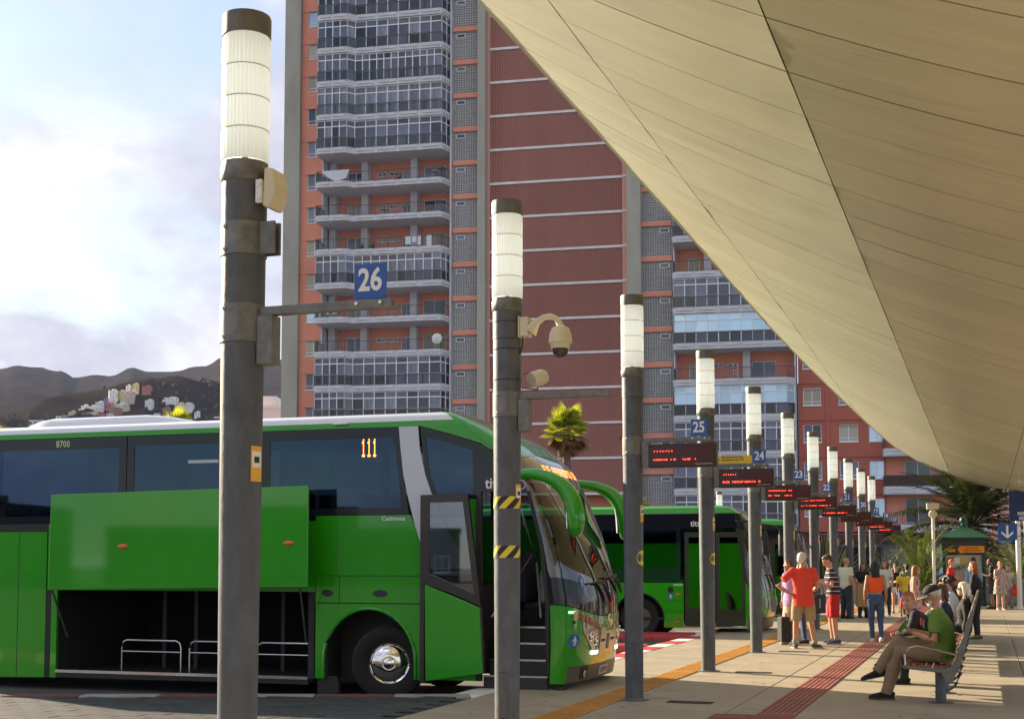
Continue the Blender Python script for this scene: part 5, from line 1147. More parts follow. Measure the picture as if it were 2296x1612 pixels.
# ------------------------------------------------------------------ city buses
def city_bus(label, loc, name='city_bus'):
    b = thing(name, label, 'bus', loc, rad(-18), 'city buses in the next bays')
    S = BusShape(2.5, [(0, -.04), (1.0, -.03), (1.6, -.10), (2.4, -.22), (2.75, -.34), (2.9, -.5), (3.0, -.8)], [(0, .30), (.5, .42), (1.0, .40), (1.5, .28), (2.2, .06), (2.72, -.14), (2.9, -.4), (3.0, -.75)], 3.0); LL = 11.8
    def rz_(z, ins, n=22):
        r = []
        for i in range(n + 1):
            p = S.pt(math.pi * i / n, z); p.y = 1.25 + (p.y - 1.25) * (1 - ins / 1.25); p.x -= ins * .5; r.append(p)
        return r + [Vector((-LL + ins, 2.5 - ins, z)), Vector((-LL + ins, ins, z))]
    mb = MB(); mb.rings([rz_(2.735, 0), rz_(2.80, .0), rz_(2.86, .03), rz_(2.91, .10), rz_(2.94, .3), rz_(2.95, .6)]); mb.build('roof', busg, b, smooth=50)
    mb = MB(); mb.box((-9, .5, 2.94), (-5.5, 2.0, 3.06)); bev(mb.build('roof_unit', busg, b), .06)
    mb = MB(); mb.rings([[Vector((pl(S.c, z), 2.5, z)), Vector((-LL, 2.5, z)), Vector((-LL, 0, z))] for z in (.07, .6, 1.12)], closed=False, cap=False); mb.build('body_shell', busg, b)
    mb = MB(); mb.rings([[Vector((-.3, 2.5, z)), Vector((-LL, 2.5, z)), Vector((-LL, 0, z))] for z in (1.12, 2.74)], closed=False, cap=False); mb.build('far_window', tint, b)
    mb = MB(); mb.box((-LL + .05, .05, .25), (-.2, 2.45, .30)); mb.box((-LL + .05, .05, 2.66), (-.4, 2.45, 2.70)); mb.box((-3.4, .3, .1), (-1.7, 2.3, .95)); mb.build('inner_deck', bint, b)
    side('cantrail', [(LL, 2.735), (LL, 2.40), (.25, 2.40), (.36, 2.735)], bblack, b)
    for (s0, s1) in ((LL - .05, 7.0), (6.95, 3.62), (3.58, 1.60)):
        w = sidez('window', s0, s1, 1.125, 2.395, tint, b, .004, .012); n = 4
        o4 = [(s0, 1.125), (s1, 1.125), (s1, 2.395), (s0, 2.395)]; i4 = [(s0 - .12, 1.50), (s1 + .10, 1.50), (s1 + .10, 2.34), (s0 - .12, 2.34)]
        if s1 < 2: i4 = [(s0 - .1, 1.46), (s1 + .10, 1.46), (s1 + .10, 2.34), (s0 - .1, 2.34)]
        m_ = MB(); m_.add([(-a, -.002, z) for a, z in o4] + [(-a, -.002, z) for a, z in i4], [(i, (i + 1) % 4, (i + 1) % 4 + 4, i + 4) for i in range(4)]); m_.build('window_border', bblack, w, fixn=False)
    ar = [(2.60 + .60 * math.cos(a), .27 + .60 * math.sin(a)) for a in [math.pi * k / 16 for k in range(17)]]
    side('lower_panel', [(LL, .07), (3.3, .07)] + [(3.2, .08)] + ar + [(2.0, .07), (1.53, .07), (1.53, 1.115), (LL, 1.115)], busg, b)
    lp = MB(); lp.tube([(-a, -.008, z) for a, z in ar], .02, 6); lp.build('arch_lip', brub, b, smooth=True)
    mb = MB(); mb.box((-3.25, .45, 0), (-1.95, .5, .95)); mb.build('arch_liner', brub, b)
    sidez('panel_gap', 1.99, 1.54, .672, .684, brub, b, -.006, .0)
    for y, t_ in ((.2, 0), (2.3, math.pi)): wheel(b, -2.6, y, .28, .48, turn=t_, hub='disc'); wheel(b, -8.6, y, .28, .48, turn=t_, hub='disc')
    # doorway with two glazed leaves
    for (s0, s1) in ((1.50, .80), (.77, .09)):
        fo = [(s0, .10), (s1, .12), (s1, 2.30), (s0, 2.30)]; fi = [(s0 - .09, .55 if s0 > 1 else .50), (s1 + .09, .50), (s1 + .09, 2.18), (s0 - .09, 2.18)]
        m_ = MB(); 
        for y0 in (.0, .04): m_.add([(-a, y0, z) for a, z in fo] + [(-a, y0, z) for a, z in fi], [(i, (i + 1) % 4, (i + 1) % 4 + 4, i + 4) for i in range(4)])
        for q_ in (fo, fi): m_.add([(-a, .0, z) for a, z in q_] + [(-a, .04, z) for a, z in q_], [(i, (i + 1) % 4, (i + 1) % 4 + 4, i + 4) for i in range(4)])
        d_ = m_.build('door', bframe, b); m_ = MB(); m_.prism([(-a, z) for a, z in fi], .015, .02); m_.build('door_glass', doorg2, d_)
        m_ = MB(); m_.box((-s1 - .04, -.03, .9), (-s1 - .015, -.005, 1.9)) if s0 > 1 else m_.tube([(-s0 + .2, .06, .8), (-s0 + .2, .06, 1.5)], .012, 6); m_.build('door_handle', steel, d_)
    sidez('door_sill', 1.52, .05, .075, .10, steel, b, -.01, .2)
    sidez('front_pillar', .085, -.02, .10, 2.30, busg, b, -.002, .02) if False else side('front_pillar', [(.085, .10), (.03, .10), (.03, 1.1), (.085, 1.1)], busg, b); side('front_pillar', [(.085, 1.1), (.03, 1.1), (.22, 2.4), (.3, 2.4)], brub, b)
    # seats, poles and a bell-post seen through the glass
    sd = MB(); sd.box((-.2, -.2, 0), (.2, .2, .4)); sd.box((-.24, -.2, .4), (-.15, .2, 1.0)); sd = bev(sd.build('seat', mat('bus_seat_green', (.10, .20, .06), .8), b), .04); sd.location = (-4.0, .5, .45)
    for k in range(6):
        for y in (.5, 1.9):
            if k or y > 1: inst(sd, b, (-4.0 - k * .85, y, .45))
    hp = MB()
    for x_, y_ in ((-1.7, .4), (-3.4, .6), (-3.4, 1.7), (-1.2, 1.2), (-5, .7)): hp.tube([(x_, y_, .3), (x_, y_, 2.66)], .018, 6)
    hp.build('grab_pole', mat('pole_yellow', (.6, .5, .1), .4), b)
    zl_ = lambda f: 1.0 - .10 * (1 - abs(2 * f - 1) ** 2)
    S.patch('front_panel', 0, 1, .32, lambda f: zl_(f) - .006, busg, b); S.patch('bumper', 0, 1, .05, .315, bumpm, b, nz=3)
    S.patch('windscreen', 0, 1, lambda f: zl_(f), 2.36, wsg, b, nf=28, nz=10); sw = S.patch('sign_window', 0, 1, 2.365, 2.73, bblack, b, nf=28, nz=5)
    def fr(e, f0, z0): return lambda u, w, ee=0.0: tuple(S.pt(S.phi_at(min(.999, max(.001, f0 + u / 2.5))), z0 + w, e + ee))
    for f0, f1 in ((.10, .27), (.73, .90)): h_ = S.patch('headlight', f0, f1, .50, .78, lensm, b, e=.01, nf=8, nz=3); S.patch('lamp_bowl', f0 + .03, f1 - .05, .54, .74, chrome, h_, e=.016, nf=4, nz=2)
    S.patch('grille', .34, .66, .42, .70, bumpm, b, e=.008, nf=10, nz=2)
    for f0, f1 in ((.46, .22), (.8, .52)): w = MB(); w.tube([fr(.04, f0 + (f1 - f0) * k / 6, 0)(0, 1.0 + .1 * min(k, 3)) for k in range(7)], .014, 6); w.build('wiper', brub, b)
    for far_ in (0, 1):
        Y = (lambda y: 2.5 - y) if far_ else (lambda y: y)
        m_ = MB(); m_.tube([(-.35, Y(.1), 2.50), (-.1, Y(-.12), 2.55), (.25, Y(-.2), 2.50), (.40, Y(-.2), 2.40), (.42, Y(-.2), 2.25)], [.03, .03, .028, .028, .03], 8); a_ = m_.build('mirror_arm', brub, b, smooth=True)
        m_ = MB(); m_.tube([(.40, Y(-.2), 2.30), (.42, Y(-.2), 2.2), (.42, Y(-.2), 1.82), (.41, Y(-.2), 1.75)], [(.05, .04), (.11, .06), (.11, .06), (.05, .04)], 10, side=(0, 1, 0)); m_.build('mirror_head', brub, a_, smooth=True)
    text3('operator_name', 'titsa', .20, lettw, b, lambda u, w, e: (-1.20 + u, -.006 - e, 2.50 + w), .9, .003)
    text3('maker_name', 'VOLVO', .055, lettw, b, lambda u, w, e: (-1.66 + u, -.006 - e, 1.07 + w), 1.25, .002)
    q = MB(); q.rings([[(-1.84 + r * math.cos(2 * math.pi * j / 18), -y, .955 + r * math.sin(2 * math.pi * j / 18)) for j in range(18)] for r, y in ((.075, .004), (.072, .014), (.062, .014), (.058, .006))]); q.build('filler_cap', blk, b)
    person_symbol(b, (-1.84, -.007, .80), .075)
    for x_, z_, w_ in ((-1.66, .845, .07), (-1.68, .20, .055)):
        q = MB(); q.rings([[(x_ + w_ * k * math.cos(2 * math.pi * j / 14), -y, z_ + .03 * k * math.sin(2 * math.pi * j / 14)) for j in range(14)] for k, y in ((1, .004), (.9, .018), (.4, .024))]); q.build('side_marker', orl, b, smooth=True)
    return b
b2 = city_bus('green single deck city bus with its closed door behind the third and fourth posts', (5.48, 31.03, .02))
b3 = copy_tree(b2); b3.location = (8.45, 39.6, -.02); tag(b3, 'green city bus half hidden behind the people and the fifth and sixth posts')
# ================================================================== benches and people
wood = mat('bench_wood', (0.20, 0.065, 0.035), 0.5, col2=(0.30, 0.11, 0.06), vscale=9, stretch=(1, .06, 1), randvar=.2, bump=.15, bscale=60)
benchst = mat('bench_steel', (0.17, 0.168, 0.16), 0.42, metal=.5, var=.15, vscale=8)
def bench(t0, t1, label):
    b = thing('bench', label, 'bench', rp(3.36, t0), RZ, 'benches down the middle of the platform'); L = t1 - t0
    sl = MB(); sl.box((-.031, .03, -.018), (.031, L - .03, .018)); sl = bev(sl.build('seat_slat', wood, b), .006); prof = [(-.315 + .0775 * k, .437 - .006 * k) for k in range(7)]
    for k, (x, z) in enumerate(prof):
        o = sl if k == 0 else inst(sl, b); o.location = (x, 0, z); o.rotation_euler = (0, rad(4), 0)
    bs = MB(); bs.box((-.012, .03, -.045), (.012, L - .03, .045)); bs = bev(bs.build('back_slat', benchst, b), .005)
    for k, (x, z, a) in enumerate(((.235, .53, 20), (.27, .63, 17), (.30, .73, 15), (.325, .83, 12), (.355, .93, 14), (.39, 1.02, 20))):
        o = bs if k == 0 else inst(bs, b); o.location = (x, 0, z); o.rotation_euler = (0, rad(a), 0)
    for y in (.0, L - .03):
        q = MB(); q.prism([(-.36, .40), (-.36, .44), (.10, .405), (.17, .44), (.22, .54), (.29, .74), (.355, .97), (.385, 1.06), (.43, 1.05), (.375, .85), (.33, .66), (.26, .43), (.17, .25), (.10, .27), (.06, .36)], y, y + .03)
        bev(q.build('side_plate', benchst, b), .005)
        q = MB(); q.tube([(-.33, y + .015, .43), (-.335, y + .015, .56), (-.29, y + .015, .63), (-.20, y + .015, .655), (-.05, y + .015, .63), (.24, y + .015, .56)], .011, 8); q.build('armrest', steel, b, smooth=True)
    for y in [.28, 1.5, L - .3]:
        q = MB(); q.lathe([(.062, .008), (.058, .36)], 20, c=(.04, y, 0)); o = q.build('leg', galv, b, smooth=True); q = MB(); q.lathe([(.14, 0), (.14, .009), (.06, .012)], 24, c=(.04, y, 0)); q.build('foot_plate', galv2, o, smooth=True)
        q = MB(); q.tube([(.06, y, .10), (.20, y, .20), (.27, y, .35)], .016, 8); q.build('brace', benchst, b, smooth=True)
bench(9.45, 12.75, 'nearest slatted bench, with the man in the green polo on its near end')
bench(14.1, 17.5, 'middle bench, behind the man in the dark jacket')
bench(18.5, 22.4, 'farthest bench, holding the curly-haired person')

skinL = mat('skin_light', (.52, .29, .20), .5, var=.06, vscale=12); skinR = mat('skin_ruddy', (.48, .23, .15), .5, var=.08, vscale=12); skinT = mat('skin_tan', (.36, .19, .11), .5, var=.06, vscale=12); skinD = mat('skin_brown', (.22, .115, .07), .5, var=.06, vscale=12)
HAIRC = {'white': (.60, .57, .50), 'dark': (.022, .016, .012), 'brown': (.075, .04, .022), 'red': (.22, .075, .025), 'blond': (.36, .20, .08), 'ginger': (.30, .11, .035), 'black': (.008, .007, .007), 'silver': (.68, .64, .54)}
def hairm(c): return mat('hair_' + c, HAIRC[c], .55, var=.35, vscale=30, stretch=(1, 1, .2), bump=.4, bscale=90)
def cloth(nm, c, **k): return mat('cloth_' + nm, c, .85, bump=.25, bscale=25, **k)
eye_m = mat('eye_dark', (.02, .015, .012), .2); lip_m = mat('lip', (.30, .09, .07), .5); brow_m = mat('brow', (.05, .03, .02), .8)
def pat_mat(name, kind, c1, c2, sc, c3=None):
    m = bpy.data.materials.new(name); m.use_nodes = True; n = m.node_tree; L = n.links.new; b = n.nodes['Principled BSDF']; b.inputs['Roughness'].default_value = .85
    t = n.nodes.new('ShaderNodeTexCoord'); cr = n.nodes.new('ShaderNodeValToRGB'); cr.color_ramp.interpolation = 'CONSTANT'
    if kind == 'stripe':
        sp = n.nodes.new('ShaderNodeSeparateXYZ'); L(t.outputs['Object'], sp.inputs[0]); mu = n.nodes.new('ShaderNodeMath'); mu.operation = 'MULTIPLY'; mu.inputs[1].default_value = sc; L(sp.outputs[2], mu.inputs[0])
        fr = n.nodes.new('ShaderNodeMath'); fr.operation = 'FRACT'; L(mu.outputs[0], fr.inputs[0]); L(fr.outputs[0], cr.inputs[0])
        cr.color_ramp.elements.new(.55); cr.color_ramp.elements.new(.8)
        for e, (p, c) in zip(cr.color_ramp.elements, ((0, c1), (.42, c2), (.58, c1), (.80, c3 or c1))): e.position = p; e.color = (*c, 1)
    elif kind == 'plaid':
        sp = n.nodes.new('ShaderNodeSeparateXYZ'); L(t.outputs['Object'], sp.inputs[0]); outs = []
        xy = n.nodes.new('ShaderNodeMath'); xy.operation = 'ADD'; L(sp.outputs[0], xy.inputs[0]); L(sp.outputs[1], xy.inputs[1])
        for src in (xy.outputs[0], sp.outputs[2]):
            mu = n.nodes.new('ShaderNodeMath'); mu.operation = 'MULTIPLY'; mu.inputs[1].default_value = sc; L(src, mu.inputs[0]); fr = n.nodes.new('ShaderNodeMath'); fr.operation = 'FRACT'; L(mu.outputs[0], fr.inputs[0])
            gt = n.nodes.new('ShaderNodeMath'); gt.operation = 'GREATER_THAN'; gt.inputs[1].default_value = .5; L(fr.outputs[0], gt.inputs[0]); outs.append(gt.outputs[0])
        ad = n.nodes.new('ShaderNodeMath'); ad.operation = 'ADD'; L(outs[0], ad.inputs[0]); L(outs[1], ad.inputs[1]); hv = n.nodes.new('ShaderNodeMath'); hv.operation = 'MULTIPLY'; hv.inputs[1].default_value = .45; L(ad.outputs[0], hv.inputs[0]); L(hv.outputs[0], cr.inputs[0])
        cr.color_ramp.elements.new(.6)
        for e, (p, c) in zip(cr.color_ramp.elements, ((0, c1), (.3, tuple((a + d) / 2 for a, d in zip(c1, c2))), (.7, c2))): e.position = p; e.color = (*c, 1)
    else:
        v = n.nodes.new('ShaderNodeTexNoise'); v.inputs['Scale'].default_value = sc; v.inputs['Detail'].default_value = 2; L(t.outputs['Object'], v.inputs['Vector']); L(v.outputs['Fac'], cr.inputs[0])
        cr.color_ramp.elements.new(.6)
        for e, (p, c) in zip(cr.color_ramp.elements, ((0, c2), (.45, c1), (.58, c3 or c2))): e.position = p; e.color = (*c, 1)
    L(cr.outputs[0], b.inputs['Base Color']); return m
wr_tex = bpy.data.textures.new('wrinkle', 'CLOUDS'); wr_tex.noise_scale = .09; wr_tex.noise_depth = 2
def voxel(o, v, wrinkle=0.0, smooth_it=4):
    r = o.modifiers.new('remesh', 'REMESH'); r.mode = 'VOXEL'; r.voxel_size = v; r.use_smooth_shade = True
    if wrinkle:
        d = o.modifiers.new('wrinkle', 'DISPLACE'); d.texture = wr_tex; d.strength = wrinkle; d.mid_level = .5
    s = o.modifiers.new('smooth', 'SMOOTH'); s.factor = .5; s.iterations = smooth_it
    return o
V = Vector
def head_rings(mb, c, M, k=1.0):
    prof = [(-.118, .018, .070, .020), (-.110, .034, .084, .0), (-.09, .050, .092, -.03), (-.06, .060, .096, -.065), (-.03, .066, .097, -.085), (.0, .070, .095, -.096), (.03, .074, .097, -.101), (.06, .073, .091, -.100), (.09, .064, .074, -.084), (.108, .046, .05, -.06), (.118, .02, .018, -.03)]
    rs = []
    for z, rx, yf, yb in prof:
        rs.append([V(c) + M @ (V((rx * math.cos(a), (yf + yb) / 2 + (yf - yb) / 2 * math.sin(a), z)) * k) for a in [2 * math.pi * j / 20 for j in range(20)]])
    mb.rings(rs)
    q = lambda *p: V(c) + M @ (V(p) * k)
    mb.tube([q(0, .088, .022), q(0, .103, -.005), q(0, .112, -.028), q(0, .095, -.04)], [.009 * k, .012 * k, .016 * k, .011 * k], 8)
    mb.tube([q(0, .086, -.062), q(0, .094, -.066), q(0, .088, -.074)], [.02 * k, .021 * k, .018 * k], 8)
    for s in (-1, 1): mb.ell(q(s * .073, -.006, -.008), (.012 * k, .020 * k, .031 * k), 8, 6, M=M)
def add_hand(mb, w, d, n, sgn, curl=.5, k=1.0):
    """palm, four unequal fingers bent at the knuckles and a thumb from the side of the palm; d along the hand, n out of the palm"""
    d = V(d).normalized(); n = (V(n) - d * V(n).dot(d)).normalized(); x = d.cross(n) * sgn
    w = V(w); P = lambda a, b, c: w + (d * a + x * b + n * c) * k
    mb.tube([P(-.01, 0, 0), P(.03, 0, 0), P(.065, 0, .0), P(.088, 0, .0)], [(.026 * k, .019 * k), (.036 * k, .017 * k), (.041 * k, .016 * k), (.038 * k, .013 * k)], 12, side=x)
    for i, (b, l) in enumerate(((.030, .070), (.010, .080), (-.010, .074), (-.029, .058))):
        a0 = .078; c1, c2 = curl * .8, curl * 1.9
        p0 = P(a0, b, 0); p1 = p0 + (d * math.cos(c1) + n * math.sin(c1)) * l * .5 * k; p2 = p1 + (d * math.cos(c2) + n * math.sin(c2)) * l * .5 * k
        mb.tube([p0, p1, p2], [.0098 * k, .0092 * k, .0078 * k], 8)
    mb.tube([P(.022, .030, .006), P(.045, .058, .018), P(.072, .062 - curl * .02, .030)], [.0135 * k, .012 * k, .0098 * k], 8)
def cloth_arm(mb, sh, el, wr, f, e, r=(.058, .046, .036)):
    """sleeve from the shoulder: f 0..1 covers to the elbow, 1..2 to the wrist"""
    sh, el, wr = V(sh), V(el), V(wr)
    if f <= 1: mb.tube([sh, sh.lerp(el, f * .5), sh.lerp(el, f)], [r[0] + e, r[0] * .95 + e, r[0] * .9 + e + .008], 14)
    else: mb.tube([sh, sh.lerp(el, .5), el, el.lerp(wr, (f - 1) * .6), el.lerp(wr, f - 1)], [r[0] + e, r[0] * .93 + e, r[1] + e, r[2] + .008 + e, r[2] + e], 14)
def person(label, loc, heading, H=1.75, sex='m', skin=skinL, hair=('short', 'dark'), top=None, sleeve=.55, top_to=-.10, bottom=None, legs='short', leg_to=.55, shoes=None, socks=None,
           pose=None, vox=.011, fat=1.0, bare_mid=False, face=True, group='people waiting on the bus platform', headturn=0.0, headpitch=0.0, glasses=None, beard=None, strap=False):
    k = H / 1.75; P = dict(pose or {}); f = sex == 'f'
    sw = (.158 if f else .183); hw = .088
    pel = V(P.get('pel', (0, 0, .94))); lean = rad(P.get('lean', 0)); hunch = rad(P.get('hunch', 4)); tw = rad(P.get('twist', 0))
    T = Matrix.Rotation(tw, 3, 'Z') @ Matrix.Rotation(-lean, 3, 'X'); T2 = T @ Matrix.Rotation(-hunch, 3, 'X')
    wa = pel + T @ V((0, -.005, .15)); ch = wa + T2 @ V((0, .0, .19)); nb = ch + T2 @ V((0, -.012, .20)); hc = nb + T2 @ V((0, .02, .0)) + V((0, .015, .155)) * 1.0
    HM = Matrix.Rotation(tw + rad(headturn), 3, 'Z') @ Matrix.Rotation(-rad(headpitch), 3, 'X')
    shL, shR = ch + T2 @ V((-sw, -.01, .135)), ch + T2 @ V((sw, -.01, .135))
    J = dict(elL=shL + V((-.055, -.02, -.29)), elR=shR + V((.055, -.02, -.29)), knL=pel + V((-.095, .015, -.45)), knR=pel + V((.095, .015, -.45)))
    for q in ('elL', 'elR', 'knL', 'knR'):
        if q in P: J[q] = V(P[q])
    J['wrL'] = V(P['wrL']) if 'wrL' in P else J['elL'] + V((-.005, .06, -.245)); J['wrR'] = V(P['wrR']) if 'wrR' in P else J['elR'] + V((.005, .06, -.245))
    J['anL'] = V(P['anL']) if 'anL' in P else V((J['knL'].x - .01, J['knL'].y - .03, .085)); J['anR'] = V(P['anR']) if 'anR' in P else V((J['knR'].x + .01, J['knR'].y - .03, .085))
    hipL, hipR = pel + T @ V((-hw, 0, -.02)), pel + T @ V((hw, 0, -.02))
    side = T @ V((1, 0, 0)); g = fat
    def torso(e, lo, hi):
        pts = [(pel + T @ V((0, 0, -.09)), (.135 if f else .125, .10)), (pel, ((.168 if f else .155) * g, .118 * g)), (pel + T @ V((0, 0, .07)), ((.155 if f else .152) * g, .112 * g)), (wa, ((.128 if f else .145) * g, .100 * g)),
               (wa.lerp(ch, .5), ((.135 if f else .156) * g, .108 * g)), (ch, ((.148 if f else .168) * g, (.118 if f else .116) * g)), (ch + T2 @ V((0, -.005, .09)), (sw * .98, .100)), (ch + T2 @ V((0, -.01, .15)), (sw * .78, .070)), (nb, (.066, .058))]
        pts = pts[lo:hi]; m = MB(); m.tube([p for p, _ in pts], [(a + e, b + e) for _, (a, b) in pts], 22, side=side); return m
    ar = (.050, .041, .031) if f else (.056, .046, .035); lr = ((.086, .056, .044, .036) if f else (.085, .060, .050, .040))
    body = torso(0, 0, 9); body.tube([nb - V((0, 0, .03)), nb + (hc - nb) * .35, hc + V((0, -.01, -.05))], [.060 if not f else .05, .052 if not f else .045, .052 if not f else .046], 14)
    head_rings(body, hc, HM)
    for s, sh, el, wr in ((-1, shL, J['elL'], J['wrL']), (1, shR, J['elR'], J['wrR'])):
        body.ell(sh, (.062 if not f else .054,) * 3, 12, 8); body.tube([sh, sh.lerp(el, .45), el, el.lerp(wr, .35), wr], [ar[0], ar[0] * .92, ar[1], ar[1] * .98, ar[2] * .78], 14)
        dd = (wr - el).normalized(); pn = V(P.get('palmL' if s < 0 else 'palmR', (-s * .95, .1, 0.1)))
        add_hand(body, wr, V(P.get('handL' if s < 0 else 'handR', dd)), pn, s, P.get('curl', .45))
    for s, hp, kn, an in ((-1, hipL, J['knL'], J['anL']), (1, hipR, J['knR'], J['anR'])):
        fd = V(P.get('footL' if s < 0 else 'footR', (s * .12, 1, 0))).normalized()
        body.tube([hp + V((0, 0, .03)), hp.lerp(kn, .4), kn, kn.lerp(an, .3), an], [lr[0] * g, lr[0] * .9 * g, lr[1], lr[2] * 1.12, lr[3]], 14)
        up = V((0, 0, 1)) if 'flat' not in P else V((0, 0, 1)); 
        body.tube([an + fd * -.055 + up * -.042, an + up * -.03, an + fd * .08 + up * -.050, an + fd * .17 + up * -.062], [(.030, .030), (.038, .036), (.042, .026), (.032, .014)], 12, side=fd.cross(up))
    for q in (body,): q.v = [tuple(V(p) * k) for p in q.v]
    root = body.build('person', skin, None, loc, rad(heading - 90), fixn=True); voxel(root, vox, 0, 3); tag(root, label, 'person', group)
    def part(nm, mb, m, v=None, wr_=0.008, sm=4):
        mb.v = [tuple(V(p) * k) for p in mb.v]; o = mb.build(nm, m, root)
        if v: voxel(o, v, wr_, sm)
        else:
            o.data.polygons.foreach_set('use_smooth', [True] * len(o.data.polygons))
        return o
    # clothes
    e = .014
    if top:
        m = torso(e, 3 if bare_mid else (1 if top_to > -.05 else 0), 9)
        if top_to < -.12: m.tube([pel, pel + V((0, 0, top_to))], [(.165 * g + e, .125 * g + e), (.17 * g + e, .128 * g + e)], 22, side=side)
        if sleeve > 0:
            for sh, el, wr in ((shL, J['elL'], J['wrL']), (shR, J['elR'], J['wrR'])): m.ell(sh, (.062 + e if not f else .054 + e,) * 3, 12, 8); cloth_arm(m, sh, el, wr, sleeve, e, ar)
        part('top', m, top, vox * 1.15, .014)
    if bottom:
        m = MB()
        if legs == 'skirt':
            zz = pel.z - leg_to
            m.tube([pel + T @ V((0, 0, .10)), pel, pel + V((0, .0, -.2)), V((pel.x, pel.y, pel.z - leg_to))], [(.14, .11), (.178, .135), (.185, .15), (.20, .17)], 22, side=side); part('skirt', m, bottom, vox * 1.2, .016)
        else:
            m.tube([pel + T @ V((0, 0, .11)), pel + T @ V((0, 0, .03)), pel + T @ V((0, 0, -.08))], [((.138 if f else .152) * g + .008, .112 * g), ((.166 if f else .155) * g + .010, .120 * g + .006), (.14 * g, .11 * g)], 20, side=side)
            for s, hp, kn, an in ((-1, hipL, J['knL'], J['anL']), (1, hipR, J['knR'], J['anR'])):
                le = .024 if legs in ('short', 'loose') else .009
                if leg_to <= 1: m.tube([hp + V((0, 0, .03)), hp.lerp(kn, leg_to * .5), hp.lerp(kn, leg_to)], [lr[0] * g + .012, lr[0] * .92 * g + le, lr[1] + .012 + le], 16)
                else:
                    dn = (an - kn).normalized(); m.tube([hp + V((0, 0, .03)), hp.lerp(kn, .5), kn, kn.lerp(an, .4), an + dn * (.03 if legs == 'loose' else -.02)], [lr[0] * g + .012, lr[0] * .86 * g + le, lr[1] + le, lr[2] * 1.05 + le * 1.15, lr[3] + le * 1.05], 16)
            part('trousers' if leg_to > 1 else 'shorts', m, bottom, vox * 1.15, .016 if legs != 'slim' else .008)
    for s, an in ((-1, J['anL']), (1, J['anR'])):
        fd = V(P.get('footL' if s < 0 else 'footR', (s * .12, 1, 0))).normalized(); up = V((0, 0, 1)); sd = fd.cross(up)
        if socks:
            m = MB(); m.tube([an + up * .07, an, an + fd * .03 + up * -.04], [lr[3] + .008, lr[3] + .008, lr[3] + .006], 12); part('sock', m, socks)
        if shoes:
            m = MB(); m.tube([an + fd * -.085 + up * -.045, an + fd * -.06 + up * -.035, an + fd * .0 + up * -.03, an + fd * .08 + up * -.045, an + fd * .16 + up * -.056, an + fd * .205 + up * -.064], [(.026, .034), (.040, .046), (.047, .052), (.050, .038), (.045, .028), (.02, .015)], 16, side=sd); sh_ = part('shoe', m, shoes, .008, 0, 3)
            m = MB(); m.prism([(-.09, -.03), (-.07, -.045), (0, -.044), (.1, -.054), (.17, -.05), (.21, -.02), (.21, .02), (.17, .05), (.1, .054), (0, .044), (-.07, .045), (-.09, .03)], -.084, -.062, ax='z')
            m.v = [tuple(an + fd * p[0] + sd * p[1] + up * p[2]) for p in m.v]; m.v = [tuple(V(p) * k) for p in m.v]; m.build('sole', mat('shoe_sole', (.35, .33, .3), .7) if shoes not in (MATS.get('cloth_black_shoe'),) else blk, root)
    # hair and face
    q = lambda *p: hc + HM @ V(p)
    st, hcx = hair; hm = hairm(hcx)
    if st != 'bald':
        m = MB(); m.ell(q(0, -.016, .040), (.082, .098, .092), 18, 12, M=HM)
        if st != 'buzz': m.ell(q(0, .012, .078), (.066, .076, .052), 14, 8, M=HM); m.ell(q(0, -.055, -.01), (.072, .055, .07), 14, 8, M=HM)
        if st == 'curly':
            rnd = random.Random(5)
            for _ in range(46):
                a, b = rnd.uniform(0, 6.28), rnd.uniform(-.2, 1.4); m.ell(q(.10 * math.cos(a) * math.cos(b), -.02 + .11 * math.sin(a) * math.cos(b) - .02, .04 + .11 * math.sin(b)), (.034,) * 3, 7, 5)
        if st in ('long', 'vlong', 'bob'):
            ln = {'long': -.26, 'vlong': -.46, 'bob': -.14}[st]
            for sx in (-1, 1): m.tube([q(sx * .062, .0, .05), q(sx * .078, -.01, -.05), q(sx * .075, -.02, max(ln, -.20))], [.028, .030, .018], 10)
            m.tube([q(0, -.07, .05), q(0, -.085, -.08), hc + V((0, -.10, -.2)) if ln < -.2 else q(0, -.085, -.12), hc + V((0, -.115, ln))], [(.075, .045), (.09, .045), (.095, .035), (.06, .02)], 14, side=HM @ V((1, 0, 0)))
        if st == 'bun': m.ell(q(0, -.11, .07), (.045, .04, .045), 10, 8)
        if st == 'ponytail': m.tube([q(0, -.10, .06), q(0, -.15, 0), q(0, -.14, -.14)], [.03, .035, .015], 10)
        part('hair', m, hm, .010, .012, 2)
    if beard: m = MB(); m.ell(q(0, .055, -.088), (.052, .045, .036), 12, 8, M=HM); m.ell(q(0, .04, -.06), (.066, .045, .03), 12, 6, M=HM); part('beard', m, hairm(beard), .009, .006, 2)
    if face:
        for s in (-1, 1):
            if not glasses: m = MB(); m.ell(q(s * .030, .0865, .006), (.012, .007, .006), 8, 6, M=HM); part('eye', m, eye_m)
            m = MB(); m.tube([q(s * .016, .094, .026), q(s * .032, .093, .030), q(s * .046, .083, .026)], [.003, .004, .002], 6); part('eyebrow', m, brow_m if hcx not in ('white', 'silver') else hm)
        m = MB(); m.tube([q(-.022, .090, -.062), q(0, .0985, -.063), q(.022, .090, -.062)], [.002, .0048, .002], 6); part('mouth', m, lip_m)
    if glasses:
        m = MB()
        for s in (-1, 1): m.ell(q(s * .032, .098, .006), (.025, .005, .018), 12, 6, M=HM); m.bar(q(s * .055, .095, .010), q(s * .074, -.005, .012), .005)
        m.bar(q(-.01, .10, .01), q(.01, .10, .01), .005); part('glasses', m, glasses)
    return root, dict(J=J, hc=hc, HM=HM, nb=nb, ch=ch, pel=pel, k=k, shL=shL, shR=shR)
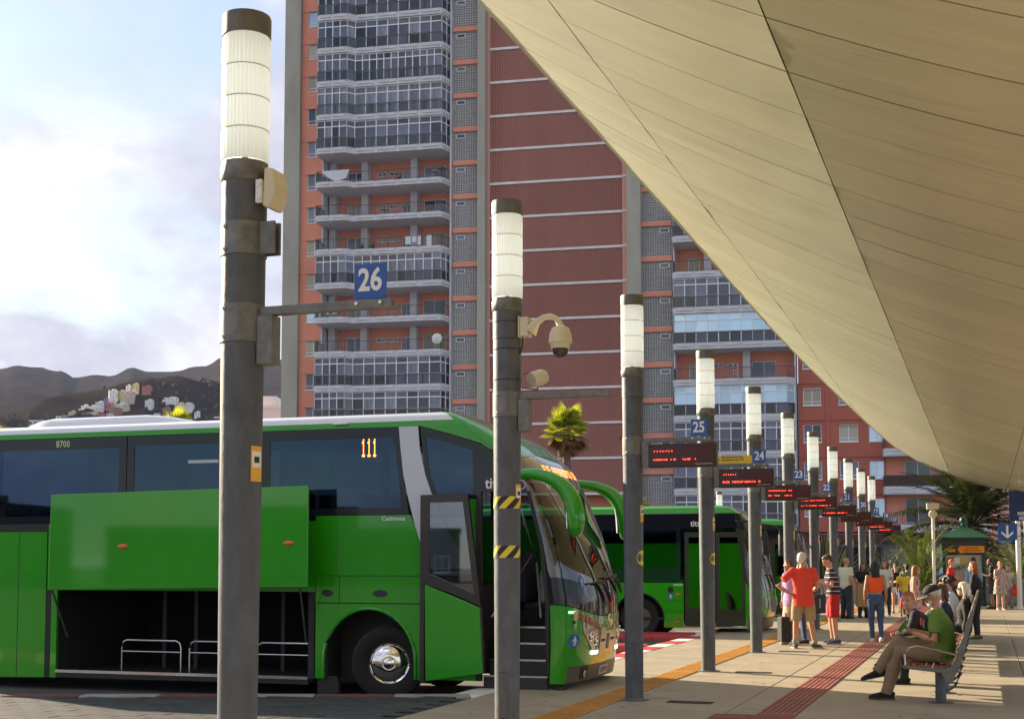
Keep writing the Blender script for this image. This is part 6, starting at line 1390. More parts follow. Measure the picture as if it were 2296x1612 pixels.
def W2(root, p): return Matrix.Translation(root.location) @ Matrix.Rotation(root.rotation_euler.z, 4, 'Z') @ V(p)

blkshoe = cloth('black_shoe', (.012, .012, .013)); whshoe = cloth('white_shoe', (.62, .60, .57)); brshoe = cloth('brown_sandal', (.09, .06, .035)); denim = cloth('blue_denim', (.045, .085, .19), var=.2, vscale=8); dkcl = cloth('black', (.012, .012, .014)); navy = cloth('navy', (.018, .022, .05))
phone_m = mat('phone_black', (.015, .015, .018), .2)
def held(name, label, cat, root, p, build, rz=0):
    r = thing(name, label, cat, W2(root, p), root.rotation_euler.z + rz); build(r); return r
# man in the orange polo, seen from behind, one hand on his hip
p1, i1 = person('white-haired man from behind in an orange-red polo and khaki shorts, hand on hip', (5.49, 25.34, 0), 84, 1.79, 'm', skinR, ('short', 'white'), cloth('orange_polo', (.72, .055, .03)), .62, -.17, cloth('khaki', (.36, .25, .14)), 'short', .95, brshoe, cloth('grey_sock', (.3, .28, .26)),
    dict(elL=(-.47, -.10, 1.14), wrL=(-.235, -.06, 1.0), handL=(.8, .5, -.3), palmL=(.2, 1, 0), elR=(.27, .04, 1.12), wrR=(.20, .26, 1.04), knL=(-.13, .02, .49), knR=(.14, .02, .49), anL=(-.16, -.02, .085), anR=(.20, 0, .085), footR=(.75, .7, 0), footL=(-.1, 1, 0)), .010, 1.12, headturn=-38)
p2, i2 = person('woman in white-rimmed sunglasses, lilac checked top and beige skirt behind the orange polo man', (5.50, 26.5, 0), -150, 1.66, 'f', skinT, ('bob', 'brown'), pat_mat('lilac_check', 'plaid', (.50, .36, .60), (.30, .17, .45), 34), 1.5, -.13, cloth('beige_skirt', (.42, .32, .24)), 'skirt', .46, whshoe, None, {}, .011, 1.05, glasses=mat('sunglass_white', (.6, .6, .6), .2))
p2b, _ = person('woman in blue jeans almost hidden behind the man in the orange polo', (5.80, 26.75, 0), 175, 1.58, 'f', skinT, ('bob', 'red'), cloth('white_blouse', (.6, .58, .55)), .6, -.13, denim, 'slim', 2, dkcl, None, {}, .012)
p3, i3 = person('dark-haired man in a striped polo and red shorts looking down at his phone', (6.40, 26.75, 0), 172, 1.77, 'm', skinL, ('short', 'brown'), pat_mat('striped_polo', 'stripe', (.016, .016, .035), (.55, .54, .55), 11.0, (.10, .012, .022)), .62, -.10, cloth('red_shorts', (.45, .012, .018)), 'short', .92, cloth('blue_trainer', (.05, .06, .14)), cloth('grey_sock', (.3, .28, .26)),
    dict(elL=(-.25, .05, 1.13), wrL=(-.12, .28, 1.20), elR=(.25, .05, 1.13), wrR=(.10, .27, 1.22), handL=(.5, .8, .2), handR=(-.5, .8, .2), palmL=(0, -.3, 1), palmR=(0, -.3, 1), hunch=12, knL=(-.13, .0, .48), knR=(.12, .04, .48), curl=.9), .010, 1.08, headpitch=32)
def ph(r): s = MB(); s.box((-.04, -.075, -.005), (.04, .075, .005)); bev(s.build('phone_body', phone_m, r), .004)
held('phone', 'dark phone in the hands of the man in the striped polo', 'phone', p3, (0, .385, 1.235), ph)
def dbag(r):
    s = MB(); s.box((-.15, -.05, -.36), (.15, .05, 0)); b = bev(s.build('bag_body', cloth('dark_bag', (.03, .03, .035)), r), .012)
    for y in (-.04, .04): q = MB(); q.tube([(-.07, y, -.01), (-.06, y, .13), (0, y * .5, .18), (.06, y, .13), (.07, y, -.01)], .006, 6); q.build('handle', dkcl, b)
    q = MB(); q.box((-.105, -.0525, -.25), (-.085, -.0512, -.08)); q.build('bag_print', lettw, b)
held('shopping_bag', 'dark grey shopping bag between the orange polo man and the striped polo man', 'bag', p1, (.36, .42, 1.0), dbag, rad(55))
p4, _ = person('bald man from behind in a white shirt with lime collar and dark trousers', (9.65, 38.84, 0), 35, 1.75, 'm', skinR, ('bald', 'dark'), cloth('cream_shirt', (.62, .60, .50)), .65, -.08, cloth('charcoal', (.03, .033, .045)), 'loose', 2, blkshoe, None, {}, .012, 1.1, face=True, glasses=mat('wire', (.1, .1, .1), .3))
p5, i5 = person('woman in a black top hugging a very large brown paper bag', (10.33, 39.55, 0), -88, 1.61, 'f', skinT, ('long', 'dark'), cloth('black', (.012, .012, .014)), .5, -.08, pat_mat('camouflage', 'blotch', (.05, .05, .03), (.02, .02, .015), 14, (.09, .08, .05)), 'loose', 2, blkshoe, None,
    dict(elL=(-.30, .02, 1.14), wrL=(-.10, .25, 1.06), elR=(.30, .02, 1.14), wrR=(.10, .25, 1.06), handL=(1, .2, 0), handR=(-1, .2, 0)), .012, 1.1)
def pbag(r):
    s = MB(); s.box((-.28, -.09, -.66), (.28, .09, 0)); b = s.build('bag_body', mat('kraft_paper', (.42, .26, .12), .8, var=.08, vscale=6, bump=.2, bscale=12), r); q = MB(); q.box((-.27, -.085, -.001), (.27, .085, .002)); q.build('bag_mouth', dark_void, b)
    for y in (-.07, .07): q = MB(); q.tube([(-.08, y, -.02), (-.07, y, .07), (.07, y, .07), (.08, y, -.02)], .006, 6); q.build('handle', MATS['kraft_paper'], b)
held('paper_bag', 'very large brown paper bag held in front of the woman in black', 'bag', p5, (0, .30, .99), pbag)
p6, _ = person('woman from behind with very long black hair, orange crop top and blue jeans', (7.33, 27.09, 0), 82, 1.63, 'f', skinT, ('vlong', 'black'), cloth('neon_orange', (.85, .10, .01)), 0.0, .1, denim, 'slim', 2, whshoe, None, dict(knL=(-.09, .06, .49), anL=(-.07, .05, .085), knR=(.10, .03, .48), anR=(.085, -.14, .11)), .010, bare_mid=True)
p7, _ = person('long-haired young woman in a white printed tee and dark trousers', (10.92, 39.25, 0), -128, 1.68, 'f', skinL, ('long', 'brown'), cloth('white_tee', (.62, .61, .60)), .6, -.10, cloth('charcoal', (.03, .033, .045)), 'slim', 2, whshoe, None, dict(elR=(.22, .05, 1.12), wrR=(.05, .22, 1.10)), .012)
p8, _ = person('girl in a black top and white shorts reading her phone', (12.21, 42.7, 0), -105, 1.55, 'f', skinL, ('bun', 'brown'), cloth('black', (.012, .012, .014)), .5, -.02, cloth('white_tee', (.62, .61, .60)), 'short', .4, brshoe, None, dict(elL=(-.22, .05, 1.13), wrL=(-.06, .26, 1.12), elR=(.22, .05, 1.13), wrR=(.06, .25, 1.12)), .012, headpitch=22)
held('phone', 'phone held up by the girl in white shorts', 'phone', p8, (0, .30, 1.06), ph)
p9, _ = person('boy in a yellow tee and bright blue shorts', (11.75, 40.3, 0), -98, 1.42, 'm', skinT, ('short', 'dark'), cloth('yellow_tee', (.75, .52, .03)), .65, -.12, cloth('blue_shorts', (.03, .13, .50)), 'short', .75, brshoe, None, {}, .012)
p9b, _ = person('dark-haired person in teal seen from behind beyond the boy in yellow', (12.25, 41.6, 0), 75, 1.56, 'm', skinT, ('short', 'black'), cloth('teal', (.05, .16, .16)), .6, -.1, dkcl, 'loose', 2, blkshoe, None, {}, .013)
p10, i10 = person('girl in a red and white gingham sundress looking to the right', (9.64, 32.15, 0), -20, 1.54, 'f', skinL, ('long', 'ginger'), pat_mat('gingham', 'plaid', (.62, .48, .46), (.38, .03, .06), 26), 0.0, .0, None, 'short', .5, brshoe, None, {}, .010, headturn=15)
m_ = MB(); kk = i10['k']; pl_ = i10['pel']
m_.tube([pl_ + V((0, 0, .18)), pl_ + V((0, 0, .0)), pl_ + V((0, 0, -.18)), pl_ + V((0, 0, -.40))], [(.125, .10), (.175, .135), (.20, .17), (.235, .21)], 22, side=(1, 0, 0)); m_.v = [tuple(V(p) * kk) for p in m_.v]; voxel(m_.build('dress_skirt', bpy.data.materials['gingham'], p10), .012, .018)
def pinkbag(r):
    s = MB(); s.ell((0, 0, -.12), (.10, .05, .12), 12, 8); b = s.build('bag_body', cloth('crimson_bag', (.40, .02, .07)), r, smooth=True); q = MB(); q.tube([(-.05, 0, -.02), (0, 0, .35), (.05, 0, -.02)], .004, 6); q.build('strap', cloth('crimson_bag', (.40, .02, .07)), b)
held('shoulder_bag', 'small crimson bag hanging beside the girl in gingham', 'bag', p10, (-.02, -.30, .80), pinkbag)
# standing around the far benches and the kiosk
p12, _ = person('woman with wavy auburn-blond hair in black, standing behind the benches', (9.70, 28.08, 0), 150, 1.62, 'f', skinL, ('long', 'ginger'), dkcl, 1.9, -.15, dkcl, 'slim', 2, brshoe, None, dict(elL=(-.2, .06, 1.12), wrL=(-.02, .22, 1.08)), .011, 1.05)
p13, _ = person('woman with short auburn hair and folded arms in a red tee by the kiosk', (14.84, 45.39, 0), -35, 1.72, 'f', skinL, ('short', 'ginger'), cloth('red_tee', (.55, .02, .02)), .6, -.1, navy, 'slim', 2, dkcl, None, dict(elL=(-.24, .05, 1.14), wrL=(.06, .2, 1.13), elR=(.24, .05, 1.14), wrR=(-.06, .22, 1.10), handL=(1, .1, 0), handR=(-1, .1, 0)), .013, 1.2)
p14, i14 = person('man in a pale blue shirt wearing a dark turban', (16.45, 47.8, 0), -118, 1.76, 'm', skinT, ('buzz', 'black'), cloth('sky_blue_shirt', (.16, .38, .62)), 1.9, -.1, navy, 'loose', 2, blkshoe, None, {}, .013, beard='white')
m_ = MB(); kk = i14['k']; q_ = lambda *p: i14['hc'] + i14['HM'] @ V(p)
for a in range(4): m_.ell(q_(0, -.01, .06 + a * .022), (.105 - a * .012, .118 - a * .012, .045), 16, 8, M=i14['HM'] @ Matrix.Rotation(rad(-14 + a * 9), 3, 'Y'))
m_.v = [tuple(V(p) * kk) for p in m_.v]; m_.build('turban', cloth('dark_turban', (.02, .02, .03)), p14, smooth=True)
p15, i15 = person('bald bearded man in a black tee with a backpack', (16.80, 47.0, 0), 165, 1.75, 'm', skinD, ('buzz', 'black'), dkcl, .6, -.1, cloth('charcoal', (.03, .033, .045)), 'short', .95, blkshoe, None, dict(elL=(-.22, .08, 1.14), wrL=(-.08, .26, 1.18)), .013, 1.1, beard='black')
def bpack(r): s = MB(); s.ell((0, 0, 0), (.17, .11, .24), 14, 10); s.ell((0, -.09, -.06), (.12, .05, .12), 12, 8); o = s.build('pack', cloth('backpack_dark', (.02, .02, .025)), r, smooth=True); q = MB(); q.tube([(-.1, .1, .15), (-.11, .2, .22), (-.11, .34, .1), (-.1, .1, -.15)], .014, 6); q.tube([(.1, .1, .15), (.11, .2, .22), (.11, .34, .1), (.1, .1, -.15)], .014, 6); q.build('strap', cloth('backpack_dark', (.02, .02, .025)), o)
held('backpack', 'dark backpack on the back of the bald bearded man', 'backpack', p15, (0, -.24, 1.2), bpack)
p16, _ = person('dark-haired woman in a pink top half hidden behind the bearded man', (17.75, 49.5, 0), 110, 1.68, 'f', skinT, ('long', 'black'), cloth('pink_top', (.55, .22, .26)), .3, -.1, cloth('charcoal', (.03, .033, .045)), 'slim', 2, brshoe, None, {}, .013)
p17, i17 = person('woman in a strapless floral dress with one hand at her chest', (16.5, 45.4, 0), -82, 1.66, 'f', skinL, ('ponytail', 'ginger'), pat_mat('floral', 'blotch', (.50, .42, .36), (.10, .10, .10), 22, (.40, .14, .12)), 0.0, .0, None, 'short', .5, None, None, dict(elR=(.26, .08, 1.12), wrR=(.02, .18, 1.28), handR=(-1, .1, .4), palmR=(0, -1, 0)), .012, 1.15)
m_ = MB(); kk = i17['k']; pl_ = i17['pel']; m_.tube([pl_ + V((0, 0, .18)), pl_, pl_ + V((0, 0, -.2)), pl_ + V((0, 0, -.36))], [(.15, .12), (.20, .155), (.225, .18), (.25, .21)], 22, side=(1, 0, 0)); m_.v = [tuple(V(p) * kk) for p in m_.v]; voxel(m_.build('dress_skirt', bpy.data.materials['floral'], p17), .013, .018)
p18, _ = person('short woman in a pale patterned top carrying a bright red carrier bag', (17.48, 47.3, 0), -100, 1.50, 'f', skinT, ('bun', 'brown'), pat_mat('pale_print', 'blotch', (.48, .46, .44), (.22, .24, .30), 20, (.45, .32, .30)), .5, -.15, cloth('grey_skirt', (.25, .24, .25)), 'skirt', .5, brshoe, None, {}, .013, 1.1)
def redbag(r): s = MB(); s.tube([(0, 0, .22), (0, 0, .12), (0, 0, .0), (0, 0, -.16), (0, 0, -.20)], [.015, .05, .14, .15, .08], 14, side=(1, 0, 0)); voxel(s.build('bag_body', mat('red_plastic', (.75, .03, .015), .3), r), .015, .02, 1)
held('carrier_bag', 'bright red plastic carrier bag near the right edge', 'bag', p18, (-.20, .14, .66), redbag)

# ---- seated people
SEAT = dict(pel=(0, 0, .535), knL=(-.11, .43, .52), knR=(.11, .43, .52), anL=(-.11, .46, .085), anR=(.11, .46, .085))
def sit(label, off, t, **k):
    ps = dict(SEAT); ps.update(k.pop('pose', {})); hd = k.pop('turn', 0); lp = rp(off, t)
    return person(label, (lp.x, lp.y, 0), 160.5 + hd, pose=ps, group='people seated on the benches', **k)
green_p = cloth('olive_green_polo', (.13, .24, .035)); chino = cloth('tan_chino', (.24, .165, .105))
s1, j1 = sit('man in a black cap and green polo sitting cross-legged with a booklet', 3.42, 9.98, H=1.76, sex='m', skin=skinR, hair=('buzz', 'white'), top=green_p, sleeve=.72, top_to=-.06, bottom=chino, legs='loose', leg_to=2, shoes=blkshoe, socks=dkcl, vox=.0085, fat=1.12, headpitch=20, beard='white', turn=-2,
    pose=dict(lean=-9, hunch=24, elL=(-.27, .07, .70), wrL=(-.13, .30, .78), elR=(.27, .07, .70), wrR=(.05, .33, .80), handL=(.55, .8, .15), handR=(-.35, .85, .2), palmL=(.3, -.2, 1), palmR=(0, -.2, 1), curl=.8,
              knL=(-.10, .48, .565), anL=(-.13, .62, .095), knR=(.02, .50, .665), anR=(-.05, .72, .335), footL=(-.1, 1, 0), footR=(-.15, 1, -.22)))
q_ = lambda *p: j1['hc'] + j1['HM'] @ V(p); kk = j1['k']
def hatpart(nm, mb, m): mb.v = [tuple(V(p) * kk) for p in mb.v]; return mb.build(nm, m, s1, smooth='all')
capb = cloth('cap_black', (.02, .02, .018)); m_ = MB(); rs = []
for a in range(8): b = a * math.pi / 2 / 7; rs.append([q_((.086 * math.cos(b) + .001) * math.cos(j * .2618), -.008 + (.106 * math.cos(b) + .001) * math.sin(j * .2618), .042 + .092 * math.sin(b)) for j in range(24)])
m_.rings(rs); hat = hatpart('cap', m_, capb)
m_ = MB(); vs = []
for r_, z in ((.0, .045), (.5, .040), (1.0, .022)):
    for j in range(13): a = rad(15 + j * 12.5); vs.append(q_(.082 * math.cos(a) * (1 + .06 * r_), (.09 + .085 * r_ * (math.sin(a) ** .6)) * math.sin(a), z - .012 * abs(math.cos(a))))
nv = len(vs); m_.add(vs + [v + j1['HM'] @ V((0, 0, -.007)) for v in vs], [(i * 13 + j, i * 13 + j + 1, i * 13 + j + 14, i * 13 + j + 13) for i in range(2) for j in range(12)] + [(nv + i * 13 + j, nv + i * 13 + j + 13, nv + i * 13 + j + 14, nv + i * 13 + j + 1) for i in range(2) for j in range(12)] + [(26 + j, 27 + j, nv + 27 + j, nv + 26 + j) for j in range(12)])
hatpart('cap_visor', m_, capb)
m_ = MB(); m_.tube([vs[26 + j] + j1['HM'] @ V((0, 0, -.003)) for j in range(13)], .005, 6); hatpart('visor_edge', m_, cloth('cap_cream', (.6, .55, .38)))
def booklet(r):
    s = MB(); s.prism([(-.105, .0), (0, -.03), (.105, .0), (.105, .008), (0, -.02), (-.105, .008)], -.08, .08); s.build('booklet_cover', mat('booklet_green', (.10, .30, .02), .4), r)
    s = MB(); s.prism([(-.10, .009), (0, -.019), (.10, .009), (.10, .013), (0, -.012), (-.10, .013)], -.077, .077); s.build('booklet_pages', paper, r)
    r.rotation_euler = (rad(-55), rad(8), r.rotation_euler.z)
held('booklet', 'small green booklet open in the hands of the man in the black cap', 'booklet', s1, (-.04, .44, .86), booklet)
def lany(r): s = MB(); s.box((-.03, -.005, -.09), (.03, .005, .0)); s.build('badge', paper, r); s = MB(); s.lathe([(.016, -.08), (.018, .0), (.012, .01)], 12, c=(-.05, .02, .02)); s.build('red_bottle', mat('red_cap', (.7, .03, .04), .4), r, smooth=True); s = MB(); s.tube([(0, 0, 0), (-.06, -.12, .2)], .004, 6); s.tube([(0, 0, 0), (.06, -.12, .2)], .004, 6); s.build('lanyard', blk, r)
held('neck_pouch', 'badge and red-capped bottle hanging on the chest of the man in green', 'badge', s1, (-.03, .20, .93), lany)
s2, _ = sit('ginger-haired man in a dark jacket leaning forward and turning to the camera', 3.30, 12.2, H=1.76, sex='m', skin=skinR, hair=('short', 'ginger'), top=cloth('black_jacket', (.018, .02, .028)), sleeve=1.95, top_to=-.06, bottom=dkcl, legs='loose', leg_to=2, shoes=blkshoe, vox=.0095, turn=8, headturn=62, headpitch=6,
    pose=dict(lean=34, hunch=10, elL=(-.22, .36, .70), wrL=(-.03, .52, .66), elR=(.22, .36, .70), wrR=(.03, .52, .66), handL=(.6, .6, -.3), handR=(-.6, .6, -.3)))
s3, _ = sit('brown-haired seated woman between the capped man and the silver-haired woman', 3.36, 15.0, H=1.66, sex='f', skin=skinL, hair=('bob', 'brown'), top=navy, sleeve=1.9, top_to=-.06, bottom=dkcl, legs='slim', leg_to=2, shoes=blkshoe, vox=.011, headturn=10, pose=dict(lean=6))
s4, _ = sit('silver-haired woman in dark glasses and black clothes on the middle bench', 3.55, 17.05, H=1.66, sex='f', skin=skinL, hair=('bob', 'silver'), top=dkcl, sleeve=1.9, top_to=-.06, bottom=dkcl, legs='slim', leg_to=2, shoes=blkshoe, vox=.011, fat=1.15, glasses=blk, pose=dict(lean=-6))
s5, _ = sit('person with dark curly hair in a pale shirt on the farthest bench', 3.38, 19.8, H=1.74, sex='m', skin=skinT, hair=('curly', 'dark'), top=cloth('pale_blue_stripe', (.50, .55, .62)), sleeve=1.2, top_to=-.06, bottom=navy, legs='loose', leg_to=2, shoes=blkshoe, vox=.012, headpitch=18, pose=dict(lean=10))
s6, j6 = sit('person in a dark blue cap at the far end of the benches', 3.25, 21.9, H=1.74, sex='m', skin=skinT, hair=('short', 'dark'), top=navy, sleeve=.6, top_to=-.06, bottom=navy, legs='loose', leg_to=2, shoes=blkshoe, vox=.012, pose=dict(lean=8))
m_ = MB(); m_.ell(j6['hc'] + V((0, -.005, .06)), (.092, .11, .085), 16, 10); m_.tube([j6['hc'] + V((0, .07, .055)), j6['hc'] + V((0, .17, .04))], [(.075, .01), (.06, .006)], 12, side=(1, 0, 0)); m_.v = [tuple(V(p) * j6['k']) for p in m_.v]; m_.build('cap', cloth('blue_cap', (.02, .035, .10)), s6, smooth=True)
# the driver in his seat and a resident at a window
dv = coach.matrix_world if False else (Matrix.Translation(coach.location) @ Matrix.Rotation(rad(-18), 4, 'Z'))
dp = dv @ V((-.55, 1.75, .55))
pd, _ = person('coach driver in a pale shirt at the wheel of the big coach', tuple(dp), -18, 1.76, 'm', skinL, ('short', 'brown'), cloth('pale_uniform', (.55, .56, .52)), .65, -.06, navy, 'loose', 2, blkshoe, None, dict(SEAT, elL=(-.26, .16, .86), wrL=(-.16, .42, .90), elR=(.26, .16, .86), wrR=(.16, .42, .90)), .012, 1.1, group='people at windows and wheels')
q = MB(); n = 24
q.rings([[(.0 + .21 * math.cos(2 * math.pi * j / n) * .4 + .02 * math.cos(b) * math.cos(2 * math.pi * j / n), .21 * math.sin(2 * math.pi * j / n) + .02 * math.cos(b) * math.sin(2 * math.pi * j / n), .21 * math.cos(2 * math.pi * j / n) * .9 + .02 * math.sin(b)) for j in range(n)] for b in [k * math.pi / 3 for k in range(6)]], cap=False); q.bar((0, 0, 0), (.15, 0, -.5), .05); o = q.build('steering_wheel', brub, coach); o.location = (-.02, 1.75, 1.42)
ds_ = MB(); ds_.box((-.85, 1.5, .95), (-.3, 2.0, 1.05)); ds_.box((-.92, 1.5, 1.05), (-.80, 2.0, 1.75)); bev(ds_.build('driver_seat', seatm, coach), .04)
wp = Matrix.Rotation(rad(-12), 3, 'Z') @ V((-7.9, -.9, 0)) + V((-2.2, 114, lev(4) + 1.22))
person('tiny resident in white behind the glass of the lowest visible balcony', tuple(wp), -120, 1.65, 'f', skinT, ('bun', 'black'), cloth('white_tee', (.62, .61, .60)), .6, -.1, navy, 'slim', 2, None, None, {}, .03, group='people at windows and wheels', face=False)
# ================================================================== palms, kiosk, signs and other furniture
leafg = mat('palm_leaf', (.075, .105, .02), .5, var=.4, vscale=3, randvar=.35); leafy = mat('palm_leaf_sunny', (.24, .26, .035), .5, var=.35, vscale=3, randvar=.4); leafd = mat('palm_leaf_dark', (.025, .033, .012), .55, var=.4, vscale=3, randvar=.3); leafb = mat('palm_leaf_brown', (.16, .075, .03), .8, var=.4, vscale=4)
barkm = mat('palm_bark', (.15, .10, .07), .9, var=.4, vscale=9, bump=.8, bscale=14)
for m_ in (leafg, leafy, leafd):                                  # let light through the blades
    n = m_.node_tree; b = n.nodes['Principled BSDF']; o = n.nodes['Material Output']; t = n.nodes.new('ShaderNodeBsdfTranslucent'); mx_ = n.nodes.new('ShaderNodeMixShader'); mx_.inputs[0].default_value = .35
    src = b.inputs['Base Color'].links[0].from_socket; hs = n.nodes.new('ShaderNodeHueSaturation'); hs.inputs['Value'].default_value = 1.9; hs.inputs['Saturation'].default_value = 1.1; n.links.new(src, hs.inputs['Color']); n.links.new(hs.outputs[0], t.inputs[0]); n.links.new(b.outputs[0], mx_.inputs[1]); n.links.new(t.outputs[0], mx_.inputs[2]); n.links.new(mx_.outputs[0], o.inputs[0])
def feather(L, droop, n=60, w=.042, ll=.42):
    """pinnate frond along +x"""
    mb = MB(); pts = []
    for i in range(13): s = i / 12; pts.append(V((L * s * (1 - .10 * droop * s), 0, L * (.18 * s - droop * .55 * s * s))))
    mb.tube(pts, [.022 - .0015 * i for i in range(13)], 5)
    rn = random.Random(int(L * 100 + droop * 10))
    for i in range(n):
        s = .14 + .86 * i / n; p = pts[0]; j = min(11, int(s * 12)); p = pts[j].lerp(pts[j + 1], s * 12 - j); d = (pts[j + 1] - pts[j]).normalized(); l = ll * (math.sin(math.pi * min(1, s * .86 + .10)) ** .6) * rn.uniform(.85, 1.1)
        for sd in (-1, 1):
            q = d * .55 + V((0, sd, 0)) * .8 + V((0, 0, rn.uniform(-.15, .35))); q.normalize(); t = d * w * .5
            mid = p + q * l * .55 + V((0, 0, -.01)); tip = p + q * l + V((0, 0, -.10 * l / .4))
            mb.add([p - t * .6, p + t * .6, mid + t, tip, mid - t], [(0, 1, 2, 4), (4, 2, 3)])
    return mb
def fanleaf(r=.75, pet=.8, seg=20):
    mb = MB(); mb.tube([V((0, 0, 0)), V((pet * .5, 0, .05)), V((pet, 0, .02))], [.016, .013, .010], 5); c = V((pet, 0, .02))
    for i in range(seg):
        a0 = rad(-115 + 230 * i / seg); a1 = rad(-115 + 230 * (i + 1) / seg); am = (a0 + a1) / 2; f = .07 * (1 if i % 2 else -1)
        p0 = c + V((math.cos(a0), math.sin(a0), 0)) * r * .55; p1 = c + V((math.cos(a1), math.sin(a1), 0)) * r * .55; pm = c + V((math.cos(am), math.sin(am), 0)) * r * .5 + V((0, 0, .03)); tip = c + V((math.cos(am), math.sin(am), 0)) * r * random.Random(i).uniform(.9, 1.08) + V((0, 0, -.16 * r))
        mb.add([c, p0, pm, p1, tip], [(0, 1, 2), (0, 2, 3), (1, 4, 2), (2, 4, 3)])
    return mb
def palm(name, label, loc, h, mk, n, m, el=(-30, 75), tr=(.16, .12), sc=(.85, 1.15), skirt=0, lean=0.0, seed=1, m2=None):
    r = thing(name, label, 'palm tree', loc, 0, None); rn = random.Random(seed)
    s = MB(); k = 16; s.tube([V((lean * (i / k) ** 2, 0, h * i / k)) for i in range(k + 1)], [tr[0] + (tr[1] - tr[0]) * i / k + (.018 if i % 2 else 0) for i in range(k + 1)], 14); s.build('trunk', barkm, r, smooth=True)
    srcs = [mk(i).build('frond', m, r, fixn=False) for i in range(4)]
    top = V((lean, 0, h))
    for i in range(n):
        e = el[0] + (el[1] - el[0]) * ((i + .5) / n) ** .8; a = i * 2.39996 + rn.uniform(-.2, .2); o = srcs[i] if i < 4 else inst(srcs[i % 4], r)
        o.location = top + V((math.cos(a) * .08, math.sin(a) * .08, .0 + .25 * (i / n))); o.rotation_euler = (rn.uniform(-.25, .25), -rad(e + rn.uniform(-8, 8)), a); q = rn.uniform(*sc); o.scale = (q, q, q)
        o.material_slots[0].link = 'OBJECT'; o.material_slots[0].material = m2 if (m2 and e < -22) else m
    for i in range(skirt):
        a = i * 2.4; o = inst(srcs[i % 4], r, top + V((math.cos(a) * .1, math.sin(a) * .1, -.15 - .02 * i)), (0, rad(62 + rn.uniform(-8, 14)), a)); o.scale = (.8,) * 3; o.material_slots[0].link = 'OBJECT'; o.material_slots[0].material = leafb
    return r
# fan palm behind the coach, and its neighbours
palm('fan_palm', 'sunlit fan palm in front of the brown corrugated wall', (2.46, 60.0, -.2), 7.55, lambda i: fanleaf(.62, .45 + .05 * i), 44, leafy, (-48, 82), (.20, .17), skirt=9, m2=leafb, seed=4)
palm('fan_palm', 'fan palm top peeking over the white coach roof by the first post', (-15.1, 60.0, -.2), 7.35, lambda i: fanleaf(.62, .45 + .05 * i), 40, leafy, (-40, 82), (.2, .17), skirt=8, m2=leafb, seed=8)
palm('fan_palm', 'fan palm at the far left edge just above the coach roof', (-23.3, 60.0, -.2), 6.6, lambda i: fanleaf(.62, .45 + .05 * i), 40, leafy, (-40, 82), (.2, .17), skirt=8, m2=leafb, seed=9)
palm('fan_palm', 'small yellowish palm top beyond the roof of the second bus', (5.75, 62.0, -.2), 3.9, lambda i: fanleaf(.45, .35 + .05 * i), 24, leafy, (-20, 82), (.12, .1), seed=6)
# big date palms behind the kiosk
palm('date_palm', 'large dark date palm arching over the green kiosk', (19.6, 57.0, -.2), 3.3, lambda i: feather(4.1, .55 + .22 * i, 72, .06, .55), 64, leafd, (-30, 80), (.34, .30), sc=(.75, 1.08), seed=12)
palm('date_palm', 'low sunlit cycad palm left of the kiosk', (15.6, 50.8, -.2), .75, lambda i: feather(2.5, .45 + .2 * i, 44, .030, .32), 40, leafg, (-5, 85), (.2, .2), sc=(.75, 1.05), seed=15)
palm('date_palm', 'low palm with bright fronds right of the kiosk, behind the bearded man', (19.7, 52.0, -.2), 1.0, lambda i: feather(2.2, .5 + .2 * i, 40, .030, .3), 26, leafg, (0, 80), (.2, .2), seed=16)
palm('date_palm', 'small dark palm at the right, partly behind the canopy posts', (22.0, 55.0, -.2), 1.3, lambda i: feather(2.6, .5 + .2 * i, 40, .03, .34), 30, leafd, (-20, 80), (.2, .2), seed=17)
def swords(name, label, loc, n, L, seed, m=leafd):
    r = thing(name, label, 'plant', loc, 0); rn = random.Random(seed)
    s = MB(); d = L
    pts = [V((0, 0, 0)), V((L * .3, 0, .03)), V((L * .65, 0, .02)), V((L, 0, -.06))]; ws = [.05, .085, .06, .004]; vs = []
    for p, w in zip(pts, ws): vs += [p + V((0, -w, .03)), p + V((0, 0, 0)), p + V((0, w, .03))]
    s.add(vs, [(i * 3 + j, i * 3 + j + 1, i * 3 + j + 4, i * 3 + j + 3) for i in range(3) for j in range(2)]); src = s.build('leaf', m, r, fixn=False)
    for i in range(n):
        o = src if i == 0 else inst(src, r); a = i * 2.39996; e = 18 + 68 * (i / n); o.rotation_euler = (0, -rad(e + rn.uniform(-6, 6)), a); q = rn.uniform(.75, 1.1); o.scale = (q, q, q); o.location = (0, 0, .1 + .15 * i / n)
    s = MB(); s.lathe([(.16, 0), (.13, .35), (.02, .4)], 10); s.build('stem', barkm, r, smooth=True); return r
swords('yucca', 'tall dark spiky yucca beyond the third bus', (15.4, 66.0, -.2), 60, 3.4, 3)
swords('yucca', 'dark spiky agave behind the farthest lamp posts', (17.3, 62.5, -.2), 46, 2.3, 4)
swords('yucca', 'low dark agave by the grey shop wall', (19.0, 66.5, -.2), 40, 2.2, 5)
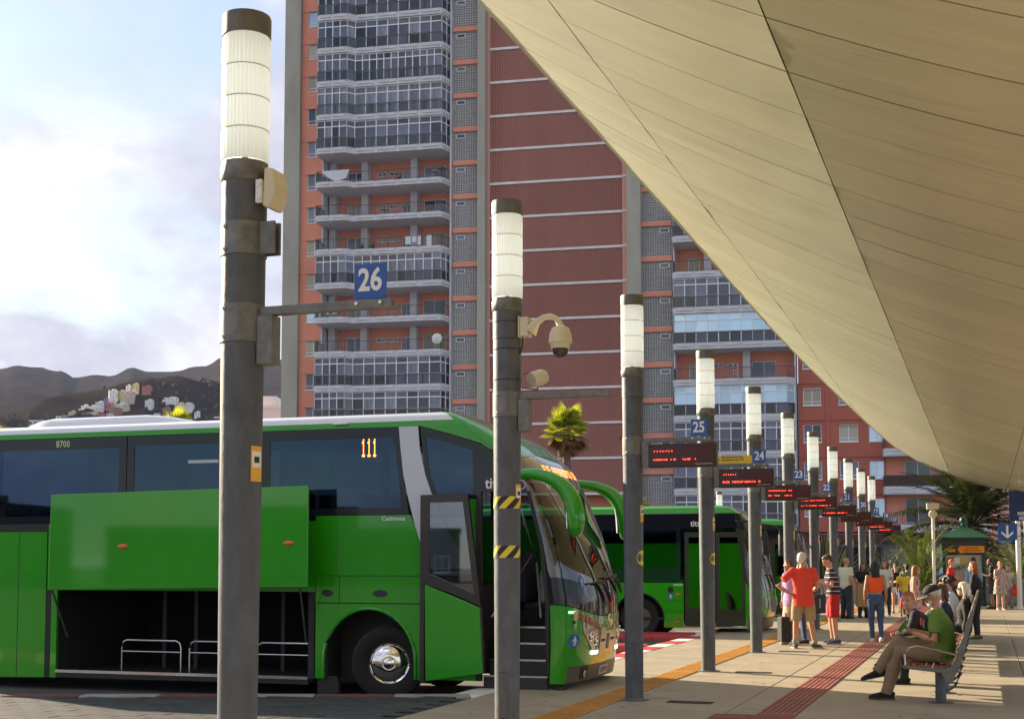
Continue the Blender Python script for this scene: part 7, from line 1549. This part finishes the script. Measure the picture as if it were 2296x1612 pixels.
# kiosk
grn = mat('kiosk_green', (.012, .085, .06), .45, var=.15, vscale=3); dgr = mat('kiosk_frame', (.02, .035, .03), .4)
kz = thing('kiosk', 'small dark green kiosk with a pyramid roof, ball finial and orange sign', 'kiosk', (17.25, 51.2, 0), rad(-19)); kz.scale = (.70, .70, .95)
s = MB(); 
for (z, w) in ((2.66, 1.38), (2.70, 1.38)): pass
prof = [(1.42, 2.66), (1.42, 2.70), (1.05, 2.82), (.62, 2.96), (.22, 3.12), (.12, 3.20)]
s.rings([[(x * q, y * q, z) for x, y in ((-1, -1), (1, -1), (1, 1), (-1, 1))] for q, z in prof]); s.build('kiosk_roof', grn, kz)
s = MB(); s.lathe([(.15, 3.20), (.12, 3.23), (.08, 3.27), (.08, 3.29), (.15, 3.32), (.18, 3.40), (.15, 3.48), (.07, 3.53), (0, 3.54)], 20); s.build('finial', grn, kz, smooth=True)
s = MB()
for x in (-1.0, 1.0):
    for y in (-1.0, 1.0): s.box((x - .08, y - .08, 0), (x + .08, y + .08, 2.40))
s.box((-1.12, -1.12, 2.38), (1.12, 1.12, 2.655)); s.box((-.93, -.98, 0), (.93, -.93, .75)); s.build('kiosk_frame', dgr, kz)
s = MB(); s.box((-.92, -.97, .75), (.92, -.95, 2.0)); s.build('kiosk_glass', mat('kiosk_glass', (.42, .40, .36), .2, var=.2, vscale=2), kz)
s = MB(); s.box((-.92, -.9, .0), (.92, .95, 2.3)); s.build('kiosk_body', dgr, kz)
fsc = MB(); fsc.box((-1.1, -1.16, 2.07), (1.1, -1.122, 2.37)); fs = fsc.build('fascia_sign', mat('fascia_dark', (.05, .03, .02), .5), kz)
s = MB(); s.prism([(-.30, 2.22), (-.18, 2.36), (1.06, 2.36), (1.06, 2.09), (-.18, 2.09)], -1.175, -1.161); s.build('fascia_arrow', mat('sign_orange', (.75, .24, .01), .45), fs)
s = MB(); s.prism([(-.85, 2.12), (-.80, 2.24), (-.42, 2.24), (-.42, 2.12)], -1.172, -1.161); s.build('fascia_logo', MATS['sign_orange'], fs)
text('fascia_text', 'CADA VIERNES\nBOTES MILLONARIOS', .095, mat('sign_brown', (.12, .05, .01), .6), fs, (.42, -1.177, 2.225), bold=.001)
for (a, b, c, d, m) in ((-.85, -.5, 1.62, 1.92, mat('poster_red', (.5, .12, .10), .5)), (-.48, -.2, 1.66, 1.9, paper), (-.18, .2, 1.62, 1.93, mat('poster_gold', (.6, .4, .12), .5)), (.35, .7, 1.35, 1.7, paper), (-.4, .1, .8, 1.1, mat('poster_pink', (.6, .25, .25), .5))): s = MB(); s.box((a, -.978, c), (b, -.972, d)); s.build('poster', m, kz)
# camera pole, planter walls, signs
lp = thing('camera_pole', 'slim pale pole with a boxy head beside the kiosk', 'pole', (15.1, 48.0, -.28), 0); s = MB(); s.lathe([(.085, 0), (.085, .05), (.06, .06), (.055, 3.6)], 16); s.build('shaft', whitep, lp, smooth=True)
s = MB(); s.lathe([(.075, 3.5), (.13, 3.55), (.15, 3.63), (.12, 3.72), (.07, 3.78)], 16); s.build('camera_ball', cream, lp, smooth=True); s = MB(); s.box((-.20, -.1, 3.80), (.20, .1, 4.02)); s.box((-.05, -.06, 3.7), (.05, .06, 3.8)); bev(s.build('camera_head', cream, lp), .01)
gran = mat('planter_stone', (.30, .28, .26), .7, var=.2, vscale=3)
pw = thing('planter_wall', 'low grey stone planter wall behind the people at the kiosk', 'wall', (14.6, 52.5, 0), rad(-19.5)); 
for i in range(6): s = MB(); s.box((-3.9 + i * 1.5, 0, 0), (-2.41 + i * 1.5, .35, .88)); bev(s.build('wall_block', gran, pw), .01); s = MB(); s.box((-3.92 + i * 1.5, -.05, .882), (-2.40 + i * 1.5, .40, .95)); bev(s.build('coping_stone', gran, pw), .01)
soil = MB(); soil.prism([(13, 53.6), (24, 49.8), (27, 60), (15, 66)], -.19, -.1, ax='z'); tag(soil.build('planting_bed', mat('soil', (.05, .04, .03), .95)), kind='structure')
s = MB(); rn = random.Random(2)
for i in range(900):
    p = rp(rn.uniform(.2, 9), rn.uniform(47.5, 52)); a = rn.uniform(0, 6.3); h = rn.uniform(.15, .5); w = V((math.cos(a), math.sin(a), 0)) * .03; d = V((math.cos(a + 1.3) * h * .6, math.sin(a + 1.3) * h * .6, h)); p.z = -.1; s.add([p - w, p + w, p + d], [(0, 1, 2)])
tag(s.build('undergrowth', leafg, fixn=False), kind='stuff')
sg = thing('warning_sign', 'large blue pedestrian sign RESPETE SEÑALES at the right edge', 'sign', rp(5.0, 42.1, 0), RZ)
s = MB(); s.box((-.30, -.03, 3.02), (.86, .0, 4.02)); bk = bev(s.build('sign_board', mat('sign_navy', (.012, .03, .13), .4), sg), .01); s = MB()
def poly(p): s.prism([(.42 + a * .26, 3.68 + b * .26) for a, b in p], -.035, -.031)
poly([(-.14, .95), (.14, .95), (.18, 1.1), (.14, 1.25), (0, 1.3), (-.14, 1.25), (-.18, 1.1)]); poly([(-.22, .85), (.25, .85), (.22, .0), (-.15, .0)]); poly([(-.22, .85), (-.62, .25), (-.52, .15), (-.12, .6)]); poly([(.22, .85), (.55, .3), (.48, .2), (.12, .55)]); poly([(-.15, .02), (.04, .02), (-.35, -1.1), (-.55, -1.05)]); poly([(.02, .02), (.22, .02), (.42, -1.05), (.22, -1.1)])
s.build('walking_figure', lettw, bk); text('sign_text', 'RESPETE', .15, lettw, bk, (.24, -.034, 3.27), bold=.004); text('sign_text', 'SEÑALES', .15, lettw, bk, (.30, -.034, 3.11), bold=.004)
sg2 = thing('arrow_sign', 'smaller blue sign with a white down arrow below the big sign', 'sign', rp(4.62, 41.4, 0), RZ)
s = MB(); s.box((-.30, -.02, 2.36), (.31, .0, 2.93)); b2_ = bev(s.build('sign_board', mat('sign_blue_dark', (.02, .08, .30), .4), sg2), .008)
s = MB(); s.prism([(-.035, 2.86), (.035, 2.86), (.035, 2.50), (-.035, 2.50)], -.024, -.021); s.prism([(-.18, 2.66), (0, 2.50), (0, 2.42), (-.20, 2.60)], -.0242, -.0211); s.prism([(.18, 2.66), (.20, 2.60), (0, 2.42), (0, 2.50)], -.0242, -.0211); s.build('down_arrow', lettw, b2_)
s = MB(); s.box((-.38, -.012, 2.235), (.24, .004, 2.355)); b3_ = s.build('lower_plate', mat('sign_navy', (.012, .03, .13), .4), sg2); text('plate_text', 'ANDENES Y ZONAS\nPEATONALES', .045, lettw, b3_, (-.07, -.014, 2.295))
s = MB(); s.bar((.30, .02, 2.5), (.42, .03, 2.5), .03); s.bar((.30, .02, 2.85), (.42, .03, 2.85), .03); s.build('sign_bracket', galv2, sg2)
# suitcase standing behind the group on the left
sc_ = thing('suitcase', 'dark wheeled suitcase at the feet of the woman in sunglasses', 'suitcase', (5.36, 26.5, 0), rad(5)); s = MB(); s.box((-.10, -.16, .06), (.10, .16, .55)); bev(s.build('case_body', cloth('case_black', (.02, .02, .022)), sc_), .03, 3); s = MB(); s.tube([(0, -.08, .54), (0, -.08, .62), (0, .08, .62), (0, .08, .54)], .012, 6); s.build('handle', steel, sc_)
for y in (-.14, .14): s = MB(); s.lathe([(.03, -.015), (.03, .015)], 12); o = s.build('wheel', blk, sc_); o.location = (.06, y, .03); o.rotation_euler = (rad(90), 0, 0)
# litter on the platform
lit = MB()
for i in range(26):
    p = rp(random.uniform(-1, 6), random.uniform(7, 24), .004); r = random.uniform(.008, .02); a = random.uniform(0, 6.3); lit.add([p + V((math.cos(a + b) * r, math.sin(a + b) * r * .7, random.uniform(0, .006))) for b in (0, 1.6, 3.1, 4.6)], [(0, 1, 2, 3)])
tag(lit.build('litter', paper, fixn=False), kind='stuff')

darkr = mat('dark_render', (.07, .06, .055), .85)
# low buildings across the street behind the viewer, mirrored in the coach's glass and paint
for (x, y, w, h, a, m_, lab) in ((-92, -18, 34, 6.2, 62, darkr, 'low dark building across the street, mirrored in the coach windows'), (-74, -52, 30, 4.4, 42, darkr, 'low brown building across the street, mirrored in the luggage flap'), (-48, -74, 26, 2.9, 28, darkr, 'low flat-roofed building across the street, mirrored in the coach door')):
    r = thing('street_building', lab, 'building', (x, y, -.2), rad(a - 90 + 180)); s = MB(); s.box((-w / 2, 0, 0), (w / 2, 12, h)); s.box((-w / 2 - .1, -.1, h), (w / 2 + .1, .3, h + .5)); s.box((-w * .2, 2, h), (w * .1, 8, h + 2.4)); s.build('wall', m_, r)
    for i in range(int(w / 3)): window(r, -w / 2 + 1.6 + i * 3, 1.7, 1.4, 1.5, .02, kind=i % 3)
# air of the afternoon
haze = MB(); haze.box((-5300, -320, -4), (5300, 5400, 1500)); hz = haze.build('haze', []); tag(hz, kind='stuff')
hm_ = bpy.data.materials.new('haze_air'); hm_.use_nodes = True; n = hm_.node_tree; n.nodes.remove(n.nodes['Principled BSDF']); v_ = n.nodes.new('ShaderNodeVolumePrincipled'); v_.inputs['Color'].default_value = (.50, .62, 1, 1); v_.inputs['Density'].default_value = 0.000018; v_.inputs['Anisotropy'].default_value = .2
n.links.new(v_.outputs[0], n.nodes['Material Output'].inputs['Volume']); hz.data.materials.append(hm_)
